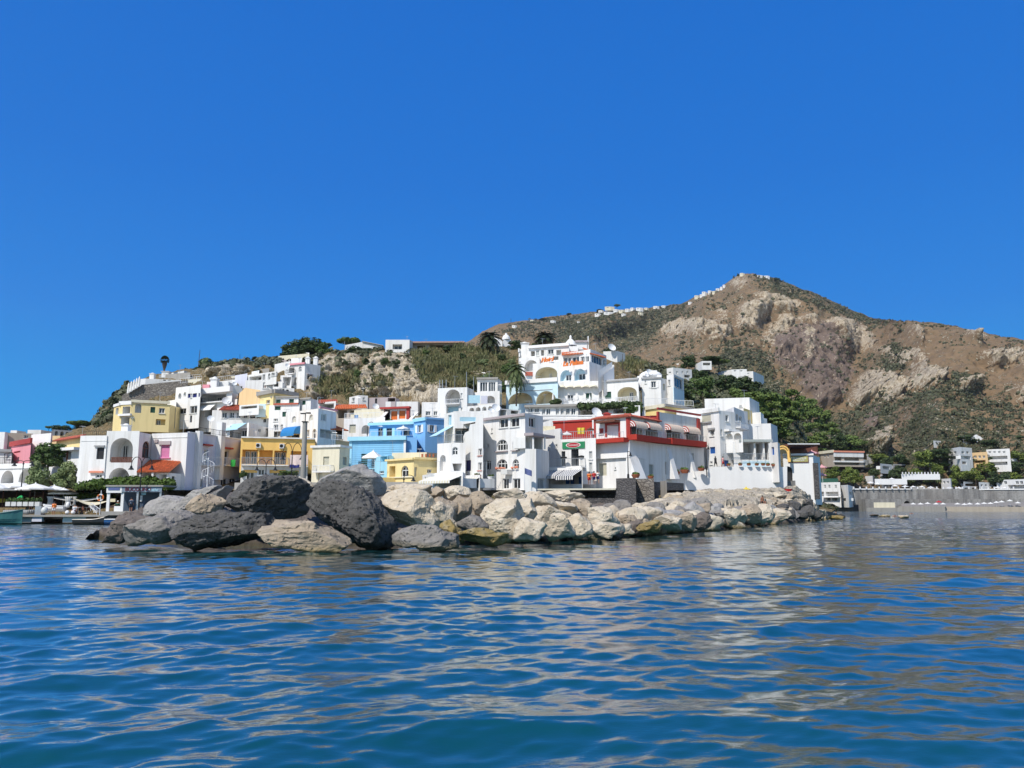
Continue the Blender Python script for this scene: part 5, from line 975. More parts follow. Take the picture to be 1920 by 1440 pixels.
# ---- white house at the right with blue shutters
h = House('white_house', 'white seafront house with blue shutters and a long roofed veranda near the end tower', 1360, 872, 125)
h.block([(1309, 775), (1348, 769.5), (1378, 773)], 127, 890, 'white', d=9, holes=[(0, 's', 1316, 777.5, 1333, 791, {'pm': 'creamdoor', 'dp': .12}), (0, 'w', 1331, 806, 1339, 818), (0, 's', 1330.5, 838, 1341, 850.5, {'pm': 'bluedoor'}), (0, 'w', 1331, 865, 1336, 871), (1, 'w', 1360, 778, 1366, 790), (1, 'w', 1351, 805, 1354.5, 818), (1, 's', 1360.5, 833, 1374.5, 850, {'pm': 'bluedoor'}), (1, 's', 1357, 863, 1367, 874, {'pm': 'bluedoor'})])
h.band(0, 1309, 767, 1349, 774, .25, 'white2', 'cornice'); h.band(0, 1314, 791, 1335, 793.5, .3, 'grey', 'sill'); h.band(0, 1329, 802.5, 1341, 806, .3, 'grey', 'hood'); h.band(1, 1358, 806, 1378, 810, .9, 'white', 'balcony')
mb = MB(); 
h.block([(1376, 763), (1394, 776), (1402, 779)], 125.5, 890, 'white', d=7, Ys=[131, 132], holes=[(0, 'w', 1380, 777, 1384, 792), (0, 'w', 1386, 781, 1391, 794)]); h.balcony(2, 1378, 1394, 793, 803, .9, 'rail', 'white'); h.block([(1359, 811), (1392, 809)], 124, 835, 'white', d=3, holes=[(0, 'A', 1361, 813, 1374, 824, {'dp': .8}), (0, 'A', 1376, 812, 1390, 824, {'dp': .8})])
h.block([(1374, 828), (1444, 828)], 123, 890, 'clean', d=6, holes=[(0, 'L', 1387, 830, 1414, 862, {'dp': 3, 'in': [(.1, .35, 0, .8)]}), (0, 'L', 1417, 830, 1431, 862, {'dp': 3, 'in': [(.3, .8, 0, .8)]}), (0, 'L', 1434, 830, 1441, 862, {'dp': 3}), (0, 'd', 1409.5, 864, 1415.5, 877, {'pm': 'bluedoor'})]); k_ = len(h.segs) - 1
h.band(k_, 1384, 824.5, 1446, 829, .7, 'greydoor', 'veranda_roof'); h.balcony(k_, 1356, 1444, 851, 863, .5, 'steel', None, .2); h.band(k_, 1392, 864, 1444, 877, .06, 'bluish', 'wall_panel')
h.block([(1441, 831), (1458, 829), (1462, 832)], 122, 890, 'white', d=5, holes=[(0, 's', 1446.5, 838, 1451.5, 853, {'pm': 'bluedoor'})]); h.done()
h = House('white_house', 'tall plain white house with a yellow side wall behind the blue shuttered seafront house', 1370, 790, 140)
h.block([(1321, 748), (1405, 743.5), (1424, 770)], 141, 815, 'white', d=9, Ys=[139, 146], holes=[(0, 'w', 1386, 760, 1391, 763)]); h.block([(1268, 769), (1341, 764)], 134, 800, 'white', d=6); h.block([(1394, 765), (1410, 778)], 136, 800, 'yellow', d=5, Ys=[140], holes=[(0, 'w', 1399, 786, 1407, 793)]); h.done()
h = House('white_house', 'stepped white house ends descending towards the end tower', 1430, 820, 133)
h.block([(1402, 795), (1445, 792.5), (1458, 814)], 134, 850, 'white', d=6, Ys=[133, 138]); h.block([(1409, 774), (1426, 772), (1432, 778)], 140, 800, 'white', d=5, Ys=[139, 143]); h.block([(1426, 783), (1438, 785)], 140, 800, 'clean', d=4); h.done()
# ---- sloping white sea wall and end tower
h = House('sea_wall', 'long whitewashed sloping wall below the seafront houses', 1370, 912, 118, 'wall')
h.block([(1236, 876), (1475, 876)], 121, 925, 'clean', d=1.2, Ys=[121.5]); sg = h.segs[0]
sg.top = [sg.sz(1237, 925), sg.sz(1476, 925)] + [sg.sz(*p) for p in reversed([(1237, 903), (1266, 891), (1314, 882), (1341, 875), (1476, 875.5)])]
h.wall = MB(); h.done()
h = House('end_tower', 'white block with arched doorway, painted sign and yellow arch ending the quay', 1500, 925, 128, 'building')
h.block([(1468, 854), (1524, 851), (1537, 858)], 128, 932, 'clean', d=7, Ys=[127, 133], holes=[(0, 'ad', 1470, 874.5, 1486, 902, {'pm': 'dark', 'dp': .7, 'fm': 'iron'}), ]); h.band(0, 1467, 850.5, 1525, 854, .25, 'clean', 'coping')
M['signyellow'] = plain((.50, .46, .16), .6, name='sign yellow paint', var=.4, scale=1.5)
sb = h.band(0, 1477.5, 854.5, 1516, 867.5, .12, 'wood', 'sign'); sb2 = h.band(0, 1479, 856, 1514.5, 866, .14, 'signyellow', 'sign_face'); sg = h.segs[0]
for s_, y_, z_ in (('Neptunus', 859, .6), ('Restaurant', 863, .42)):
    q_ = sg.w(*[c for c in sg.sz(1496, y_)], .16); u_, v_ = PXc(q_); text(h, s_, u_, v_, q_.y, z_, 'clean', sg.e, sb2, .3, .01)
h.box3(1525.5, 1538, 868, 936, 126.6, 5, 'darkstone', 'pillar'); h.box3(1458, 1492, 901, 915, 126, 1.5, 'greystone', 'landing')
sg2 = h.segs[1]
# yellow arch sign wall
A_, B_ = P(1456, 866, 127.5), P(1484, 866, 126.5); e_ = (B_ - A_); e_.z = 0; L_ = e_.length; e_.normalize(); n_ = Vector((e_.y, -e_.x, 0)); mb = MB(); K2 = 18
zc = P(1468, 852, 127).z; R1, R0 = L_ * .5, L_ * .30; cx = A_ + e_ * (L_ * .46)
g = lambda r, t, o: Vector((cx.x, cx.y, 0)) + e_ * (r * math.cos(t)) + n_ * o + Vector((0, 0, zc + r * 1.25 * math.sin(t)))
for i in range(K2):
    t0, t1 = math.pi * i / K2, math.pi * (i + 1) / K2
    mb.poly([g(R0, t0, .2), g(R1, t0, .2), g(R1, t1, .2), g(R0, t1, .2)]); mb.poly([g(R0, t0, -.2), g(R0, t1, -.2), g(R1, t1, -.2), g(R1, t0, -.2)]); mb.poly([g(R1, t0, .2), g(R1, t0, -.2), g(R1, t1, -.2), g(R1, t1, .2)]); mb.poly([g(R0, t0, .2), g(R0, t1, .2), g(R0, t1, -.2), g(R0, t0, -.2)])
for sx in (-1, 1):
    r0, r1 = sorted((sx * R0, sx * R1)); zlo = zc - (3.2 if sx < 0 else 1.2)
    M_ = lambda a, o, z: Vector((cx.x, cx.y, 0)) + e_ * a + n_ * o + Vector((0, 0, z)); mb.box((r0, -.2, zlo), (r1, .2, zc), 0, M_)
ya = h.add(mb, 'arch', M['ochre'])
for i, ch in enumerate('FUMARARO'):
    t = math.pi * (.80 - i * .085); rr = (R0 + R1) / 2; p = g(rr, t, .22); u_, v_ = PXc(p); o_ = text(h, ch, u_, v_, p.y, .42, 'iron', e_, ya, 0, .01)
# dark pergola roof
a, b = P(1478, 833, 126), P(1537, 833, 126); mb = MB(); mb.box((a.x, 126, a.z - .25), (b.x, 133, a.z + .1)); h.add(mb, 'pergola_roof', M['wood']); h.box3(1477, 1537, 831.5, 833.2, 125.8, .15, 'clean', 'fascia')
for x in (1480, 1532): h.box3(x, x + 1.5, 834, 857, 126.2, .18, 'wood', 'post')
h.box3(1480, 1534, 836, 853, 132.6, .2, 'wood', 'back_screen'); h.done()
# ---- quay walls and rocks' backing
h = House('quay_wall', 'dark lava stone quay wall with a low boathouse opening below the green signboard', 1100, 925, 100, 'wall')
h.block([(1020, 917), (1156, 902)], 104, 955, 'darkstone', d=8, Ys=[101], holes=[(0, 'L', 1092, 921, 1153, 934, {'dp': 3})]); h.band(0, 1010, 916, 1156, 919, .6, 'creamdoor', 'boathouse_roof'); h.block([(1155, 897), (1192, 896)], 100, 955, 'darkstone', d=6); h.box3(1169, 1177, 914, 921, 99.9, .08, 'clean', 'notice_board'); h.done()
h = House('rubble_wall', 'rough grey rubble wall and steps right of the dark quay wall', 1240, 925, 102, 'wall'); h.block([(1190, 898), (1226, 897)], 101.5, 950, 'stone', d=5); h.block([(1222, 903), (1282, 906)], 105, 945, 'darkstone', d=5); h.block([(1238, 902), (1250, 901)], 104, 935, 'concrete', d=1.2); h.done()
h = House('quay_wall', 'pale low quay wall along the seafront left of the corner house', 700, 912, 107, 'wall'); h.block([(440, 905), (800, 914)], 112, 950, 'concrete', d=5, Ys=[108]); h.done()
# ---- crest houses
h = House('white_house', 'white cube house with a wide dark window on the cliff crest', 745, 668, 190); h.block([(723, 637), (768, 637), (774, 640)], 190, 680, 'white', d=8, holes=[(0, 'L', 736, 645.5, 754, 655, {'dp': 1.5, 'in': [(.1, .9, 0, .9)]}), (0, 's', 724.5, 656, 728, 670, {'pm': 'bluedoor'})]); h.done()
h = House('tiled_house', 'long low house with a terracotta tile eave right of the crest cube house', 820, 657, 193)
h.block([(769, 643), (871, 642.5)], 193, 675, 'beige', d=5, holes=[(0, 'L', 782, 648, 797, 657), (0, 'L', 805, 647, 832, 657), (0, 'L', 842, 647, 862, 657)]); h.tileroof(P(768, 640.5, 195), P(871, 640, 195), P(872, 642.5, 192), P(768, 643, 192), 'tilepale', 40); h.done()
h = House('gabled_house', 'white house with long low gable behind the dark bushes on the crest', 680, 665, 194)
h.block([(646, 654), (716, 655)], 194, 680, 'white', d=8, holes=[(0, 's', 700, 656, 706, 663, {'pm': 'greydoor'})]); sg = h.segs[0]; sg.top = [(0, sg.z0), (sg.L, sg.z0)] + [sg.sz(*p) for p in ((716, 649), (680, 641), (647, 647))]
h.tileroof(sg.w(sg.sz(679, 640)[0], sg.sz(679, 640)[1], -6), sg.w(sg.sz(679, 640)[0], sg.sz(679, 640)[1], .4), sg.w(sg.L + .3, sg.sz(716, 648)[1], .4), sg.w(sg.L + .3, sg.sz(716, 648)[1], -6), 'concrete', 10); h.done()
h = House('chapel', 'small white chapel with a curved gable and dome behind the crest palm', 940, 642, 205, 'chapel')
h.block([(920, 640), (942, 640)], 205, 655, 'clean', d=5); sg = h.segs[0]; sg.top = [(0, sg.z0), (sg.L, sg.z0)] + [sg.sz(*p) for p in ((942, 640), (934, 634), (929, 631), (926, 626), (922, 628), (920, 634))]; h.block([(943, 636), (958, 637)], 206, 655, 'clean', d=4)
mb = MB(); mb.lathe(P(949, 637, 207), [(1.1, 0), (1.0, .6), (.7, 1.1), (.3, 1.35), (.3, 1.7), (.1, 1.8)], 12); h.add(mb, 'dome', M['clean']); h.done()
h = House('shed', 'small white shed with a satellite dish on the dry slope right of the hotel', 1145, 668, 186, 'shed'); h.block([(1131, 659), (1157, 658), (1172, 662)], 186, 675, 'white2', d=5); h.dish(1146, 653, 185, 1.0); h.done()
# ================================================================== BREAKWATER AND BOULDERS
import bmesh
def ico(n):
    bm = bmesh.new(); bmesh.ops.create_icosphere(bm, subdivisions=n, radius=1); v = np.array([x.co[:] for x in bm.verts]); f = np.array([[y.index for y in x.verts] for x in bm.faces]); bm.free(); return v, f
ICO = {n: ico(n) for n in (1, 2, 3, 4, 5, 6)}
def rock_mat(name, c1, c2, c3, pit=.3, algae=(.30, .22, .075), sc=1.0, wet=.55):
    t = NT(name); p = t.pos(); z = t.sep(p)[2]
    n1 = t.noise(.55 * sc, 6, .62, p, .6); n2 = t.noise(2.6 * sc, 5, .65, p); n3 = t.noise(.22, 3, .5, p)
    c = t.mix(t.ramp(n1, [(.34, 0.0), (.66, 1.0)]), c1, c2); c = t.mix(t.ramp(n2, [(.52, 0.0), (.72, .75)]), c, c3)
    v = t.n('TexVoronoi', feature='F1'); v.inputs['Scale'].default_value = 3.2 * sc; t.l(p, v.inputs['Vector'])
    hole = t.ramp(v.outputs['Distance'], [(.05, 1.0), (.28, 0.0)])
    c = t.mix(t.math('MULTIPLY', hole, pit), c, tuple(x * .35 for x in c1))
    zz = t.math('ADD', z, t.math('MULTIPLY', t.math('SUBTRACT', n1, .5), .9))
    a = t.ramp(t.math('MULTIPLY', zz, .7), [(.08, 1.0), (.36, 0.0)]); b = t.ramp(zz, [(.05, 1.0), (.22, 0.0)])
    c = t.mix(t.math('MULTIPLY', a, .85), c, t.mix(n2, algae, tuple(x * .55 for x in algae)))
    c = t.mix(t.math('MULTIPLY', b, .8), c, (.075, .065, .04)); t.col(c)
    t.l(t.ramp(b, [(0, .95), (1, .7)]), t.b.inputs['Roughness']); t.set(Specular_IOR_Level=.2)
    h = t.math('SUBTRACT', t.math('ADD', t.math('MULTIPLY', t.noise(1.8 * sc, 9, .68, p, .3), 1.1), t.math('MULTIPLY', n2, .25)), t.math('MULTIPLY', hole, .25 + pit * .6))
    t.bump(h, .85, .30 / sc); return t.m
RM = {'dark': rock_mat('dark lava rock', (.082, .078, .074), (.125, .119, .113), (.175, .166, .155), .75, (.05, .045, .03), 1.5),
      'grey': rock_mat('grey rock', (.225, .205, .185), (.31, .285, .26), (.16, .148, .135), .25, (.24, .19, .09)),
      'light': rock_mat('light grey rock', (.44, .415, .385), (.32, .30, .28), (.50, .475, .44), .1, (.28, .22, .11)),
      'pale': rock_mat('pale limestone', (.66, .57, .44), (.52, .43, .315), (.72, .65, .53), .2, (.36, .26, .085)),
      'tan': rock_mat('tan tuff', (.44, .355, .26), (.36, .285, .205), (.52, .44, .34), .35, (.32, .24, .085)),
      'brown': rock_mat('brown grey rock', (.19, .155, .13), (.14, .12, .105), (.26, .22, .19), .3, (.07, .055, .035)),
      'yellow': rock_mat('yellow weed covered rock', (.33, .245, .10), (.25, .185, .075), (.42, .36, .26), .2, (.24, .165, .045))}
WORD = {'dark': 'black lava', 'grey': 'grey', 'light': 'light grey', 'pale': 'pale limestone', 'tan': 'tan', 'brown': 'brownish', 'yellow': 'yellowish weed covered'}
def boulder(pts, Y, mat, label, seed, thick=.85, det=5, cuts=8, group='boulders of the breakwater', rough=1.0):
    a = np.array(pts, float); c = (a.max(0) + a.min(0)) / 2; s = Y / F
    d = (a - c) * [s, -s]; ang = np.arctan2(d[:, 1], d[:, 0]); rad_ = np.hypot(d[:, 0], d[:, 1]); o = np.argsort(ang); ang, rad_ = ang[o], rad_[o]
    V, Fc = ICO[det]; th = np.arctan2(V[:, 1], V[:, 0]); Rr = np.interp(th, np.concatenate([ang - 2 * math.pi, ang, ang + 2 * math.pi]), np.tile(rad_, 3))
    rho = np.hypot(V[:, 0], V[:, 1]); rs_ = rho ** .7; size = float(rad_.mean())
    p = np.stack([np.cos(th) * Rr * rs_, np.sign(V[:, 2]) * np.abs(V[:, 2]) ** .75 * size * thick, np.sin(th) * Rr * rs_], -1); p[:, 1] *= -1
    rr = np.random.RandomState(seed)
    for k in range(cuts):
        n = np.array([rr.normal() * .9, -abs(rr.normal()) * .9 - .1, rr.normal() * .8]); n /= np.linalg.norm(n)
        h = p @ n; dd = h.max() * rr.uniform(.55, .84); p -= np.clip(h - dd, 0, None)[:, None] * n * .92
    if mat not in ('light',):        # broken, angular faces
        n_ = rr.normal(size=(17, 3)) * [1, 1, .85]; n_ /= np.linalg.norm(n_, axis=1)[:, None]; sc_ = np.abs(p).max(0); dr = p / sc_; dr /= np.linalg.norm(dr, axis=1)[:, None] + 1e-9
        rp_ = (rr.uniform(.80, 1.0, 17)[None] / np.maximum(dr @ n_.T, .05)).min(1); p *= (1 + (np.clip(rp_, .5, 1.25) - 1) * (.5 if mat == 'dark' else .85))[:, None]
    q = p / size + seed * 3.7
    nr = p / (np.linalg.norm(p, axis=1)[:, None] + 1e-6)
    disp = fbm(q * 1.3, 3, .5) * .06 - np.abs(fbm(q * 1.7 + 5, 4, .6)) * .06 + fbm(q * 3.6, 4, .6, True) * .026
    if mat == 'dark': disp = disp * .9 + fbm(q * 6, 4, .65) * .042 - np.clip(pn(q * 7.5) - .1, 0, 1) * .13
    if mat in ('light',): disp = disp * .6 + pn(np.stack([q[:, 0] * .7 + q[:, 2] * 3.2, q[:, 1], q[:, 2] * 7], -1)) * .025
    p += nr * (disp * size * rough)[:, None]
    for ax, ext in ((0, (a[:, 0].max() - a[:, 0].min()) * s), (2, (a[:, 1].max() - a[:, 1].min()) * s)):
        lo, hi = p[:, ax].min(), p[:, ax].max(); p[:, ax] = (p[:, ax] - (lo + hi) / 2) * ext * 1.03 / (hi - lo)
    cc = P(c[0], c[1], Y); me = npmesh('boulder', p, Fc, True)
    o = link('boulder', me, RM[mat]); o.location = cc + Vector((0, size * thick * .55, 0)); tag(o, label, 'boulder', group, 'thing'); return o
BL = [
 ([(400,948),(410,929),(422,911),(440,896),(470,890),(506,889),(527,890),(552,902),(576,926),(573,939),(560,948),(559,975),(527,981),(494,982),(476,975),(422,972),(402,962)],45.5,'dark','biggest black pitted lava boulder, topmost on the left of the breakwater',6),
 ([(563,960),(570,948),(588,929),(600,908),(627,901),(645,908),(651,916),(688,917),(712,932),(708,948),(721,972),(733,1002),(737,1030),(663,1032),(640,1028),(632,1008),(612,996),(566,984)],43,'dark','tall black lava boulder with a peaked top right of the biggest one',6),
 ([(303,1024),(322,1005),(349,990),(388,972),(410,958),(419,964),(452,964),(476,962),(497,975),(505,984),(490,994),(476,1011),(468,1032),(391,1034),(331,1032)],41.3,'dark','wide black lava boulder sloping into the water below the biggest one',6),
 ([(461,1030),(468,1006),(485,990),(506,981),(549,977),(588,987),(618,993),(636,1008),(643,1032),(552,1038),(467,1036)],40.2,'tan','low rounded tan boulder with a brown weedy waterline at the front',6),
 ([(217,1019),(237,996),(259,987),(286,975),(337,958),(352,972),(362,983),(340,998),(312,1016),(280,1024),(225,1024)],43,'grey','long smooth grey boulder sloping down at the left end',5),
 ([(180,1014),(192,993),(213,978),(240,968),(268,969),(284,978),(256,993),(232,1006),(218,1020)],46,'brown','brownish leftmost boulder of the breakwater',5),
 ([(267,954),(271,936),(289,929),(349,931),(357,939),(351,950),(322,960),(303,974),(277,978),(268,966)],50,'light','light grey smooth rounded boulder behind the leftmost ones',5),
 ([(344,966),(352,948),(373,932),(412,926),(408,951),(400,964),(363,983)],46,'tan','tan wedge shaped boulder left of the biggest black one',5),
 ([(340,939),(373,920),(404,910),(424,911),(412,929),(375,934),(351,953),(324,968),(311,965)],49.5,'light','pale elongated boulder behind the tan wedge',5),
 ([(577,933),(597,905),(621,887),(651,875),(675,870),(685,880),(700,889),(716,911),(717,930),(694,940),(633,945),(588,943)],48.5,'light','big light grey striated boulder rising behind the peaked black one',6),
 ([(538,893),(558,892),(579,908),(586,934),(570,940),(550,915)],48.5,'pale','small cream boulder between the two highest boulders',4),
 ([(552,940),(560,932),(578,934),(582,950),(560,956)],47.3,'pale','little pale stone wedged between the two black boulders',4),
 ([(703,945),(716,922),(734,914),(770,920),(785,931),(806,949),(830,964),(833,982),(817,997),(786,992),(731,992),(716,966)],45.3,'pale','big pale pitted boulder overhanging the smooth grey one',6),
 ([(731,1020),(742,998),(762,988),(796,985),(825,996),(855,1012),(858,1028),(778,1034),(736,1032)],41.6,'grey','smooth grey boulder lying in the water right of the peaked black one',6),
 ([(823,992),(841,975),(856,988),(869,1006),(869,1020),(852,1022)],44,'yellow','small upright yellowish stone beside the smooth grey boulder',4),
 ([(857,1000),(887,990),(921,997),(950,1009),(956,1020),(898,1026),(863,1022)],43,'yellow','flat yellow weed covered slab at the waterline',5),
 ([(852,984),(877,967),(902,965),(915,993),(902,1004),(872,1004)],46,'grey','plain grey block behind the flat yellow slab',5),
 ([(841,937),(856,929),(869,937),(882,951),(884,971),(856,981),(844,959)],49,'tan','upright tan boulder left of the bright overhanging one',5),
 ([(878,932),(887,921),(921,921),(934,937),(918,958),(906,975),(886,968)],51,'tan','broad speckled tan boulder behind the bright overhanging one',5),
 ([(900,971),(908,949),(929,934),(958,940),(983,955),(983,974),(976,988),(961,1003),(942,999),(908,988)],46.8,'pale','bright cream boulder with a dark overhanging underside',6),
 ([(958,941),(981,934),(1001,942),(1008,959),(1002,975),(984,984),(972,966)],49.5,'pale','cream rounded boulder right behind the bright overhanging one',5),
 ([(962,1009),(976,988),(1007,971),(1021,981),(1026,1012),(1007,1016),(970,1016)],45.8,'pale','triangular pale boulder with streaked side at the waterline',5),
 ([(997,978),(1002,962),(1018,948),(1052,955),(1040,979),(1020,990)],52,'pale','smooth cream boulder above the triangular one',5),
 ([(1021,990),(1039,964),(1062,963),(1078,977),(1080,1008),(1059,1015),(1024,1013)],48,'pale','large knobbly cream boulder with ochre waterline',5),
 ([(1062,964),(1085,963),(1108,977),(1113,1005),(1092,1011),(1070,1008)],49.5,'pale','knobbly pale boulder right of the large knobbly one',5),
 ([(1110,1005),(1122,990),(1143,981),(1158,979),(1168,999),(1153,1008),(1120,1010)],50.8,'pale','smooth cream boulder with ochre foot at the bend of the waterline',5),
 ([(1103,958),(1127,950),(1153,970),(1166,986),(1148,994),(1120,990)],54,'pale','slanting cream slab above the bend of the waterline',5),
 ([(925,927),(955,915),(976,919),(988,931),(960,944)],53,'pale','sunlit cream boulder on the crest below the cream awnings',4),
 ([(976,924),(1007,921),(1039,934),(1046,953),(1010,953)],56,'pale','long cream boulder on the crest below the corner house',5),
 ([(1020,922),(1065,918),(1085,921),(1098,934),(1065,941),(1038,937)],60,'pale','wide flat white boulder on the crest below the striped awning',5),
 ([(1036,940),(1058,940),(1077,949),(1084,962),(1050,966)],57,'pale','cream block in the middle of the heap below the striped awning',4),
 ([(1072,938),(1091,935),(1111,954),(1110,976),(1088,972)],58,'tan','tall leaning tan boulder in the heap below the boathouse',4),
 ([(714,920),(729,906),(765,905),(800,914),(808,938),(786,932),(739,917)],50,'pale','cream boulder along the crest above the big pitted one',5),
 ([(797,920),(817,912),(832,918),(832,938),(804,940)],53,'tan','brownish tan boulder on the crest left of the cream awnings',4),
 ([(826,932),(841,911),(856,910),(878,921),(884,936),(856,940)],53,'pale','pinkish pale boulder on the crest under the cream awnings',4),
 ([(802,953),(817,938),(835,932),(856,954),(858,978),(825,968)],48,'tan','sloping tan boulder between the pitted one and the upright one',5),
 ([(800,945),(818,941),(850,975),(858,988),(838,990),(815,966)],46.3,'pale','white streaked slab leaning on the big pitted boulder',4),
 ([(1184,972),(1191,959),(1212,950),(1230,953),(1246,964),(1244,976),(1215,980),(1197,990)],62,'pale','pale boulder with a dark hollow below it, below the lamp post',5),
 ([(1196,992),(1220,975),(1233,981),(1245,996),(1215,1000)],58.7,'yellow','ochre weedy boulder at the waterline below the lamp post',4),
 ([(1228,986),(1238,967),(1264,966),(1282,976),(1281,992),(1246,995)],61.3,'pale','cream boulder at the waterline below the buttressed restaurant',5),
 ([(1270,971),(1282,961),(1298,970),(1310,982),(1311,994),(1282,995)],64.5,'tan','knobbly tan boulder at the waterline below the white sloping wall',4),
 ([(1142,955),(1176,937),(1191,959),(1190,982),(1165,988)],63,'grey','grey angular boulder below the dark quay wall',5),
 ([(1299,966),(1314,961),(1329,973),(1340,990),(1314,994)],67,'brown','dark brownish boulder at the waterline left of the flat concrete block',4),
 ([(1361,961),(1371,953),(1384,958),(1391,975),(1385,985),(1365,976)],75,'pale','upright cream boulder right of the flat concrete block',4),
 ([(1377,957),(1392,955),(1404,969),(1400,980),(1386,980)],77,'pale','cream boulder leaning to the left above the waterline',4),
 ([(1390,953),(1407,945),(1433,967),(1432,981),(1405,982)],81,'tan','tan sloping slab near the far end of the breakwater',4),
 ([(1408,948),(1426,945),(1454,967),(1459,981),(1436,976)],88,'pale','long cream slab near the far end of the breakwater',4),
 ([(1450,961),(1462,953),(1478,955),(1487,969),(1480,982),(1458,981)],96,'pale','bright rounded boulder beside the dark angular blocks',4),
 ([(1341,960),(1355,957),(1364,962),(1364,974),(1342,974)],76,'grey','flat squared concrete grey block',3)]
for i, (pts, Y, m, lab, det) in enumerate(BL): boulder(pts, Y, m, lab, 100 + i, det=max(det, 5), cuts=13 if m not in ('grey', 'light') else 7)
# dark angular blocks at the tip
for i, (x0, y0, x1, y1, Y) in enumerate([(1458, 943, 1484, 962, 106), (1480, 938, 1507, 962, 110), (1502, 945, 1532, 969, 113), (1521, 957, 1548, 977, 115), (1488, 956, 1519, 975, 109), (1468, 954, 1495, 974, 104), (1507, 936, 1528, 954, 117)]):
    w_, h_ = x1 - x0, y1 - y0; r = np.random.RandomState(i + 40)
    pts = [(x0 + w_ * (.5 + .5 * math.cos(t) * r.uniform(.8, 1.05)), y0 + h_ * (.5 - .5 * math.sin(t) * r.uniform(.8, 1.05))) for t in [2 * math.pi * k / 7 for k in range(7)]]
    boulder(pts, Y, 'dark', 'black angular lava block in the pile at the far tip of the breakwater', 300 + i, det=4, cuts=14, group='black angular blocks at the tip')
# smaller fill stones of the heap
wl = [(190, 49), (300, 45), (460, 43), (560, 43), (740, 44), (860, 46), (960, 48.5), (1100, 52), (1166, 55), (1240, 62), (1310, 68), (1400, 82), (1480, 102), (1545, 132), (1600, 150)]
def wlY(px): return float(np.interp(px, *np.array(wl, float).T))
rf = np.random.RandomState(77)
for i in range(165):
    f = i / 164.
    px = 860 + 650 * (f ** .8) + rf.uniform(-6, 6); Yw = wlY(px); t = rf.uniform(0, 1)
    Y = Yw + 1.5 + t * (7 if px < 1200 else 11); base = proj(np.array([[0, Y, .1 + t * 1.5]]))[0, 1]
    w_ = rf.uniform(1.2, 2.4) * F / Y * (1.0 if px < 1180 else 1.3); h_ = w_ * rf.uniform(.55, .85); y1 = base + h_ * .3; y0 = y1 - h_
    if px > 1330 and y0 < 938: y0 += 4; y1 += 4
    pts = [(px + w_ / 2 * math.cos(a) * rf.uniform(.75, 1.1), (y0 + y1) / 2 - h_ / 2 * math.sin(a) * rf.uniform(.8, 1.1)) for a in [2 * math.pi * k / 8 for k in range(8)]]
    m = ['pale', 'tan', 'pale', 'tan', 'grey', 'pale', 'brown', 'light'][rf.randint(8)]
    zone = 'left of the striped awning' if px < 1060 else 'below the dark quay wall' if px < 1200 else 'below the buttressed restaurant' if px < 1310 else 'below the white sloping wall' if px < 1440 else 'near the black angular blocks'
    hp = 'by the water' if t < .35 else 'in the heap' if t < .7 else 'high in the heap'
    boulder(pts, Y, m, f'small {WORD[m]} boulder {hp} {zone}', 500 + i, det=4, cuts=12, group=f'small {WORD[m]} boulders {hp} {zone}')
for i in range(56):      # flat slabs of the natural shelf
    px = 1225 + 250 * i / 55. + rf.uniform(-6, 6); t = rf.uniform(0, 1); Y = float(np.interp(px, [1240, 1320, 1460, 1510], [100, 106, 116, 121])) - t * 9
    y = float(np.interp(px, [1240, 1320, 1400, 1500], [929, 924, 924, 926])) + t * 24; w_ = rf.uniform(26, 58); h_ = rf.uniform(8, 16); sl = rf.uniform(-.28, .05) * w_
    pts = [(px + w_ / 2 * math.cos(a) * rf.uniform(.8, 1.05), y + sl * math.cos(a) * .5 - h_ / 2 * math.sin(a) * rf.uniform(.8, 1.05)) for a in [2 * math.pi * k / 8 for k in range(8)]]
    boulder(pts, Y, ('pale', 'tan', 'pale')[i % 3], 'flat tilted pale slab of the rock shelf below the white sloping wall', 800 + i, det=4, cuts=10, thick=.8, group='flat slabs of the rock shelf')
# core of the breakwater and the natural shelf behind it
Ub = np.linspace(176, 1570, 500); yw = itp(wl, Ub); rws = []
zt = itp([(176, -1.5), (240, .3), (330, 1.5), (450, 2.3), (900, 1.5), (1200, 1.3), (1300, 1.0), (1480, .9), (1570, -.8)], Ub); ybk = itp([(176, 56), (260, 60), (420, 80), (1000, 98), (1250, 106), (1400, 114), (1500, 124), (1570, 150)], Ub)
prof = [(0, lambda: (yw + 1.0, -2.5 + 0 * Ub)), (10, lambda: (yw + 4.0, -.9 + .3 * zt)), (20, lambda: (yw + 8.5, zt - .4)), (26, lambda: (np.maximum(yw + 9, ybk - 6), zt + .5)), (36, lambda: (ybk, zt + 1.0)), (41, lambda: (ybk + 4, -2.5 + 0 * Ub))]
BV = []
pr_ = [p[1]() for p in prof]
for (i0, _), (i1, _), (Ya, za), (Yb, zb_) in zip(prof, prof[1:], pr_, pr_[1:]):
    for k in range(i1 - i0): t = k / (i1 - i0); Yk = Ya + (Yb - Ya) * t; zk = za + (zb_ - za) * t; BV.append(np.stack([(Ub - 960) / F * Yk * 1.011, Yk, zk], -1))
BV.append(np.stack([(Ub - 960) / F * pr_[-1][0], pr_[-1][0], pr_[-1][1]], -1)); BV = np.array(BV); q = BV.reshape(-1, 3)
BV[..., 2] += (fbm(q / 1.6, 4, .55, True) * .28 + fbm(q / 4, 2) * .3).reshape(BV.shape[:2]) * np.minimum(1, np.arange(len(BV)) / 8.)[:, None]
me = npmesh('breakwater', BV.reshape(-1, 3), gridfaces(len(BV), len(Ub)), True); tag(link('breakwater', me, RM['brown']), kind='structure')  # core coloured darker so the gaps between boulders look shaded
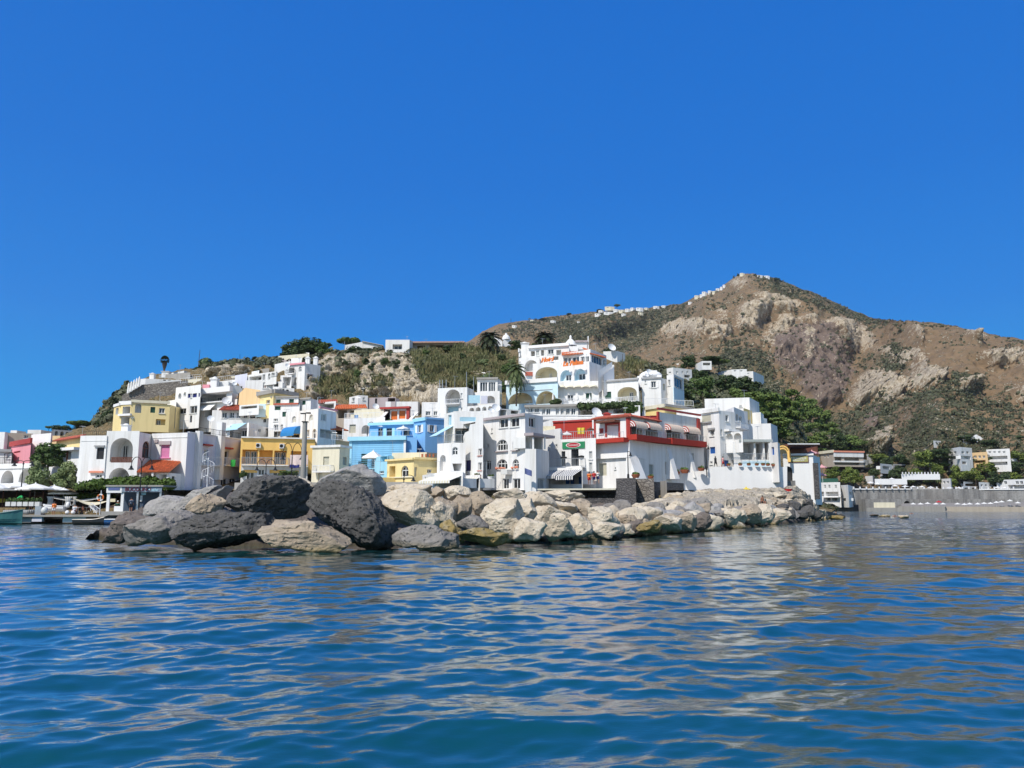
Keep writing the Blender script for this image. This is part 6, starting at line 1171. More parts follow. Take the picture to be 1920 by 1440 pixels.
# layered pale shelf under the white wall
Us = np.linspace(1225, 1545, 260)
tp = itp([(1225, 942), (1262, 930), (1320, 921), (1400, 920), (1440, 918), (1490, 915), (1508, 926), (1530, 947), (1545, 968)], Us); bt = itp([(1225, 950), (1300, 944), (1400, 943), (1460, 938), (1510, 942), (1545, 970)], Us)
Yt = itp([(1225, 103), (1320, 109), (1460, 119), (1510, 124), (1545, 132)], Us); Yb_ = itp([(1225, 84), (1300, 88), (1400, 101), (1460, 114), (1510, 121), (1545, 131)], Us)
SV = np.array([Pv(Us, tp + (bt - tp) * t, Yt + (Yb_ - Yt) * t) for t in np.linspace(-.03, 1.1, 46)]); q = SV.reshape(-1, 3)
lay = (pn(np.stack([q[:, 0] * .12, q[:, 1] * .25, q[:, 2] * 2.6 + q[:, 0] * .35], -1)) * .55 + fbm(q / 2.2, 4, .55, True) * .3).reshape(SV.shape[:2])
SV[..., 2] += lay * .6; SV[..., 1] -= lay * .9
ext = []
for k in range(1, 11):
    l_ = SV[-1].copy(); l_[:, 2] = SV[-1][:, 2] * (1 - k / 10.) - 1.5 * k / 10.; l_[:, 1] -= np.interp(Us, [1380, 1450], [5.0, 1.2]) * k / 10.; l_ += (fbm(l_ / 1.5 + k, 3, .6, True) * .7)[:, None] * [.3, -1, .6]; ext.append(l_)
SV = np.concatenate([SV, np.array(ext)], 0)
RM['shelf'] = rock_mat('layered grey beige shelf', (.47, .41, .325), (.30, .26, .205), (.60, .53, .43), .25, (.3, .22, .08), 1.3)
me = npmesh('rock_shelf', SV.reshape(-1, 3), gridfaces(56, len(Us)), False); tag(link('rock_shelf', me, RM['shelf']), kind='structure')
# ================================================================== VEGETATION
def leaf_mat(name, c1, c2, c3=None, rough=.6):
    t = NT(name); i = t.island(); n = t.noise(.35, 3, .6, t.pos())
    c = t.mix(i, c1, c2); c = t.mix(t.ramp(n, [(.4, 0.0), (.65, 1.0)]), c, c3 or tuple(x * .7 for x in c1))
    t.col(c); t.set(Roughness=rough, Specular_IOR_Level=.25); t.b.inputs['Subsurface Weight'].default_value = 0; return t.m
LM = {'pine': leaf_mat('pine needles', (.078, .122, .028), (.145, .185, .046), (.10, .145, .034)), 'dark': leaf_mat('dark evergreen leaves', (.05, .08, .027), (.10, .135, .05)),
      'green': leaf_mat('green leaves', (.07, .12, .03), (.12, .17, .05)), 'tamarisk': leaf_mat('tamarisk leaves', (.17, .22, .085), (.25, .29, .14), (.13, .175, .065)),
      'hedge': leaf_mat('hedge leaves', (.055, .10, .014), (.11, .16, .028), (.04, .075, .012)), 'palm': leaf_mat('palm fronds', (.07, .10, .03), (.13, .16, .06)), 'palmdark': leaf_mat('dark palm fronds', (.03, .045, .018), (.06, .075, .03)),
      'reed': leaf_mat('reeds and dry grass', (.15, .14, .06), (.24, .195, .095), (.11, .125, .05)), 'reedgreen': leaf_mat('green reeds', (.13, .135, .055), (.20, .185, .085), (.095, .105, .04)), 'dry': leaf_mat('dry brush', (.17, .125, .065), (.24, .175, .095), (.11, .09, .05)),
      'scrub': leaf_mat('hillside scrub', (.075, .082, .045), (.125, .125, .07), (.09, .097, .05)), 'lime': leaf_mat('bright tree leaves', (.13, .17, .03), (.22, .26, .06), (.09, .13, .025))}
M['bark'] = plain((.10, .075, .055), .9, name='bark', var=.4); M['palmbark'] = plain((.085, .068, .052), .95, name='palm bark', var=.4)
def quads(pos, nrm, size, rs, asp=1.0):
    n = len(pos); t = rs.normal(size=(n, 3)); t -= (t * nrm).sum(1)[:, None] * nrm; t /= np.linalg.norm(t, axis=1)[:, None] + 1e-9; b = np.cross(nrm, t)
    s = (size * rs.uniform(.55, 1.35, n))[:, None]; t = t * s * asp; b = b * s
    V = np.stack([pos - t - b * .55, pos + t - b * .8, pos + t * .8 + b, pos - t * .7 + b * .8], 1).reshape(-1, 3); return V, np.arange(4 * n).reshape(n, 4)
def clump(blobs, n, size, seed, asp=1.0, shell=.62):
    rs = np.random.RandomState(seed); B = np.array(blobs, float)      # x y z rx ry rz
    wgt = (B[:, 3] * B[:, 5]) ** 1.0; k = rs.choice(len(B), n, p=wgt / wgt.sum()); d = rs.normal(size=(n, 3)); d /= np.linalg.norm(d, axis=1)[:, None]
    r = rs.uniform(shell ** 3, 1, n) ** (1 / 3.); pos = B[k, :3] + d * r[:, None] * B[k, 3:]
    nr = d + rs.normal(size=(n, 3)) * .55; nr /= np.linalg.norm(nr, axis=1)[:, None]; return quads(pos, nr, size, rs, asp)
def blobcrown(seed, n, w_, h_, flat=False, z0=0.0):
    rs = np.random.RandomState(seed); out = []
    for i in range(n):
        a = rs.uniform(0, 6.28); r = math.sqrt(rs.uniform(0, 1)) * .72
        if flat: z = z0 + h_ * (.45 + .35 * (1 - r * r) + rs.uniform(-.1, .1)); s = rs.uniform(.22, .34); out.append((r * w_ / 2 * math.cos(a) * 1.05, r * w_ / 2 * math.sin(a) * 1.05, z, w_ * s * .55, w_ * s * .55, h_ * .34))
        else:
            z = rs.uniform(.12, .86); rad = math.sqrt(max(.1, 1 - abs(z - .42) ** 1.6 * 1.9)); s = rs.uniform(.16, .30)
            out.append((r * rad * w_ / 2 * math.cos(a), r * rad * w_ / 2 * math.sin(a), z0 + z * h_, w_ * s * .75, w_ * s * .75, h_ * s * .7))
    return out
_tm = {}
def treemesh(kind, seed):
    """unit size crown and trunk, 10 m tall, 10 m wide before scaling"""
    key = (kind, seed)
    if key in _tm: return _tm[key]
    rs = np.random.RandomState(seed); tr = MB(); lm = LM['pine']
    if kind == 'umbrella':
        bl = blobcrown(seed, 22, 10, 4.0, True, 6.0); V, Q = clump(bl, 2600, .30, seed); lm = LM['pine']
        tr.path([(0, 0, -1), (.2, 0, 3), (.1, .1, 6)], .35, 7, r2=.24)
        for i in range(7): a = i * .9; tr.path([(.1, .1, 5.0 + .2 * i * .5), (1.6 * math.cos(a), 1.6 * math.sin(a), 6.8), (3.2 * math.cos(a), 3.2 * math.sin(a), 7.9)], .16, 5, r2=.05)
    elif kind == 'pine':
        bl = []
        for i in range(26):
            z = rs.uniform(1.5, 9.4); rr = (1 - ((z - 4) / 7) ** 2) * 4.2; a = rs.uniform(0, 6.28); r = rr * rs.uniform(.2, .95); bl.append((r * math.cos(a), r * math.sin(a), z, rs.uniform(1.2, 2.2), rs.uniform(1.2, 2.2), rs.uniform(.5, .9)))
        V, Q = clump(bl, 2400, .30, seed); tr.path([(0, 0, -1), (.1, 0, 4), (0, .1, 8.6)], .3, 7, r2=.08)
        for i in range(8): a = i * 2.4; z = 2 + i * .7; tr.path([(0, 0, z), (2.2 * math.cos(a), 2.2 * math.sin(a), z + 1.0)], .1, 5, r2=.03)
    elif kind in ('broad', 'bush', 'tamarisk', 'ivy', 'lime', 'green'):
        n_ = {'broad': 24, 'bush': 12, 'tamarisk': 22, 'ivy': 20, 'lime': 22, 'green': 20}[kind]
        bl = blobcrown(seed, n_, 10, 10, False, .2 if kind != 'lime' else 1.2); V, Q = clump(bl, {'bush': 700, 'tamarisk': 3600}.get(kind, 2400), {'bush': .55, 'tamarisk': .22}.get(kind, .32), seed, {'tamarisk': 2.4}.get(kind, 1.0))
        lm = LM[{'broad': 'dark', 'bush': 'dark', 'tamarisk': 'tamarisk', 'ivy': 'green', 'lime': 'lime', 'green': 'green'}[kind]]; tr.path([(0, 0, -1), (.15, 0, 2), (0, .1, 7)], .35, 6, r2=.1)
        for i in range(6): a = i * 1.1; tr.path([(.1, 0, 1.6), (1.7 * math.cos(a), 1.7 * math.sin(a), 5.0)], .14, 5, r2=.04)
    elif kind in ('palm', 'palmdark'):
        Vs, n = [], 0
        for i in range(46):
            a = i * 2.39996; el = R(78 - 100 * (i / 45.) ** .9); L = rs.uniform(3.8, 4.8); pts = []
            for j in range(9):
                t = j / 8.; bend = el - R(62) * t * t; pts.append((L * t * math.cos(a) * math.cos(el - R(30) * t * t), L * t * math.sin(a) * math.cos(el - R(30) * t * t), 6 + L * t * math.sin(el) - 1.9 * t * t * L * .36))
            pts = np.array(pts); side = np.array([-math.sin(a), math.cos(a), 0])
            for j in range(8):
                for sgn in (-1, 1):
                    for k in range(2):
                        p = pts[j] + (pts[j + 1] - pts[j]) * k * .5; q = pts[j] + (pts[j + 1] - pts[j]) * (k * .5 + .42); wd = .85 * math.sin(math.pi * min(.97, (j + .6) / 8.6)) + .1
                        tip = side * sgn * wd + (pts[j + 1] - pts[j]) * .5 + np.array([0, 0, -.22 * wd]); Vs += [p, q, q + tip * .9, p + tip]
        V = np.array(Vs); Q = np.arange(len(V)).reshape(-1, 4); lm = LM[kind]; tr.path([(0, 0, -1), (.12, 0, 2), (0, 0, 4), (0, 0, 6.0)], .30, 9, r2=.25); tr.lathe((0, 0, 5.2), [(.25, 0), (.42, .4), (.36, .9), (.1, 1.1)], 9)
    elif kind == 'fanpalm':
        Vs = []
        for i in range(60):
            a = i * 2.39996; el = R(85 - 120 * (i / 59.)); d = np.array([math.cos(a) * math.cos(el), math.sin(a) * math.cos(el), math.sin(el)]); c = np.array([0, 0, 7.6]) + d * 1.0; s_ = np.array([-math.sin(a), math.cos(a), 0]); u_ = np.cross(d, s_)
            for k in range(7):
                f0 = R(-60 + 120 * k / 7.); f1 = R(-60 + 120 * (k + .75) / 7.); Vs += [c, c + (d * math.cos(f0) + s_ * math.sin(f0)) * .95, c + (d * math.cos((f0 + f1) / 2) + s_ * math.sin((f0 + f1) / 2)) * 1.35 - np.array([0, 0, .15]), c + (d * math.cos(f1) + s_ * math.sin(f1)) * .95]
        V = np.array(Vs); Q = np.arange(len(V)).reshape(-1, 4); lm = LM['palmdark']; tr.path([(0, 0, -1), (0, 0, 3), (0, 0, 5)], .5, 9, r2=.45); tr.lathe((0, 0, 3.6), [(.5, 0), (.8, .9), (1.15, 2.2), (1.1, 3.0), (.4, 3.8)], 11)
    cm = npmesh(kind + '_crown', V, Q); cm.materials.append(lm); tmesh = bpy.data.meshes.new('trunk'); tmesh.from_pydata(tr.v, [], tr.f); tmesh.materials.append(M['palmbark' if 'palm' in kind else 'bark'])
    co = np.array(V); _tm[key] = (cm, tmesh, (co[:, 0].max() - co[:, 0].min() + co[:, 1].max() - co[:, 1].min()) / 2, co[:, 2].max()); return _tm[key]
def tree(name, kind, px, yb, wpx, hpx, Y, label, seed=1, group=None, cat='tree', base=None):
    cm, tm, W0, H0 = treemesh(kind, seed); b = base or P(px, yb, Y); s = b.y / F
    root = empty(name, b); tag(root, label, cat, group, 'thing'); root.scale = (wpx * s / W0, wpx * s / W0, hpx * s / H0); root.rotation_euler = (0, 0, rnd.uniform(0, 6.28))
    cn = {'bush': 'foliage'}.get(kind, 'crown'); o = bpy.data.objects.new(cn, cm); C.objects.link(o); o.parent = root
    o = bpy.data.objects.new('trunk' if kind != 'bush' else 'stem', tm); C.objects.link(o); o.parent = root; return root
T_ = [('broad_tree', 'broad', 552, 670, 60, 38, 192, 'big dark evergreen tree, left half of the dense clump on the crest', 1, 'tree'), ('broad_tree', 'broad', 592, 668, 68, 36, 194, 'big dark evergreen tree, right half of the dense clump on the crest', 2, 'tree'), ('broad_tree', 'broad', 572, 662, 40, 30, 198, 'rounded treetop rising in the middle of the dense crest clump', 3, 'tree'),
 ('broad_tree', 'green', 604, 668, 30, 26, 190, 'lighter green bushy tree at the front of the crest clump', 4, 'tree'), ('stone_pine', 'umbrella', 652, 664, 50, 33, 197, 'flat topped umbrella pine standing alone right of the crest clump', 1, 'tree'), ('bush', 'broad', 672, 676, 66, 26, 189, 'dark bushes hanging over the cliff below the gabled crest house', 5, 'bush'), ('bush', 'green', 680, 690, 30, 18, 182, 'green bush high on the cliff face below the gabled crest house', 6, 'bush'),
 ('bush', 'broad', 535, 672, 26, 10, 190, 'low dark bush at the left end of the crest tree clump', 8, 'bush'), ('bush', 'broad', 500, 678, 24, 10, 192, 'dark ragged hedge along the crest left of the tall white house', 9, 'bush'), ('bush', 'broad', 480, 677, 22, 9, 192, 'low dark shrub on the crest above the grey blue roofed house', 7, 'bush'), ('bush', 'broad', 462, 693, 7, 15, 186, 'narrow dark cypress like bush on the pale strata', 5, 'bush'),
 ('bush', 'tamarisk', 388, 700, 44, 30, 190, 'pale feathery tree bush on the crest beside the slanting pole', 2, 'bush'), ('bush', 'broad', 372, 703, 26, 16, 188, 'dark bush at the foot of the slanting pole', 6, 'bush'),
 ('fan_palm', 'fanpalm', 307, 707, 18, 42, 184, 'fan palm with a thick crown silhouetted above the stone wall', 1, 'palm'), ('palm', 'palm', 968, 752, 46, 72, 150, 'date palm with drooping fronds in front of the hotel arches', 1, 'palm'), ('palm', 'palmdark', 918, 675, 52, 54, 186, 'dark date palm on the reed slope in front of the white chapel', 2, 'palm'), ('palm', 'palmdark', 1022, 655, 52, 32, 190, 'dark low palm behind the hotel roof terrace', 3, 'palm'),
 ('palm', 'palmdark', 212, 768, 26, 24, 170, 'small palm on the left slope above the yellow house', 4, 'palm'), ('bush', 'broad', 205, 790, 34, 22, 168, 'dark scrubby bush on the left slope beside the yellow house', 7, 'bush'), ('bush', 'broad', 192, 800, 26, 16, 168, 'dark bush low on the left slope', 8, 'bush'),
 ('stone_pine', 'umbrella', 151, 815, 56, 27, 185, 'wide umbrella pine behind the small white arcade', 2, 'tree'), ('stone_pine', 'umbrella', 91, 812, 13, 14, 190, 'tiny umbrella pine left of the small white arcade', 3, 'tree'), ('broad_tree', 'broad', 115, 812, 40, 15, 188, 'dark low trees behind the left part of the white arcade', 5, 'tree'), ('broad_tree', 'broad', 160, 812, 50, 16, 190, 'dark trees under the wide umbrella pine', 6, 'tree'), ('broad_tree', 'broad', 185, 812, 30, 16, 180, 'dark trees right of the wide umbrella pine', 4, 'tree'),
 ('tamarisk_bush', 'tamarisk', 73, 922, 50, 58, 122, 'feathery green tamarisk bush, left of the pair behind the parasols', 1, 'bush'), ('tamarisk_bush', 'tamarisk', 121, 922, 52, 58, 121, 'feathery green tamarisk bush, right of the pair against the white house', 2, 'bush'), ('ivy_bush', 'ivy', 90, 874, 62, 44, 130, 'dense arching green creeper over the pergola above the tamarisks', 1, 'bush'), ('ivy_bush', 'ivy', 112, 852, 44, 20, 131, 'green creeper trailing along the veranda roof', 2, 'bush'),
 ('bush', 'broad', 880, 668, 26, 12, 196, 'dark shrub on the crest left of the white chapel', 3, 'bush'), ('bush', 'broad', 968, 660, 40, 22, 192, 'dark evergreen bush between the chapel and the hotel', 6, 'bush'), ('bush', 'green', 1005, 660, 30, 16, 192, 'green bush behind the hotel roof terrace', 5, 'bush'), ('bush', 'green', 735, 682, 40, 22, 186, 'green prickly bush below the crest cube house', 6, 'bush'),
 ('bush', 'broad', 1140, 665, 20, 12, 188, 'small green bush behind the hotel stair tower', 2, 'bush'), ('bush', 'green', 730, 800, 22, 14, 146, 'green shrub in front of the orange doors', 4, 'bush'), ('bush', 'green', 640, 905, 40, 18, 118, 'drooping palm like shrub between the cream house and the big grey boulder', 6, 'bush'), ('bush', 'green', 540, 896, 40, 14, 123, 'green vine on the ground floor of the ochre building', 5, 'bush'), ('bush', 'hedge_', 455, 896, 18, 14, 122, 'bright green shrub at the left foot of the ochre building', 3, 'bush')]
for nm, kind, px, yb, wp, hp, Y, lab, sd_, cat in T_: tree(nm, 'green' if kind == 'hedge_' else kind, px, yb, wp, hp, Y, lab, sd_, None, cat)
# pines and trees of the right hand slope
for i, (k, px, yb, wp, hp, lab) in enumerate([('umbrella', 1348, 695, 44, 22, 'flat topped pine above the long white ridge houses'), ('broad', 1292, 692, 34, 28, 'round dark tree left of the pergola house on the ridge'), ('broad', 1312, 716, 32, 26, 'dark tree in front of the pergola house on the ridge'), ('broad', 1335, 680, 40, 13, 'dark trees behind the pergola house on the ridge'),
   ('green', 1318, 750, 52, 46, 'blue green leafy tree below the white ridge houses'), ('broad', 1362, 735, 60, 36, 'dark spreading tree below the flat topped ridge pine'), ('broad', 1400, 738, 56, 34, 'dark tree below the low white ridge walls'), ('broad', 1425, 755, 40, 32, 'dark bushy tree at the right end of the ridge walls'), ('bush', 1285, 752, 40, 34, 'dark scrub behind the hotel side house'),
   ('pine', 1380, 775, 56, 50, 'green pine behind the tall plain white house, leftmost of the grove'), ('pine', 1418, 790, 58, 58, 'broad green pine in the grove above the stepped white ends'), ('pine', 1450, 800, 62, 66, 'large green pine in the middle of the grove'), ('pine', 1487, 800, 60, 72, 'tallest pine of the grove with a pointed top'), ('pine', 1520, 810, 58, 64, 'green pine right of the tallest in the grove'), ('pine', 1552, 822, 46, 54, 'outermost pine at the right edge of the grove'),
   ('pine', 1465, 825, 56, 44, 'lower pine directly above the yellow arch'), ('pine', 1505, 835, 54, 44, 'lower pine above the dark pergola roof'), ('pine', 1495, 850, 44, 46, 'bright yellow green pine beside the pergola roof'), ('pine', 1540, 850, 50, 40, 'spreading yellow green pine behind the pergola roof'), ('pine', 1598, 858, 56, 44, 'dark green spreading pine left of the pale ravine rocks'), ('broad', 1572, 845, 40, 34, 'dark scrub tree between the pines near the ravine')]):
    b = onk(px, yb) if px < 1490 else onm(px, yb); tree({'umbrella': 'stone_pine', 'pine': 'pine', 'broad': 'broad_tree', 'green': 'broad_tree', 'bush': 'bush'}[k], k, px, yb, wp, hp, b.y, lab, i % 5 + 1, 'trees of the right slope', 'tree', P(px, yb, b.y - 2))
# trees of the far shore
for i, (k, px, yb, wp, hp) in enumerate([('lime', 1588, 908, 30, 34), ('lime', 1605, 912, 26, 32), ('lime', 1560, 900, 30, 26), ('lime', 1648, 868, 36, 18), ('lime', 1735, 880, 44, 36), ('pine', 1772, 878, 26, 28), ('lime', 1800, 905, 36, 34), ('lime', 1830, 905, 30, 28), ('broad', 1668, 905, 34, 26), ('broad', 1705, 906, 44, 20), ('broad', 1745, 905, 34, 20), ('lime', 1850, 890, 40, 24), ('broad', 1872, 910, 40, 26), ('broad', 1900, 885, 34, 22), ('broad', 1640, 900, 26, 22), ('palm', 1888, 910, 20, 26), ('palm', 1760, 912, 16, 24), ('lime', 1910, 868, 30, 24), ('broad', 1840, 868, 40, 20), ('broad', 1765, 860, 40, 20), ('broad', 1690, 892, 30, 20), ('lime', 1720, 900, 26, 22), ('broad', 1815, 830, 40, 16), ('broad', 1895, 832, 44, 18), ('broad', 1856, 838, 36, 14), ('lime', 1760, 890, 30, 22), ('lime', 1905, 905, 26, 20), ('broad', 1690, 870, 30, 20), ('broad', 1665, 880, 26, 24), ('lime', 1785, 915, 24, 18)]):
    b = onm(px, min(yb, 925)); nm = {'lime': 'leafy_tree', 'pine': 'pine', 'broad': 'broad_tree', 'palm': 'palm'}[k]
    w1 = {'lime': 'bright yellow green tree', 'pine': 'dark pointed pine', 'broad': 'dark green tree', 'palm': 'small palm'}[k]; w2 = 'above the far white green roofed house' if px < 1620 else 'on the far terraces left of the far sea wall' if px < 1700 else 'below the far white hotel' if px < 1800 else 'at the right edge of the far shore'
    tree(nm, k, px, yb, wp, hp, b.y, f'{w1} {w2}', i % 5 + 1, f'{w1}s {w2}', 'tree', P(px, yb, b.y - 3))
# dark round bushes dotted over the right spur
for i, (x, y, w_) in enumerate([(1225, 485, 12), (1395, 485, 11), (1275, 505, 9), (1300, 485, 14), (1335, 490, 9), (1370, 525, 6), (1400, 525, 6), (1355, 575, 8), (1395, 560, 5), (1415, 595, 7), (1440, 585, 10), (1470, 565, 9), (1520, 567, 8), (1518, 598, 7), (1455, 620, 7), (1470, 610, 6), (1515, 618, 6), (1590, 610, 6), (1605, 655, 12), (1565, 675, 7), (1600, 692, 9), (1545, 748, 15), (935, 588, 10), (930, 535, 14), (935, 950, 22), (1270, 695, 13), (1150, 915, 22), (1690, 528, 8), (1665, 828, 28), (1750, 660, 16), (1705, 630, 5), (985, 690, 18), (1140, 625, 20), (880, 770, 18), (725, 905, 22), (360, 545, 14), (1565, 935, 12), (1500, 960, 14), (1620, 940, 12)]):
    px, py = 1380 + x / 3.556, 480 + y / 3.556; b = onm(px, py + w_ / 8); w2 = 'on the brown terraces of the right spur' if x > 1100 and y < 700 else 'among the pale cliffs of the right spur'
    tree('bush', 'bush', px, py, w_ / 3.3, w_ / 4.2, b.y, f'dark round bush {w2}', i % 3 + 1, f'dark round bushes {w2}', 'bush', b)
for i, (x, y, w_, h_) in enumerate([(675, 712, 20, 14), (700, 700, 18, 16), (655, 690, 16, 10), (722, 690, 22, 16), (745, 690, 18, 12), (735, 712, 12, 9), (610, 690, 14, 9), (690, 690, 16, 13), (765, 700, 12, 10), (800, 712, 14, 9), (640, 715, 14, 8), (712, 730, 14, 9)]):
    b = onk(x, y); tree('bush', ('green', 'bush', 'broad')[i % 3], x, y, w_, h_, b.y, 'scrubby bush clinging to the pale cliff face above the terraces', i % 4 + 1, 'scrubby bushes on the pale cliff', 'bush', b)
for i, (x, y, w_, h_) in enumerate([(800, 668, 24, 14), (838, 660, 22, 12), (872, 676, 20, 14), (905, 690, 26, 16), (948, 700, 26, 20), (940, 678, 22, 14), (855, 700, 18, 12), (915, 718, 28, 18), (940, 732, 26, 20), (885, 725, 20, 14), (790, 690, 16, 12), (960, 686, 18, 14)]):
    b = onk(x, y); tree('bush', ('green', 'broad', 'bush', 'tamarisk')[i % 4], x, y, w_, h_, b.y - 1, 'leafy bush growing among the reeds between the cliff and the hotel', i % 4 + 1, 'leafy bushes among the reeds', 'bush', b)
# ------------------------------------------------ stuff: scrub, reeds
rs = np.random.RandomState(5)
flat = MVis.reshape(-1, 3); g_ = grnA[1:].ravel(); rk_ = rockA[1:].ravel(); t_ = terr[1:].ravel(); fn = fbm(flat / 45, 4); fx, fy = MPRJ[0].ravel(), MPRJ[1].ravel()
wgt = np.clip(.12 + g_ * 1.1 + fn * .5 - rk_ * .55 - t_ * .12, .015, 2) * (fx < 1990) * (fx > 860) * (flat[:, 2] > 7); wgt *= np.clip(flat[:, 1] / 700, .45, 2) * np.clip(1.1 + fbm(flat / 22 + 3, 3) * 1.4, .05, 2)
pick = rs.choice(len(flat), 21000, p=wgt / wgt.sum()); pos = flat[pick] + rs.normal(size=(21000, 3)) * [1.5, 1.5, 0]
sz = rs.uniform(.7, 1.9, 21000) * np.where(rs.rand(21000) < .08, 1.7, 1) * np.clip(pos[:, 1] / 750, .42, 1)
nq = 14; d = rs.normal(size=(21000, nq, 3)); d /= np.linalg.norm(d, axis=2)[..., None]; pp_ = pos[:, None] + d * sz[:, None, None] * [.8, .8, .55] + np.array([0, 0, .35]) * sz[:, None, None]
V, Q = quads(pp_.reshape(-1, 3), d.reshape(-1, 3), np.repeat(sz * .40, nq), rs); me = npmesh('scrub', V, Q); tag(link('scrub', me, LM['scrub']), 'dark green scrub scattered over the dry mountain slopes', 'scrub', None, 'stuff')
# knoll scrub (right slope and left end)
kf = KV.reshape(-1, 3); kx, ky2 = kpx.ravel(), kpy.ravel(); kg = kgrn.ravel(); okm = (np.repeat(np.arange(len(kp)), len(K)) < 106) & (np.repeat(np.arange(len(kp)), len(K)) > 40)
wgt = np.clip(kg + .1 + fbm(kf / 8, 3) * .2 - krock.ravel() * .6, .02, 2) * okm * (((kx > 1190) & (kx < 1680)) * 1.0 + ((kx < 250) & (kx > 175)) * .6 + ((kx > 480) & (kx < 780) & (ky2 < 700)) * .9 + ((kx > 340) & (kx <= 480) & (ky2 < 695)) * .35 + ((kx > 590) & (kx < 800) & (ky2 < 760)) * .1)
pick = rs.choice(len(kf), 7000, p=wgt / wgt.sum()); pos = kf[pick]; sz = rs.uniform(.3, 1.0, 7000); nq = 12; d = rs.normal(size=(7000, nq, 3)); d /= np.linalg.norm(d, axis=2)[..., None]
pp_ = pos[:, None] + d * sz[:, None, None] * [.9, .9, .6] + np.array([0, 0, .4]) * sz[:, None, None]; V, Q = quads(pp_.reshape(-1, 3), d.reshape(-1, 3), np.repeat(sz * .42, nq), rs)
tag(link('undergrowth', npmesh('undergrowth', V, Q), LM['scrub']), 'green undergrowth covering the slope behind the village', 'undergrowth', None, 'stuff')
# reeds / tall dry grass on the cliff slopes
reg = [[(776, 660), (800, 650), (880, 652), (965, 668), (972, 735), (930, 728), (890, 722), (800, 728), (778, 700)], [(592, 735), (606, 722), (640, 705), (672, 690), (676, 725), (640, 738), (600, 745)], [(690, 745), (708, 715), (735, 722), (740, 740), (700, 748)], [(860, 700), (950, 690), (950, 740), (870, 740)], [(1165, 668), (1188, 672), (1215, 690), (1195, 706), (1165, 690)], [(590, 745), (596, 720), (610, 700), (620, 720), (605, 745)]]
ok = okm & np.any([inpoly(kx, ky2, p) for p in reg], 0); idx = np.nonzero(ok)[0]; N = 16000; pick = rs.choice(idx, N); pos = kf[pick] + rs.normal(size=(N, 3)) * [.35, .35, 0]
patch = np.clip(.55 + fbm(pos / 5, 3) * .8, .15, 1.3); hh = rs.uniform(.8, 2.1, N) * patch; lean = rs.normal(size=(N, 3)) * [.28, .28, 0]; wv = rs.normal(size=(N, 3)) * [1, 1, 0]; wv /= np.linalg.norm(wv, axis=1)[:, None]; wd = rs.uniform(.05, .13, N)[:, None]
top = pos + lean * hh[:, None] + np.array([0, 0, 1]) * hh[:, None]; mid = pos + lean * .3 * hh[:, None] + np.array([0, 0, .55]) * hh[:, None]
V = np.stack([pos - wv * wd * .7, pos + wv * wd * .7, mid + wv * wd * 1.4, top + np.array([.03, 0, 0]), mid - wv * wd * 1.4], 1).reshape(-1, 3); Q = np.arange(5 * N).reshape(N, 5)
drym = fbm(pos / 6 + 4, 2) > .02
for nm, sel, mt, lab in (('reeds', ~drym, 'reedgreen', 'tall green reeds growing on the cliff slope behind the houses'), ('dry_grass', drym, 'reed', 'tall dry yellow grass on the cliff slope behind the houses')):
    Vs = V.reshape(N, 5, 3)[sel].reshape(-1, 3); tag(link(nm, npmesh(nm, Vs, np.arange(len(Vs)).reshape(-1, 5)), LM[mt]), lab, 'grass', None, 'stuff')
# hedges
def hedge(name, pts, Y, hpx, label, mat='hedge', n=2600, thick=.9, Ys=None, size=.16, cat='hedge'):
    bl = []
    for (x0, y0), (x1, y1) in zip(pts, pts[1:]):
        for k in range(max(2, int((x1 - x0) / 5))):
            t = (k + .5) / max(2, int((x1 - x0) / 5)); Yk = Y + (Ys or 0) * t; c = P(x0 + (x1 - x0) * t, y0 + (y1 - y0) * t, Yk); h_ = hpx * Yk / F * rnd.uniform(.8, 1.1); bl.append((c.x, c.y + rnd.uniform(-.3, .3), c.z + h_ * .5, .75, thick, h_ * .5))
    c = np.array(bl).mean(0); bl = [(b[0] - c[0], b[1] - c[1], b[2] - c[2], *b[3:]) for b in bl]
    V, Q = clump(bl, n, size, int(abs(pts[0][0])) + 3, 1.4, .7); o = link(name, npmesh(name, V, Q), LM[mat]); o.location = c[:3]; return tag(o, label, cat, None, 'thing')
hedge('hedge', [(148, 925), (205, 919), (262, 917), (322, 921)], 112.5, 24, 'long bright green hedge in front of the arched white house', n=5200, thick=1.0)
hedge('hedge', [(120, 940), (150, 938), (206, 938)], 111, 14, 'lower green hedge between the parasols and the kiosk', n=2200)
hedge('climbing_plant', [(1088, 768), (1200, 764)], 137.5, 12, 'dark green climbing plant over the pergola below the hotel terrace', 'dark', 2600, .8, size=.2, cat='climber'); hedge('climbing_plant', [(1175, 775), (1200, 774)], 137, 16, 'bushy green plant at the right end of the hotel pergola', 'green', 1000, .8, size=.2, cat='climber')
hedge('hedge', [(1035, 759), (1048, 757)], 148.5, 10, 'dark potted bushes beside the hotel arches', 'dark', 500, .5, size=.16, cat='bush')
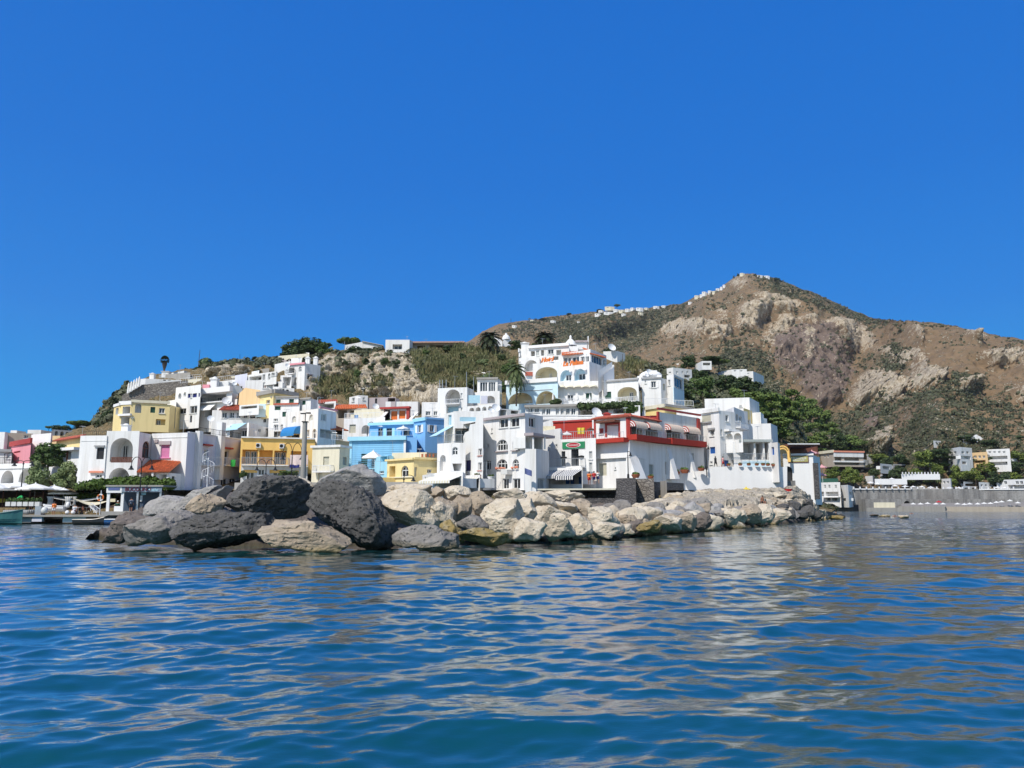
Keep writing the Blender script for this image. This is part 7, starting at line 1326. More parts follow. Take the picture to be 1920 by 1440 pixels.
# ================================================================== FAR SHORE AND RIDGE
def far(name, label, blocks, yb, cat='house', group=None, dY=2):
    x0 = blocks[0][0][0][0]; x1 = blocks[0][0][-1][0]; Y = onm((x0 + x1) / 2, yb).y - dY; h = House(name, label, (x0 + x1) / 2, yb, Y, cat, group)
    for pts, mat, holes, off in blocks: h.block(pts, Y + off, yb, mat, d=8, holes=holes)
    return h
WG = {'sill': 0, 'fw': .16}
def wins(seg, xs, y0, y1, w=4, kind='w', o=WG): return [(seg, kind, x, y0, x + w, y1, o) for x in xs]
h = far('beige_building', 'long beige building with white balcony bands on the shore behind the end tower', [([(1538, 850), (1563, 847), (1618, 848)], 'beige', wins(0, (1545, 1551), 853, 858, 3) + [(1, 'L', 1565, 857, 1578, 864, {'dp': 2}), (1, 'L', 1583, 858, 1611, 864, {'dp': 2}), (1, 'L', 1565, 867, 1611, 872, {'dp': 2})], 0)], 872, 'building')
h.band(0, 1537, 845, 1564, 850, .6, 'cream', 'eave'); h.band(1, 1562, 845.5, 1619, 848.5, .8, 'salmon', 'eave'); h.band(1, 1563, 849, 1618, 857, .5, 'white2', 'balcony'); h.band(1, 1563, 864, 1618, 867, .6, 'white2', 'balcony'); h.done()
h = far('greenhouse_roofed_house', 'grey white house with a sloping glazed roof right of the long beige building', [([(1613, 861), (1647, 864)], 'white2', wins(0, (1618, 1628, 1636), 867, 874, 6), 0)], 882); h.band(0, 1611, 878, 1660, 882, 2, 'dark', 'canopy'); h.block([(1650, 869), (1672, 871)], 330, 882, 'white2', holes=[(0, 'L', 1655, 874, 1668, 880)]); h.done()
h = far('flat_roofed_building', 'low brown grey flat roofed building below the far terraces', [([(1674, 870), (1712, 871)], 'grey', [(0, 'L', 1678, 873, 1708, 879, {'dp': 3})], 0)], 884, 'building'); h.done()
h = House('white_house', 'white two storey house with a green roof at the water behind the end tower', 1555, 938, 292)
h.block([(1530, 905), (1575, 904)], 292, 945, 'white', holes=wins(0, (1535, 1545, 1553, 1565), 909, 916, 4) + [(0, 'L', 1534, 922, 1545, 930, {'dp': 2}), (0, 'L', 1548, 922, 1572, 930, {'dp': 2}), (0, 'L', 1550, 933, 1557, 939), (0, 'L', 1560, 933, 1570, 939)]); h.band(0, 1533, 897, 1572, 904, -.1, 'green', 'roof') if 0 else h.box3(1534, 1572, 897, 905, 293, 5, 'green', 'roof'); h.balcony(0, 1545, 1576, 927, 932, 1.5, 'rail', 'white', .5)
h.block([(1576, 910), (1590, 909), (1602, 920)], 291, 945, 'white', holes=[(0, 'L', 1579, 934, 1586, 939), (1, 'w', 1593, 922, 1597, 928, WG)]); h.done()
h = House('sea_wall', 'long grey stone sea wall along the far shore', 1760, 945, 302, 'wall'); h.block([(1597, 917), (1760, 918), (2010, 922)], 304, 940, 'greystone', d=4, Ys=[304, 290]); h.band(1, 1760, 916.5, 2008, 918.5, .3, 'clean', 'coping'); h.band(0, 1597, 916, 1760, 918, .3, 'clean', 'coping')
h.block([(1622, 936), (1770, 936), (2010, 940)], 298, 953, 'greystone', d=6, Ys=[298, 284], holes=[(0, 'A', 1695, 939, 1706, 948, {'dp': 2})]); h.block([(1530, 938), (1622, 939)], 288, 955, 'concrete', d=4); h.done()
h = House('quay', 'pale concrete bathing platform at the foot of the far sea wall', 1690, 955, 288, 'quay'); h.block([(1638, 942), (1678, 942)], 288, 956, 'cream', d=6); h.block([(1626, 952), (1690, 952)], 285, 958, 'concrete', d=4); h.block([(1685, 949.5), (1772, 950.5)], 285, 960, 'concrete', d=9); h.block([(1755, 950), (2000, 952)], 284, 960, 'beige', d=5); h.done()
b_ = MB(); a = [P(1690, 958, 283), P(2010, 959, 276), P(2010, 940, 284), P(1690, 944, 297)]; b_.poly([a[0] - Vector((0, 0, .8)), a[1] - Vector((0, 0, .8)), a[2], a[3]]); tag(b_.build('beach', plain((.24, .22, .20), .95, name='dark beach sand')), kind='structure')
hb = [('white villa with flat roofs and brown balconies at the upper right of the far shore', [([(1776, 842), (1800, 838), (1822, 840)], 'white', wins(0, (1779, 1788), 846, 851, 5) + wins(1, (1803, 1812), 846, 851, 5) + [(1, 'L', 1802, 855, 1820, 861, {'dp': 2}), (0, 'L', 1779, 855, 1797, 861, {'dp': 2}), (0, 'w', 1781, 865, 1787, 871, WG), (1, 'w', 1804, 865, 1812, 871, WG)], 0), ([(1822, 849), (1851, 847)], 'peach', wins(0, (1826, 1834, 1842), 854, 859, 5) + [(0, 'L', 1826, 863, 1848, 868, {'dp': 2})], -2), ([(1849, 843), (1893, 841)], 'white', wins(0, (1853, 1862, 1871, 1880), 846, 850, 5) + [(0, 'L', 1852, 855, 1889, 861, {'dp': 2}), (0, 'L', 1852, 866, 1889, 872, {'dp': 2})], 2)], 880, 'white_villa'),
 ('low white terrace building under the far white villa', [([(1838, 866), (1925, 868)], 'white', wins(0, (1858, 1870, 1882, 1896, 1908), 870, 876, 7), 0)], 885, 'white_house'), ('small white house in the greenery left of the far white villa', [([(1700, 887), (1744, 889)], 'clean', wins(0, (1704, 1714, 1728), 891, 895, 4), 0)], 899, 'white_house'),
 ('white cube house on the far terrace left of the two palms', [([(1764, 898), (1782, 897), (1797, 902)], 'clean', wins(0, (1768, 1775), 902, 907, 4), 0)], 913, 'white_house'), ('long low white bar building on the far sea wall terrace', [([(1806, 903), (1842, 904)], 'clean', [(0, 'L', 1810, 907, 1838, 912, {'dp': 2})], 0)], 916, 'white_house'), ('white house with a broad roof at the far right edge of the shore', [([(1868, 900), (1930, 898)], 'clean', wins(0, (1872, 1882, 1904, 1912), 902, 908, 6) + [(0, 'L', 1890, 909, 1928, 917, {'dp': 3})], 0)], 922, 'white_house'),
 ('white cabin behind the far left terrace parasols', [([(1650, 890), (1660, 889), (1668, 890)], 'clean', wins(0, (1653,), 893, 898, 3), 0)], 902, 'white_house'), ('grey bathing cabin on the far sea wall terrace', [([(1652, 901), (1682, 902)], 'grey', [], -2)], 914, 'cabin'), ('tiny white hut with red flowers high above the far shore', [([(1750, 826), (1766, 827)], 'white', wins(0, (1754,), 828, 831, 4), 0)], 834, 'white_house'), ('long white garden wall house above the far white villa', [([(1805, 818), (1850, 820)], 'white', wins(0, (1810, 1822), 821, 825, 4), 0)], 828, 'white_house'), ('white low house at the right edge above the far villa', [([(1874, 822), (1900, 823)], 'white', wins(0, (1880, 1888), 824, 827, 4), 0)], 829, 'white_house'),
 ('white bar pavilion with arches at the right end of the far sea wall', [([(1805, 911), (1862, 913)], 'clean', [(0, 'A', 1808, 914, 1818, 918, {'dp': 2}), (0, 'A', 1822, 914, 1832, 918, {'dp': 2}), (0, 'A', 1845, 914, 1856, 918, {'dp': 2})], -6)], 919, 'pavilion')]
hb += [('low white house with three windows left of the balustraded far terrace', [([(1622, 893), (1636, 892), (1650, 894)], 'clean', wins(1, (1638, 1643), 895, 899, 3), 0)], 903, 'white_house'), ('cream house under the far white villa', [([(1790, 884), (1815, 884)], 'cream', wins(0, (1794, 1804), 887, 891, 5), 0)], 894, 'cream_house'), ('white house with a long veranda right of the far white villa', [([(1893, 860), (1930, 861)], 'clean', [(0, 'L', 1897, 865, 1926, 871, {'dp': 2})], 0)], 876, 'white_house'),
 ('small white house above the long beige building', [([(1625, 852), (1645, 853)], 'white', wins(0, (1629, 1637), 855, 859, 4), 0)], 864, 'white_house'), ('white house between the trees left of the far white villa', [([(1742, 868), (1768, 869)], 'white', wins(0, (1746, 1757), 871, 875, 4), 0)], 880, 'white_house'), ('white changing cabins row on the right of the far sea wall', [([(1835, 904), (1868, 905)], 'clean', wins(0, (1839, 1847, 1855), 908, 912, 4), -4)], 915, 'cabin')]
for lab, bl, yb, nm in hb: far(nm, lab, bl, yb, {'cabin': 'cabin', 'pavilion': 'pavilion'}.get(nm, 'house')).done()
h = House('terrace_wall', 'white balustraded terrace wall in the greenery above the far sea wall', 1710, 896, 325, 'wall')
h.block([(1640, 898), (1700, 892)], 318, 903, 'clean', d=1, Ys=[316]); h.block([(1690, 889), (1762, 887)], 322, 894, 'clean', d=1, Ys=[320])
for i in range(12): h.box3(1692 + i * 6, 1693.5 + i * 6, 885, 889, 321, .5, 'clean', 'post')
h.done()
h = House('terrace_wall', 'long white parapet with posts along the top of the far sea wall', 1780, 917, 301, 'wall')
for i in range(26): x = 1600 + i * 12; h.box3(x, x + 2, 912.5, 917, 303 - max(0, (x - 1760)) * .05, .5, 'clean', 'post')
h.done()
h = House('canopy', 'white pointed canopy standing alone on the slope above the far villa', 1832, 828, 420, 'canopy'); Yc = onm(1832, 828).y - 2; h.loc = P(1832, 828, Yc); h.root.location = h.loc; h.box3(1830, 1834, 815, 829, Yc, 1, 'clean', 'mast')
mb = MB(); a, b, c, d = P(1831, 816, Yc - .2), P(1833, 816, Yc - .2), P(1844, 822, Yc - .2), P(1820, 822, Yc - .2); o = Vector((0, 1.5, 0)); e_ = Vector((0, 0, -.8)); mb.poly([a, d, d + e_, a + e_ * 3]); mb.poly([b, b + e_ * 3, c + e_, c]); mb.poly([a + o, a + o + e_ * 3, d + o + e_, d + o]); mb.poly([b + o, c + o, c + o + e_, b + o + e_ * 3]); mb.poly([a, a + o, d + o, d]); mb.poly([b, c, c + o, b + o]); h.add(mb, 'wings', M['clean']); h.root['kind'] = 'thing'
# white houses of the green ridge right of the hotel
def ridge(label, pts, yb, holes, name='white_house'):
    xm = (pts[0][0] + pts[-1][0]) / 2; Y = onk(xm, yb).y - 1; h = House(name, label, xm, yb, Y); h.block(pts, Y, yb, 'white', d=6, holes=holes); h.done()
ridge('white house with small blue windows on the green ridge behind the hotel', [(1250, 691), (1262, 689), (1297, 693)], 712, wins(0, (1254,), 697, 701, 4) + wins(1, (1268, 1278, 1287), 696, 701, 3) + [(1, 'L', 1283, 703, 1294, 708, {'dp': 2})])
ridge('white pergola house between the ridge trees', [(1302, 684), (1316, 677), (1334, 677)], 692, [(1, 'L', 1318, 680, 1332, 685, {'dp': 2})])
ridge('long low white house stepping down the ridge under the flat topped pine', [(1350, 697), (1372, 693), (1400, 692)], 706, wins(1, (1376, 1388), 694, 698, 4)); ridge('low white wall house at the right end of the ridge', [(1396, 697), (1412, 696), (1432, 705)], 712, wins(0, (1401,), 699, 702, 4)); ridge('low white house half hidden in scrub right of the dry slope', [(1212, 695), (1232, 694)], 701, [(0, 'L', 1216, 696, 1228, 699, {'dp': 1})])
# houses strung along the mountain ridge: tiny in the photo
RH = [(1302, 554, 10, 6), (1312, 552, 7, 6), (1316, 547, 9, 7), (1327, 545, 8, 6), (1335, 546, 8, 5), (1342, 541, 9, 5), (1350, 538, 6, 5), (1355, 534, 6, 5), (1387, 512, 9, 5), (1420, 516, 10, 5), (1432, 517, 11, 5), (1290, 566, 8, 4), (1134, 575, 18, 6), (1122, 582, 10, 5), (1132, 585, 18, 5), (1150, 580, 10, 5), (1160, 581, 12, 5), (1172, 579, 10, 5), (1182, 577, 8, 5), (1192, 577, 14, 6), (1208, 577, 8, 4), (1225, 574, 11, 4), (1240, 573, 10, 4), (1115, 588, 12, 5), (994, 600, 8, 3), (1032, 601, 10, 4), (960, 610, 9, 4), (1082, 603, 8, 3), (1196, 586, 10, 4), (1165, 588, 9, 4)]
for i, (x, y, w_, h_) in enumerate(RH):
    Y = onm(x + w_ / 2, y + h_).y - 4; peak = x > 1280
    lab = 'tiny white house strung along the left shoulder of the mountain peak' if 1280 < x < 1380 else 'tiny white house on the very top of the mountain' if x >= 1380 else 'tiny white house in the hamlet around the lone ridge pine' if x > 1100 else 'tiny white house alone on the long left ridge of the mountain'
    h = House('white_house', lab, x + w_ / 2, y + h_, Y, 'house', lab.replace('tiny white house', 'tiny white houses')); h.block([(x, y), (x + w_ * .6, y - .3), (x + w_, y + .3)], Y, y + h_, 'white' if i % 4 else 'cream', d=12, holes=[(0, 'w', x + w_ * .2, y + 1.2, x + w_ * .42, y + 2.6, {'sill': 0, 'fw': .2})]); h.done()
for x, y, w_, h_, k, lab in ((1157, 580, 13, 12, 'umbrella', 'lone flat topped pine on the mountain ridge hamlet'), (1384, 517, 5, 7, 'bush', 'dark cypress clump left of the house on the mountain top'), (1415, 518, 9, 7, 'bush', 'dark round tree between the houses on the mountain top'), (1456, 527, 16, 9, 'broad', 'dark trees on the ridge right of the mountain top'), (1376, 520, 4, 6, 'bush', 'smaller dark cypress on the left of the mountain top'), (1067, 590, 12, 5, 'broad', 'dark trees on the left mountain ridge'), (1125, 583, 16, 5, 'broad', 'dark trees below the ridge hamlet'), (1020, 600, 24, 5, 'broad', 'dark tree line on the long left ridge')):
    b = onm(x, y); tree('stone_pine' if k == 'umbrella' else 'tree' if k == 'broad' else 'cypress', k, x, y + 1, w_, h_, b.y, lab, 2, None, 'tree', P(x, y + 1.5, b.y + 1))
h = House('lattice_mast', 'thin radio mast on the far left mountain ridge', 958, 607, 1380, 'mast'); mb = MB(); b = P(958, 609, onm(958, 612).y); mb.tube(b - Vector((0, 0, 4)), b + Vector((0, 0, 11)), .35); h.loc = b; h.root.location = b; h.add(mb, 'mast_pole', M['iron']); h.root['kind'] = 'thing'
# ================================================================== THINGS ON THE QUAY, BOATS, LAMPS, PEOPLE
def thing(name, label, cat, at, group=None):
    o = empty(name, at); return tag(o, label, cat, group, 'thing')
def part(mb, name, mats, root, smooth=False):
    o = mb.build(name, [M[m] if isinstance(m, str) else m for m in (mats if isinstance(mats, (list, tuple)) else [mats])], root, smooth); return o
# ---- parasols
def parasol(px, yt, wpx, Y, label, mat='canvas', sides=8, drop=.28, pole=2.4, group=None, val=.2, rot=.2, name='parasol', cat='parasol'):
    c = P(px, yt, Y); r = wpx * Y / F / 2; root = thing(name, label, cat, c - Vector((0, 0, r * drop + pole)), group); mb = MB(); h0 = pole + r * drop; h1 = pole; n = sides
    A = [(r * math.cos(rot + 2 * math.pi * i / n), r * math.sin(rot + 2 * math.pi * i / n)) for i in range(n)]
    for i in range(n):
        a, b = A[i], A[(i + 1) % n]; m = ((a[0] + b[0]) / 2 * .52, (a[1] + b[1]) / 2 * .52, h1 + (h0 - h1) * .42)
        mb.poly([(0, 0, h0), (a[0], a[1], h1), (b[0], b[1], h1)]); mb.poly([(0, 0, h0 - .05), (b[0], b[1], h1 - .05), (a[0], a[1], h1 - .05)]); mb.poly([(a[0], a[1], h1), (a[0], a[1], h1 - val), (b[0], b[1], h1 - val), (b[0], b[1], h1)])
    mb.lathe((0, 0, h0 - .05), [(.12, 0), (.1, .1), (.02, .22)], 6); part(mb, 'canopy', mat, root)
    mb = MB(); mb.tube((0, 0, -.6), (0, 0, h0), .035, n=6)
    part(mb, 'pole', 'rail', root); mb = MB()
    for a in A: mb.tube((0, 0, h1 - .1), (a[0] * .6, a[1] * .6, h1 + (h0 - h1) * .3), .015, n=3)
    part(mb, 'ribs', 'rail', root); return root
for px, yt, w_, Y, lab in [(-8, 905, 66, 116, 'white parasol cut off by the left edge'), (34, 903, 62, 118, 'white parasol directly below the tall pointed arches'), (67, 906, 62, 113, 'white parasol with a peaked top in the middle of the harbour bar'), (102, 910, 46, 115, 'white parasol behind the right end of the harbour bar'), (120, 916, 54, 110, 'rightmost white parasol of the harbour bar beside the hedge')]: parasol(px, yt, w_, Y, lab, 'canvas', 8, .30, 2.5, 'white parasols of the harbour bar')
parasol(700, 845, 46, 124, 'square white parasol on the balcony of the blue house', 'canvas', 4, .55, 2.2, rot=.6); parasol(756, 799, 25, 134, 'flat white parasol on the upper terrace of the blue house', 'canvas', 8, .35, 2.2)
parasol(1057, 855, 13, 113.5, 'black parasol left of the door under the green signboard', 'iron', 8, .3, 2.0); parasol(1091, 853, 14, 113.5, 'black parasol right of the door under the green signboard', 'iron', 8, .3, 2.0)
parasol(1063, 810, 20, 118, 'white parasol on the roof terrace left of the yellow sheet', 'canvas', 6, .3, 2.0); parasol(1107, 802, 14, 118, 'small dark parasol on the roof terrace beside the red trimmed restaurant', 'wood', 6, .3, 2.2)
M['yellowcloth'] = plain((.72, .55, .06), .7, name='yellow cloth'); M['redplastic'] = plain((.55, .02, .02), .5, name='red plastic'); M['pinkcloth'] = plain((.75, .38, .38), .8, name='pink cloth')
parasol(1399, 914, 19, 116, 'bright yellow beach parasol tilted on the rock shelf below the sloping wall', 'yellowcloth', 8, .35, 1.2, val=.06)
parasol(1522, 845, 26, 131, 'faded pink parasol under the dark pergola roof', 'pinkcloth', 8, .35, 2.0); parasol(1541, 872, 18, 138, 'pink parasol on the terrace behind the end tower', 'pinkcloth', 8, .4, 2.0); parasol(1538, 886, 22, 136, 'pale pink parasol below the other pink one behind the end tower', 'pinkcloth', 8, .4, 2.0)
for i, (x, y) in enumerate([(1712, 943), (1726, 943), (1739, 942), (1795, 943), (1808, 944), (1818, 943), (1833, 943), (1845, 942), (1857, 942), (1868, 940), (1878, 939), (1893, 937), (1755, 943), (1768, 943), (1908, 941)]): parasol(x, y, 10, 282, 'small white beach parasol in the row along the far beach', 'canvas', 8, .4, 2.0, 'small white parasols along the far beach', val=.12)
parasol(1760, 939, 11, 283, 'red beach parasol among the white ones on the far beach', 'redplastic', 8, .4, 2.2, val=.12)
for i, (x, y) in enumerate([(1632, 903), (1645, 905), (1672, 896), (1678, 909), (1697, 910), (1712, 911), (1728, 911), (1745, 912), (1780, 913), (1798, 913), (1870, 912), (1884, 913)]): parasol(x, y, 13, 306, 'white parasol on the far terrace above the grey sea wall', 'canvas', 8, .35, 2.2, 'white parasols on the far sea wall terrace', val=.12)
for x, y, Y in ((1037, 742, 150), (1083, 742, 149), (1106, 745, 150)):
    b = P(x, y + 13, Y); r_ = thing('folded_parasol', 'closed white parasol standing on the hotel terrace', 'parasol', b, 'closed white parasols on the hotel terrace'); mb = MB(); mb.lathe((0, 0, .4), [(.05, 0), (.2, .15), (.16, .9), (.06, 1.35), (.02, 1.45)], 8); part(mb, 'cloth', 'canvas', r_); mb = MB(); mb.tube((0, 0, -.5), (0, 0, 2), .03); part(mb, 'pole', 'rail', r_)
# white terrace tables and chairs of the hotel
def chair(p, label, group, mat='clean', rz=0):
    r = thing('chair', label, 'chair', p, group); r.rotation_euler = (0, 0, rz); mb = MB(); mb.box((-.22, -.22, .42), (.22, .22, .47)); part(mb, 'seat', mat, r); mb = MB(); mb.box((-.22, .19, .47), (.22, .24, .9)); part(mb, 'backrest', mat, r)
    for x, y in ((-.19, -.19), (.19, -.19), (-.19, .19), (.19, .19)): mb = MB(); mb.tube((x, y, 0), (x, y, .42), .025, n=4); part(mb, 'leg', mat, r)
    return r
def table(p, label, group, mat='clean'):
    r = thing('table', label, 'table', p, group); mb = MB(); mb.lathe((0, 0, .70), [(.45, 0), (.45, .05)], 12); part(mb, 'tabletop', mat, r); mb = MB(); mb.tube((0, 0, 0), (0, 0, .7), .04); mb.lathe((0, 0, 0), [(.25, 0), (.1, .06)], 8); part(mb, 'leg', mat, r)
for i in range(7):
    x = 1052 + i * 15; p = P(x, 757, 150.5); table(p, 'white table on the hotel terrace', 'white tables on the hotel terrace'); chair(p + Vector((.8, .1, 0)), 'white chair on the hotel terrace', 'white chairs on the hotel terrace', rz=rnd.uniform(0, 6)); chair(p + Vector((-.8, .1, 0)), 'white chair on the hotel terrace', 'white chairs on the hotel terrace', rz=rnd.uniform(0, 6))
# ---- harbour bar under the parasols
QZ = 2.2
h = House('harbour_bar', 'open timber bar with a dark back wall under the white parasols at the left', 60, 958, 113, 'bar')
M['darkwood'] = plain((.06, .03, .02), .7, name='dark brown timber')
a, b = P(-60, 940, 120), P(205, 940, 120); mb = MB(); mb.box((a.x, 119.5, .5), (b.x, 120, 4.25)); h.add(mb, 'back_wall', M['darkwood']); mb = MB(); mb.box((a.x, 103.5, .5), (b.x, 120, QZ - 1.15)); h.add(mb, 'deck', M['concrete'])
mb = MB(); 
for x in (5, 30, 55, 80, 105, 130, 155): c = P(x, 940, 111); mb.tube((c.x, 111, QZ - 1.2), (c.x, 111, QZ + 2.1), .07)
h.add(mb, 'posts', M['wood']); mb = MB(); c0, c1 = P(-30, 940, 114), P(42, 940, 114); mb.box((c0.x, 114, QZ - 1.2), (c1.x, 114.7, QZ)); c0, c1 = P(60, 940, 116), P(90, 940, 116); mb.box((c0.x, 116, QZ - 1.2), (c1.x, 116.7, QZ + .1)); h.add(mb, 'counter', M['wood'])
for x in (62, 68, 74): h.box3(x, x + 5, 929, 940, 115.8, .3, 'wood', 'bottle_shelf')
h.box3(54, 57, 944, 950, 110.5, .5, 'redplastic', 'crate'); h.box3(-10, 8, 935, 942, 112, .4, 'yellowcloth', 'banner'); h.done()
h = House('planter_row', 'row of grey planters with small shrubs along the pontoon edge', 40, 955, 105, 'planter')
for i in range(6): c = P(16 + i * 11, 955, 105.5); mb = MB(); mb.box((c.x - .3, 105.2, 2.2), (c.x + .3, 105.8, 2.75)); h.add(mb, 'planter', M['ac']); V, Q = clump([(c.x, 105.5, 2.95, .42, .3, .32)], 90, .11, i); o = link('shrub', npmesh('shrub', V, Q), LM['green'], h.root); o.location = -h.loc
h.done()
# sails stretched as shades
def shade(pts, label, mat='canvas', cat='shade sail'):
    W = [P(*p) for p in pts]; c = sum(W, Vector()) / len(W); r = thing('shade_sail', label, cat, c); mb = MB(); N = 8
    g = lambda u, v: (W[0].lerp(W[1], u)).lerp((W[3] if len(W) > 3 else W[2]).lerp(W[2], u), v) - c - Vector((0, 0, .5 * math.sin(math.pi * u) * .8))
    for i in range(N):
        for j in range(3): q4 = [g(i / N, j / 3), g((i + 1) / N, j / 3), g((i + 1) / N, (j + 1) / 3), g(i / N, (j + 1) / 3)]; mb.poly(q4); mb.poly([x - Vector((0, 0, .04)) for x in q4][::-1])
    part(mb, 'cloth', mat, r)
shade([(100, 929.5, 109), (189, 931, 109), (189, 934, 107), (101, 934, 107)], 'long white shade sail stretched from the bar to the lifebuoy pole'); shade([(135, 933, 106), (206, 938, 105.5), (196, 942, 103.8), (150, 941, 103.8)], 'drooping grey white shade sail in front of the bar steps', 'creamcanvas')
for x0, x1, Y, lab in ((88, 101, 108, 'white curtain hanging at the left of the bar opening'), (121, 134, 107, 'white curtain gathered below the long shade sail'), (136, 143, 107, 'narrow white curtain beside the gathered one')):
    a, b = P(x0, 931, Y), P(x1, 948, Y); r = thing('curtain', lab, 'curtain', (a.x, Y, b.z)); mb = MB()
    for i in range(10):
        u0, u1 = i / 10, (i + 1) / 10; f = lambda u, t: (a.x * (1 - u) + b.x * u - a.x + (.35 * (u - .5) * math.sin(math.pi * t) * -1), .12 * math.sin(u * 22), (a.z - b.z) * t)
        for k in range(4): mb.poly([f(u0, k / 4), f(u1, k / 4), f(u1, (k + 1) / 4), f(u0, (k + 1) / 4)])
    part(mb, 'cloth', 'canvas', r)
# ---- kiosk with the name banner
h = House('kiosk', 'boat hire kiosk with a grey blue name banner and white posts beside the boulders', 250, 958, 98, 'kiosk')
KY = 98; zk = P(250, 958, KY).z
M['banner'] = plain((.22, .27, .34), .7, name='grey blue banner'); M['bannerblue'] = plain((.10, .13, .30), .7, name='navy banner print'); M['maroon'] = plain((.10, .01, .03), .6, name='maroon lettering'); M['slate'] = plain((.05, .075, .12), .5, name='slate blue panel')
h.box3(198, 306, 909.5, 912.5, KY - .3, 4, 'concrete', 'roof'); bn = h.box3(229, 303, 912.8, 922.5, KY - .15, .06, 'banner', 'banner'); b2 = h.box3(200, 228, 913, 924, KY - .15, .06, 'clean', 'banner'); b3 = h.box3(203, 224, 914, 919, KY - .2, .03, 'bannerblue', 'banner_print', b2)
text(h, 'BUCOLINO', 259, 917.6, KY - .2, .62, 'maroon', Vector((1, 0, 0)), bn, 0, .015, bold=.012)
mb = MB(); 
for i in range(8): c = P(277 + i * 2.6, 919, KY - .2); mb.box((c.x, KY - .2, c.z - .1), (c.x + .1, KY - .16, c.z + .1 + .05 * (i % 3)))
h.add(mb, 'banner_print', M['bluestripe'], bn)
for x in (201, 227.5): h.box3(x, x + 2.6, 922, 959, KY, .18, 'clean', 'post')
h.box3(256.5, 257.6, 922, 959, KY, .08, 'steel', 'post'); h.box3(300, 301.4, 912, 945, KY, .12, 'steel', 'post'); h.box3(257, 270, 941, 959, KY + .8, .5, 'slate', 'counter'); h.box3(230, 304, 922, 958, KY + 3.2, .2, 'slate', 'back_wall'); h.box3(205, 216, 935, 941, KY + 1.5, .2, 'creamcanvas', 'lounger_back'); h.box3(204, 226, 948, 952, KY + 1.0, .6, 'darkwood', 'bench'); h.box3(214, 225, 949, 959, KY + .3, .5, 'clean', 'cool_box'); h.box3(261, 266, 929, 940, KY + .6, .1, 'clean', 'notice_board'); h.box3(265, 273, 923, 928, KY + .5, .1, 'bluestripe', 'notice_board')
h.box3(190, 310, 959, 966, KY - .6, 7, 'concrete', 'deck'); h.box3(241, 269, 963.5, 966.5, KY - 1.0, .4, 'clean', 'fender'); h.done()
# lifebuoy pole
c = P(187, 962, 102); r = thing('lifebuoy', 'orange and white lifebuoy hanging on a white pole left of the kiosk', 'lifebuoy', c); mb = MB(); hz = P(187, 933, 102).z - c.z
for i in range(20):
    a0, a1 = 2 * math.pi * i / 20, 2 * math.pi * (i + 1) / 20; mb.tube((.38 * math.cos(a0), -.12, hz + .38 * math.sin(a0)), (.38 * math.cos(a1), -.12, hz + .38 * math.sin(a1)), .09, n=7, mi=(i // 3) % 2)
part(mb, 'ring', ('orange', 'clean'), r); mb = MB(); mb.tube((0, 0, -.5), (0, 0, hz + .9), .05); part(mb, 'pole', 'rail', r)
h = House('steps', 'white railed steps down to the pontoon left of the lifebuoy', 178, 960, 103, 'steps'); mb = MB()
for i in range(6): a = P(172 + i * 2.2, 948 + i * 2.3, 103.5 - i * .15); mb.box((a.x - .12, a.y - .5, a.z - .1), (a.x + .2, a.y + .5, a.z))
h.add(mb, 'tread', M['clean']); mb = MB()
for dy in (-.5, .5):
    a, b = P(171, 943, 103.5 + dy), P(188, 955, 102.5 + dy); mb.tube(a, b, .04, n=4)
    for t in (0, .33, .66, 1): q_ = a.lerp(b, t); mb.tube(q_, q_ - Vector((0, 0, 1)), .03, n=4)
h.add(mb, 'railing', M['rail']); h.done()
# ---- pontoon and boats
h = House('pontoon', 'long grey floating pontoon along the harbour bar', 110, 975, 103, 'pontoon')
h.box3(-60, 205, 965.5, 969, 101.5, 4, 'concrete', 'deck'); 
for x0, x1 in ((6, 58), (118, 160), (-50, 0)): h.box3(x0, x1, 969.2, 979.5, 102, 3, 'ac', 'float')
h.box3(66, 76, 949, 966, 102.5, .7, 'steel', 'cabinet'); h.box3(60, 78, 969.2, 978, 101.7, .5, 'lilac', 'float'); h.done()
def hull(L, B, D, sheer=.4, n=14, flat=False, open_=True, bow=.9):
    mb = MB(); rows_ = []
    for i in range(n + 1):
        t = i / n; w_ = B / 2 * (1 - max(0, (t - .45) / .55) ** 2.2) * (1 if t < .9 else (1.0 - (t - .9) * 4)); w_ = max(w_, .03) * (.86 + .14 * min(1, t * 4)); zt = D + sheer * max(0, (t - .35) / .65) ** 2; x = L * (t - .5) + bow * max(0, t - .7) * 0
        prof = [(w_, zt), (w_ * .96, D * .5), (w_ * .7, .05), (0, -.12 + .25 * max(0, t - .75) * 4 * .3)]; rows_.append([(x, s * y, z) for s, seq in ((1, prof), (-1, prof[::-1][1:])) for y, z in seq])
    k = len(mb.v)
    for r_ in rows_: mb.v += r_
    m = len(rows_[0])
    for i in range(n):
        for j in range(m - 1): mb.f.append((k + i * m + j, k + i * m + j + 1, k + (i + 1) * m + j + 1, k + (i + 1) * m + j)); mb.m.append(0)
    mb.f.append(tuple(k + j for j in range(m))); mb.m.append(0); inn = MB()
    for i in range(n): a, b, c, d = rows_[i][0], rows_[i][-1], rows_[i + 1][-1], rows_[i + 1][0]; inn.poly([(a[0], a[1] * .9, D * .35), (b[0], b[1] * .9, D * .35), (c[0], c[1] * .9, D * .35), (d[0], d[1] * .9, D * .35)])
    rim = MB()
    for s in (0, -1): rim.path([rows_[i][s] for i in range(n + 1)], .06, 5)
    return mb, inn, rim
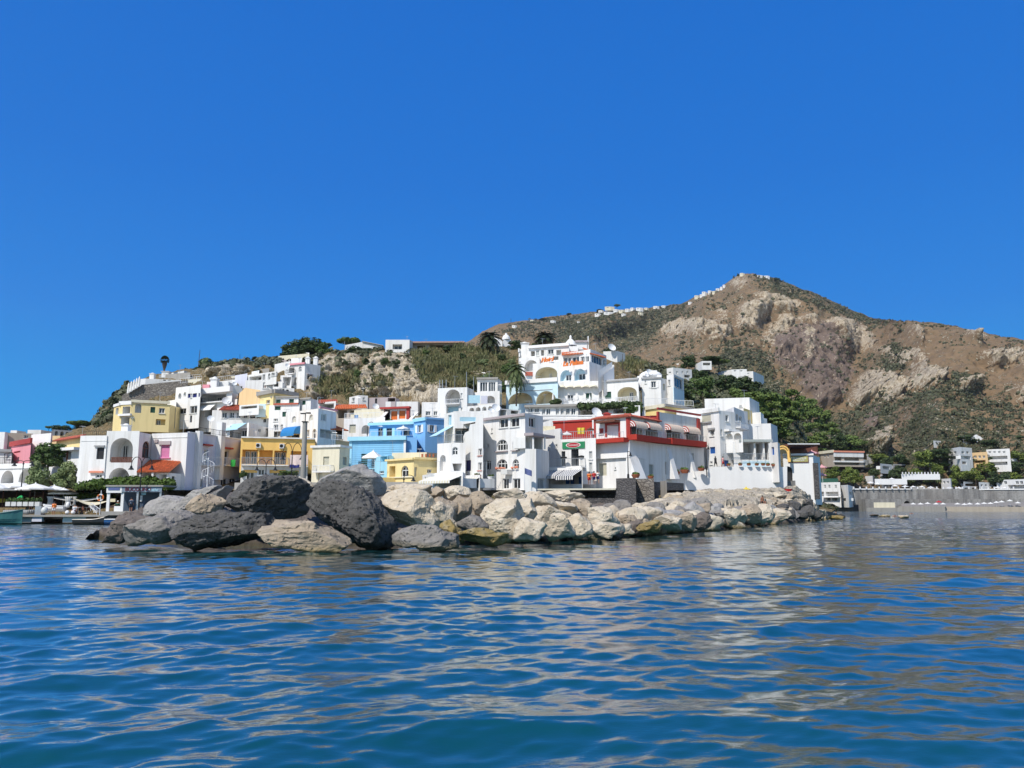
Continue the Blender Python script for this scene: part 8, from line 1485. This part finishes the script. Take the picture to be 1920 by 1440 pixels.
def boat(name, label, at, rz, L, B, D, mh, mi_, mr, sheer=.5, motor=False, seats=2):
    r = thing(name, label, 'boat', at); r.rotation_euler = (0, 0, rz); a, b, c = hull(L, B, D, sheer); o = part(a, 'hull', mh, r); part(b, 'floor', mi_, r); part(c, 'gunwale', mr, r)
    for i in range(seats): mb = MB(); x = -L * .25 + i * L * .25; mb.box((x - .15, -B * .42, D * .75), (x + .15, B * .42, D * .8)); part(mb, 'seat', 'wood', r)
    if motor:
        mb = MB(); mb.lathe((-L / 2 - .25, 0, D * .6), [(.05, 0), (.22, .1), (.27, .4), (.2, .7), (.05, .78)], 10); q_ = part(mb, 'outboard_motor', 'clean', r, True); mb = MB(); mb.box((-L / 2 - .33, -.06, -.5), (-L / 2 - .17, .06, D * .6)); part(mb, 'shaft', 'iron', q_)
    return r
M['teal'] = plain((.06, .20, .19), .4, name='teal boat paint'); M['blackboat'] = plain((.015, .016, .018), .35, name='black boat paint'); M['boatblue'] = plain((.02, .11, .30), .4, name='blue boat paint'); M['rubber'] = plain((.30, .30, .29), .6, name='grey inflatable rubber')
boat('motor_boat', 'dark teal motorboat with raised bow cut off by the left edge', (P(-12, 975, 99).x, 99, .1), R(8), 6.5, 2.2, 1.15, 'teal', 'clean', 'teal', .55)
boat('gondola', 'long black wooden boat with a high curved prow beside the kiosk', (P(184, 976, 98.5).x, 98.5, .05), R(4), 5.6, 1.3, .55, 'blackboat', 'darkwood', 'blackboat', 1.25)
boat('rowing_boat', 'small bright blue rowing boat moored below the kiosk', (P(227, 974, 96.2).x, 96.2, .05), R(12), 3.4, 1.4, .62, 'boatblue', 'clean', 'clean', .25)
boat('dinghy', 'white dinghy with an outboard motor at the pontoon', (P(104, 966, 106).x, 105.6, 1.6), R(175), 3.2, 1.4, .6, 'clean', 'ac', 'clean', .25, True)
for x, w_, lab in ((28, 34, 'grey rolled inflatable boat lying on the left half of the pontoon'), (54, 14, 'small grey covered inflatable beside the steel cabinet')):
    c = P(x, 964.5, 103.2); L_ = w_ * 103 / F; r = thing('inflatable_boat', lab, 'boat', (c.x, 103.2, c.z)); mb = MB(); n = 10
    for s in (-1, 1): mb.path([(-L_ / 2 + L_ * i / n, s * .42 * (1 - max(0, (i / n - .7) / .3) ** 2), .3 + .12 * max(0, i / n - .6)) for i in range(n + 1)], .27, 10)
    part(mb, 'tube', 'rubber', r, True); mb = MB(); mb.box((-L_ / 2, -.4, .1), (L_ / 2 * .8, .4, .2)); part(mb, 'floor', 'ac', r)
r = thing('outboard_motor', 'white outboard motor cowling standing on the pontoon', 'motor', P(83, 966, 102.3)); mb = MB(); mb.lathe((0, 0, .2), [(.1, 0), (.38, .15), (.42, .45), (.3, .75), (.08, .85)], 12); part(mb, 'cowling', 'ac', r, True); mb = MB(); mb.box((-.08, -.08, -.6), (.08, .08, .25)); part(mb, 'shaft', 'iron', r)
M['ringgreen'] = plain((.02, .45, .12), .4, name='green inflatable'); c = P(36, 936, 107); r = thing('swim_ring', 'bright green swim ring leaning at the bar front', 'swim ring', c); mb = MB()
for i in range(16): a0, a1 = 2 * math.pi * i / 16, 2 * math.pi * (i + 1) / 16; mb.tube((.36 * math.cos(a0), .1 * math.sin(a0), .30 * math.sin(a0) + .2 * math.cos(a0)), (.36 * math.cos(a1), .1 * math.sin(a1), .30 * math.sin(a1) + .2 * math.cos(a1)), .14, n=8)
part(mb, 'ring', 'ringgreen', r, True)
for i, (x, Y) in enumerate([(140, 105), (149, 106), (158, 105), (166, 106)]): chair(P(x, 962, Y), 'dark chair on the bar deck left of the white steps', 'dark chairs on the bar deck', 'wood', i * 1.3)
for i, (x, Y) in enumerate([(146, 105.6), (162, 105.6)]): table(P(x, 962, Y), 'small table on the bar deck left of the white steps', 'small tables on the bar deck', 'clean')
for x in (126, 137): r = thing('bag', 'white bag lying on the bar deck', 'bag', P(x, 963, 103.5), 'white bags on the bar deck'); mb = MB(); mb.lathe((0, 0, 0), [(.22, 0), (.27, .15), (.2, .32), (.06, .42)], 9); part(mb, 'sack', 'clean', r, True)
# ---- laundry, flag, pots
def cloth(name, x0, x1, y0, y1, Y, mat, label, cat, amp=.06, wave=14):
    a, b = P(x0, y0, Y), P(x1, y1, Y); r = thing(name, label, cat, (a.x, Y, b.z)); mb = MB(); n = 12; W_, H_ = b.x - a.x, a.z - b.z
    f = lambda u, t: (W_ * u, amp * math.sin(u * wave) * (1.3 - t), H_ * t - (.08 * H_ * math.sin(math.pi * u) * (1 - t)))
    for i in range(n):
        for k in range(3): mb.poly([f(i / n, k / 3), f((i + 1) / n, k / 3), f((i + 1) / n, (k + 1) / 3), f(i / n, (k + 1) / 3)])
    part(mb, 'fabric', mat, r)
M['pinksheet'] = plain((.72, .58, .54), .85, name='pale pink sheet'); M['greencloth'] = plain((.03, .36, .05), .8, name='green towel')
cloth('bed_sheet', 544, 577, 853, 871, 126.3, 'pinksheet', 'pale pink bed sheet hanging from the ochre balcony behind the pole', 'laundry'); cloth('towel', 543, 561, 871, 877, 126.3, 'navy', 'navy blue towel hanging below the pink sheet', 'laundry'); cloth('towel', 433, 441, 862, 874, 128.5, 'greencloth', 'bright green towel on the spiral stair house balcony', 'laundry'); cloth('sheet', 1082, 1097, 802, 813, 118, 'yellowcloth', 'pale yellow sheet shading the roof terrace above the green signboard', 'laundry', .2)
c = P(983.5, 918, 104); r = thing('flag', 'navy blue flag on a pole in front of the corner house', 'flag', c); t_ = P(983.5, 876, 104).z - c.z; mb = MB(); mb.tube((0, 0, 0), (0, 0, t_), .04); part(mb, 'pole', 'rail', r); mb = MB()
for i in range(6):
    f = lambda u, v: (.05 + u * .9, .12 * math.sin(u * 6), t_ - .1 - v * .75 - u * .35); mb.poly([f(i / 6, 0), f(i / 6, 1), f((i + 1) / 6, 1), f((i + 1) / 6, 0)])
part(mb, 'cloth', 'bannerblue', r)
def pot(px, y, Y, label, group, s=1.0, mat='terracotta', plant=True):
    r = thing('flower_pot', label, 'flower pot', P(px, y, Y), group); mb = MB(); mb.lathe((0, 0, 0), [(.28 * s, 0), (.42 * s, .26 * s), (.44 * s, .32 * s), (.38 * s, .33 * s)], 10); part(mb, 'pot', mat, r)
    if plant: V, Q = clump([(0, 0, .38 * s, .32 * s, .32 * s, .12 * s)], 40, .12 * s, int(px)); link('plant', npmesh('plant', V, Q), LM['green'], r)
for x, y in ((1366, 873.5), (1388, 873), (1404, 873), (1419, 873), (1431, 873), (1440, 873.5), (1450, 874)): pot(x, y, 121, 'terracotta pot on top of the white sloping wall', 'terracotta pots on the white sloping wall', .8)
pot(1268, 890.5, 118.8, 'large brown pot on the sloping wall, leftmost', None, 1.4); pot(1284, 887.5, 119.3, 'large brown pot on the sloping wall right of the leftmost', None, 1.6); pot(1315, 883, 120, 'wide brown bowl on the sloping wall below the street lamp', None, 1.3); pot(1220, 897.5, 103, 'red brown pot by the grey door below the awnings', None, 1.0); pot(1192, 896, 101.5, 'tall terracotta pots on the dark quay wall corner', None, 1.3)
pot(895, 896, 107, 'terracotta pots with plants above the cream awning', None, 1.2); pot(921, 899, 107, 'white pot with a spiky plant on the terrace stair', None, 1.2, 'clean')
r = thing('tub', 'red plastic tub on the rock shelf below the arched doorway', 'tub', P(1478, 922, 120)); mb = MB(); mb.lathe((0, 0, 0), [(.45, 0), (.62, .4), (.65, .42), (.58, .4), (.42, .06)], 14); part(mb, 'basin', 'redplastic', r)
# ---- lamps and poles
def lamp(px, yb, yt, Y, label, arms=2, hgt=None, name='street_lamp', mat='iron', ext=10):
    b = P(px, yb, Y); H_ = P(px, yt, Y).z - b.z; r = thing(name, label, 'street lamp', b); mb = MB(); mb.tube((0, 0, -ext), (0, 0, H_ * .72), .09, .06, 8); mb.lathe((0, 0, H_ * .5), [(.07, 0), (.13, .06), (.13, .14), (.07, .2)], 8); part(mb, 'post', mat, r)
    for sx in ((-1, 1) if arms == 2 else (1,)):
        mb = MB(); R_ = .62; pts = [(sx * (R_ - R_ * math.cos(t)), 0, H_ * .72 + (H_ * .28 - .12) * math.sin(t) ** .8) for t in [math.pi * k / 12 * .98 for k in range(13)]] if arms else [(0, 0, H_ * .7), (0, 0, H_)]
        mb.path(pts, .045, 6); a_ = part(mb, 'arm', mat, r); e = Vector(pts[-1]); mb = MB(); mb.lathe(e - Vector((0, 0, .5)), [(.34, -.02), (.30, .08), (.16, .2), (.12, .42), (.04, .5)], 12); s_ = part(mb, 'lamp_shade', mat, r); mb = MB(); mb.lathe(e - Vector((0, 0, .58)), [(.02, 0), (.13, .06), (.12, .14)], 8); part(mb, 'bulb', 'clean', s_)
    return r
lamp(262, 925, 855, 97, 'black double headed lamp in front of the orange tiled roof', ext=2.5); lamp(545, 930, 829, 104, 'black double headed lamp left of the concrete pole', ext=4); lamp(497, 920, 860, 108, 'smaller black double headed lamp before the ochre building', ext=3); lamp(688, 840, 790, 138, 'black lamp with one arching arm behind the blue house', 1, ext=3); lamp(757, 912, 889, 106, 'small black lamp by the yellow house', 1, ext=2); lamp(43, 880, 862, 112, 'black double headed lamp in front of the pointed arches', ext=4)
def post_lamp(px, yb, yt, Y, label):
    b = P(px, yb, Y); H_ = P(px, yt, Y).z - b.z; r = thing('street_lamp', label, 'street lamp', b); mb = MB(); mb.tube((0, 0, -1), (0, 0, H_ * .86), .08, .06, 8); mb.lathe((0, 0, 0), [(.16, 0), (.14, .5), (.08, .6)], 8); part(mb, 'post', 'iron', r); mb = MB(); mb.path([(0, 0, H_ * .86), (.0, 0, H_), (.3, 0, H_ * .97), (.34, 0, H_ * .9)], .04, 5); part(mb, 'arm', 'iron', r); mb = MB(); mb.lathe((.34, 0, H_ * .82), [(.26, 0), (.14, .16), (.08, .4), (.03, .45)], 10); part(mb, 'lamp_shade', 'iron', r)
post_lamp(1178, 897, 846, 103, 'tall black lamp post on the dark quay wall'); post_lamp(1325, 881, 834, 120.5, 'black lamp post on the white sloping wall beside the blue shutter')
c = P(567, 925, 101); r = thing('concrete_pole', 'thick pale concrete pole with a small solar floodlight on top', 'pole', c); t_ = P(567, 791, 101).z - c.z; mb = MB(); mb.tube((0, 0, -4), (0, 0, t_), .36, .29, 12); part(mb, 'pole', 'concrete', r); mb = MB(); mb.tube((0, 0, t_), (0, 0, t_ + 1.0), .06); mb.box((-.36, -.36, t_ - .05), (.36, .36, t_ + .06)); mb.tube((0, 0, t_ + .4), (.0, 0, t_ + 1.2), .03); part(mb, 'bracket', 'iron', r); mb = MB(); mb.box((-.6, -.25, t_ + 1.0), (.0, .25, t_ + 1.12)); mb.box((.1, -.22, t_ + 1.05), (.65, .22, t_ + 1.2)); part(mb, 'floodlight', 'iron', r)
def pole(px0, yb, px1, yt, Y, rad_, label, mat='bark', name='pole'):
    a, b = P(px0, yb, Y), P(px1, yt, Y); r = thing(name, label, 'pole', a); mb = MB(); mb.tube((0, 0, -1), b - a, rad_, rad_ * .7, 7); part(mb, 'shaft', mat, r)
pole(371, 692, 375, 656, 188, .09, 'thin slanting dark pole on the left crest'); pole(450, 680, 450, 664, 190, .06, 'thin mast on the crest right of the pale bush', 'iron'); pole(1167, 690, 1167, 664, 178, .09, 'wooden utility pole on the dry slope right of the hotel'); pole(875, 735, 875, 697, 150, .07, 'grey pole on the reed slope left of the glass room', 'steel'); pole(1318, 760, 1318, 737, 150, .08, 'wooden pole behind the hotel side house'); pole(646, 672, 646, 640, 188, .05, 'thin pole on the cliff top by the umbrella pine', 'steel'); pole(888, 738, 888, 706, 150, .06, 'thin grey post beside the glass room', 'steel'); pole(596, 770, 596, 745, 145, .05, 'white pole beside the tall white house', 'rail')
# ---- people
def person(px, yb, Y, label, pose='stand', skin='tan', shirt=None, shorts='navy', hair=(.03, .02, .015), rz=0.0, s=1.0, hat=None):
    b = P(px, yb, Y); root = thing('person', label, 'person', b); root.rotation_euler = (0, 0, rz); root.scale = (s, s, s)
    J = {'p': (0, 0, .93), 's': (0, .01, 1.15), 'c': (0, 0, 1.36), 'n': (0, 0, 1.49), 'h': (0, -.02, 1.60), 't': (0, -.01, 1.70)}
    if pose == 'sit':
        J = {k: (x, y, z - .48) for k, (x, y, z) in J.items()}
    L = {}
    for sd_, sg in (('l', -1), ('r', 1)):
        L['sh' + sd_] = (sg * .18, 0, J['c'][2] + .05); st = .12 * sg if pose == 'walk' else 0
        L['el' + sd_] = (sg * .25, .04 + st, J['c'][2] - .24); L['wr' + sd_] = (sg * .27, -.08 + st, J['c'][2] - .48); L['ha' + sd_] = (sg * .27, -.11 + st, J['c'][2] - .58)
        L['hi' + sd_] = (sg * .10, 0, J['p'][2] - .04)
        if pose == 'sit': L['kn' + sd_] = (sg * .13, -.42, .50); L['an' + sd_] = (sg * .13, -.46, .09); L['to' + sd_] = (sg * .13, -.62, .04)
        else: L['kn' + sd_] = (sg * .11, -.03 - st, .50); L['an' + sd_] = (sg * .11, .02 - st * 2, .09); L['to' + sd_] = (sg * .12, -.15 - st * 2, .03)
    V, E, Rd = [], [], []; ix = {}
    def add(n, p, r): ix[n] = len(V); V.append(p); Rd.append(r)
    for n, p, r in [('p', J['p'], .15), ('s', J['s'], .135), ('c', J['c'], .155), ('n', J['n'], .06), ('h', J['h'], .095), ('t', J['t'], .075)]: add(n, p, r)
    for sd_ in 'lr':
        for n, r in (('sh', .065), ('el', .045), ('wr', .032), ('ha', .035), ('hi', .095), ('kn', .062), ('an', .042), ('to', .036)): add(n + sd_, L[n + sd_], r)
    def e(*ns): E.extend((ix[a], ix[b_]) for a, b_ in zip(ns, ns[1:]))
    e('p', 's', 'c', 'n', 'h', 't')
    for sd_ in 'lr': e('c', 'sh' + sd_, 'el' + sd_, 'wr' + sd_, 'ha' + sd_); e('p', 'hi' + sd_, 'kn' + sd_, 'an' + sd_, 'to' + sd_)
    me = bpy.data.meshes.new('body'); me.from_pydata(V, E, []); o = link('body', me, M[skin], root); md = o.modifiers.new('skin', 'SKIN'); 
    for i, sv in enumerate(me.skin_vertices[0].data): sv.radius = (Rd[i], Rd[i] * (.72 if i in (0, 1, 2) else 1)); sv.use_root = i == 0
    o.modifiers.new('sub', 'SUBSURF').levels = 1; o.modifiers['sub'].render_levels = 1
    hc = Vector(J['h']); mb = MB(); mb.lathe(hc + Vector((0, .015, .0)), [(.095, .0), (.112, .05), (.095, .1), (.05, .135), (.01, .145)], 10); part(mb, 'hat' if hat else 'hair', hat or plain(hair, .7, name='hair'), root)
    def garment(name, mat, segs):
        mb = MB()
        for a, b_, r0, r1 in segs: mb.tube(a, b_, r0, r1, 10)
        part(mb, name, mat, root, True)
    J_ = lambda k: Vector(J.get(k) or L[k])
    if shirt: garment('shirt', shirt, [(J_('p') - Vector((0, 0, .02)), J_('s'), .185, .175), (J_('s'), J_('c') + Vector((0, 0, .06)), .175, .19)] + [(J_('sh' + d_) - Vector((0, 0, -.03)), J_('el' + d_), .085, .07) for d_ in 'lr'])
    if shorts: garment('shorts', shorts, [(J_('p') + Vector((0, 0, .06)), J_('p') - Vector((0, 0, .06)), .18, .185)] + [(J_('hi' + d_), J_('hi' + d_).lerp(J_('kn' + d_), .75), .115, .10) for d_ in 'lr'])
    return root
M['wetsuit'] = plain((.02, .022, .025), .6, name='black wetsuit'); M['whitecloth'] = plain((.75, .75, .75), .8, name='white cloth')
person(100, 966.5, 102.8, 'person in an orange shirt standing on the pontoon with back turned', 'stand', 'tan', 'orange', 'whitecloth', s=1.0)
person(245, 960, 97.6, 'person in a blue shirt and dark shorts standing inside the kiosk', 'stand', 'tan', 'slate', 'iron', rz=3.1); person(57, 958, 108, 'person in dark clothes standing in the harbour bar', 'stand', 'tan', 'iron', 'iron'); person(220, 958, 99.5, 'person in an olive shirt sitting on the kiosk bench', 'sit', 'tan', 'green', 'wood', hat='clean'); person(139, 964, 104.2, 'person in a white shirt sitting on the bar deck', 'sit', 'skin', 'whitecloth', 'navy')
person(1105, 909, 106, 'person in a bright orange top behind the dark quay wall', 'stand', 'tan', 'orange', 'redplastic'); person(1114, 908, 106.5, 'person in red patterned clothes beside the orange dressed one', 'stand', 'tan', 'redplastic', 'navy'); person(1121, 907, 107, 'person in a grey top right of the red dressed one', 'walk', 'skin', 'ac', 'navy')
person(1342, 877, 122.3, 'person in a dark wetsuit walking along the white wall', 'walk', 'wetsuit', 'wetsuit', 'wetsuit', rz=.6); person(1356, 877, 122.3, 'person in a pink top walking behind the one in the wetsuit', 'walk', 'tan', 'pinkcloth', 'redplastic', rz=1.2)
person(1503, 967, 116, 'tanned swimmer sitting on the black angular rocks near the waterline', 'sit', 'tan', None, 'redplastic', rz=-.5); person(1430, 948, 100, 'dark tanned person sitting among the boulders below the yellow parasol', 'sit', 'tan', None, 'iron', rz=.4); person(1568, 971, 152, 'tanned person sitting on a low rock in the water off the far tip', 'sit', 'skin', None, 'navy', rz=.9); person(1092, 940, 56, 'person in a faded red swimsuit lying between the cream boulders', 'sit', 'tan', 'redplastic', 'redplastic', s=.5) if 0 else None
def swimmer(px, py, label, Y=None):
    g0 = G(px, py); r = thing('person', label, 'person', (g0.x, g0.y, 0)); V, Fc = ICO[3]; mb = MB(); o = link('body', npmesh('body', V * [.13, .13, .16] + [0, 0, .12], Fc, True), M['skin'], r); mb.path([(-.5, .1, .02), (-.2, .05, .06), (.2, .05, .06), (.5, .1, .02)], .07, 6); part(mb, 'shoulders', 'skin', r, True); mb = MB(); mb.lathe((0, 0, .17), [(.13, 0), (.12, .07), (.05, .12)], 8); part(mb, 'hair', plain((.03, .02, .015), .7, name='hair'), r)
swimmer(1678, 968, 'swimmer with dark hair left of the white breaking patch'); swimmer(1709, 963, 'small distant swimmer close to the far beach')
# low rocks awash off the far beach
for i, (x0, y0, x1, y1, m, lab) in enumerate([(1632, 964, 1650, 969, 'brown', 'low brown rock awash off the far beach'), (1649, 965, 1672, 970, 'pale', 'white topped rock awash left of the swimmer'), (1687, 966, 1708, 973, 'pale', 'white rock breaking the water right of the swimmer'), (1548, 966, 1590, 975, 'yellow', 'low ochre reef under the person sitting off the tip')]):
    Y = G((x0 + x1) / 2, y1 - 1).y; boulder([(x0 + (x1 - x0) * (.5 + .5 * math.cos(t)), (y0 + y1) / 2 - (y1 - y0) / 2 * math.sin(t)) for t in [2 * math.pi * k / 8 for k in range(8)]], Y, m, lab, 900 + i, det=4, group='rocks awash')
# ================================================================== AIR
hz = MB(); hz.box((-1300, -40, -8), (1900, 2100, 520)); t = NT('haze'); t.t.nodes.remove(t.b)
v = t.n('VolumePrincipled'); v.inputs['Color'].default_value = (.86, .92, 1, 1); v.inputs['Density'].default_value = .00005; v.inputs['Anisotropy'].default_value = .2
t.l(v.outputs[0], t.t.nodes['Material Output'].inputs['Volume']); tag(hz.build('haze', t.m), 'thin sea haze in front of the mountain', 'haze', None, 'stuff')
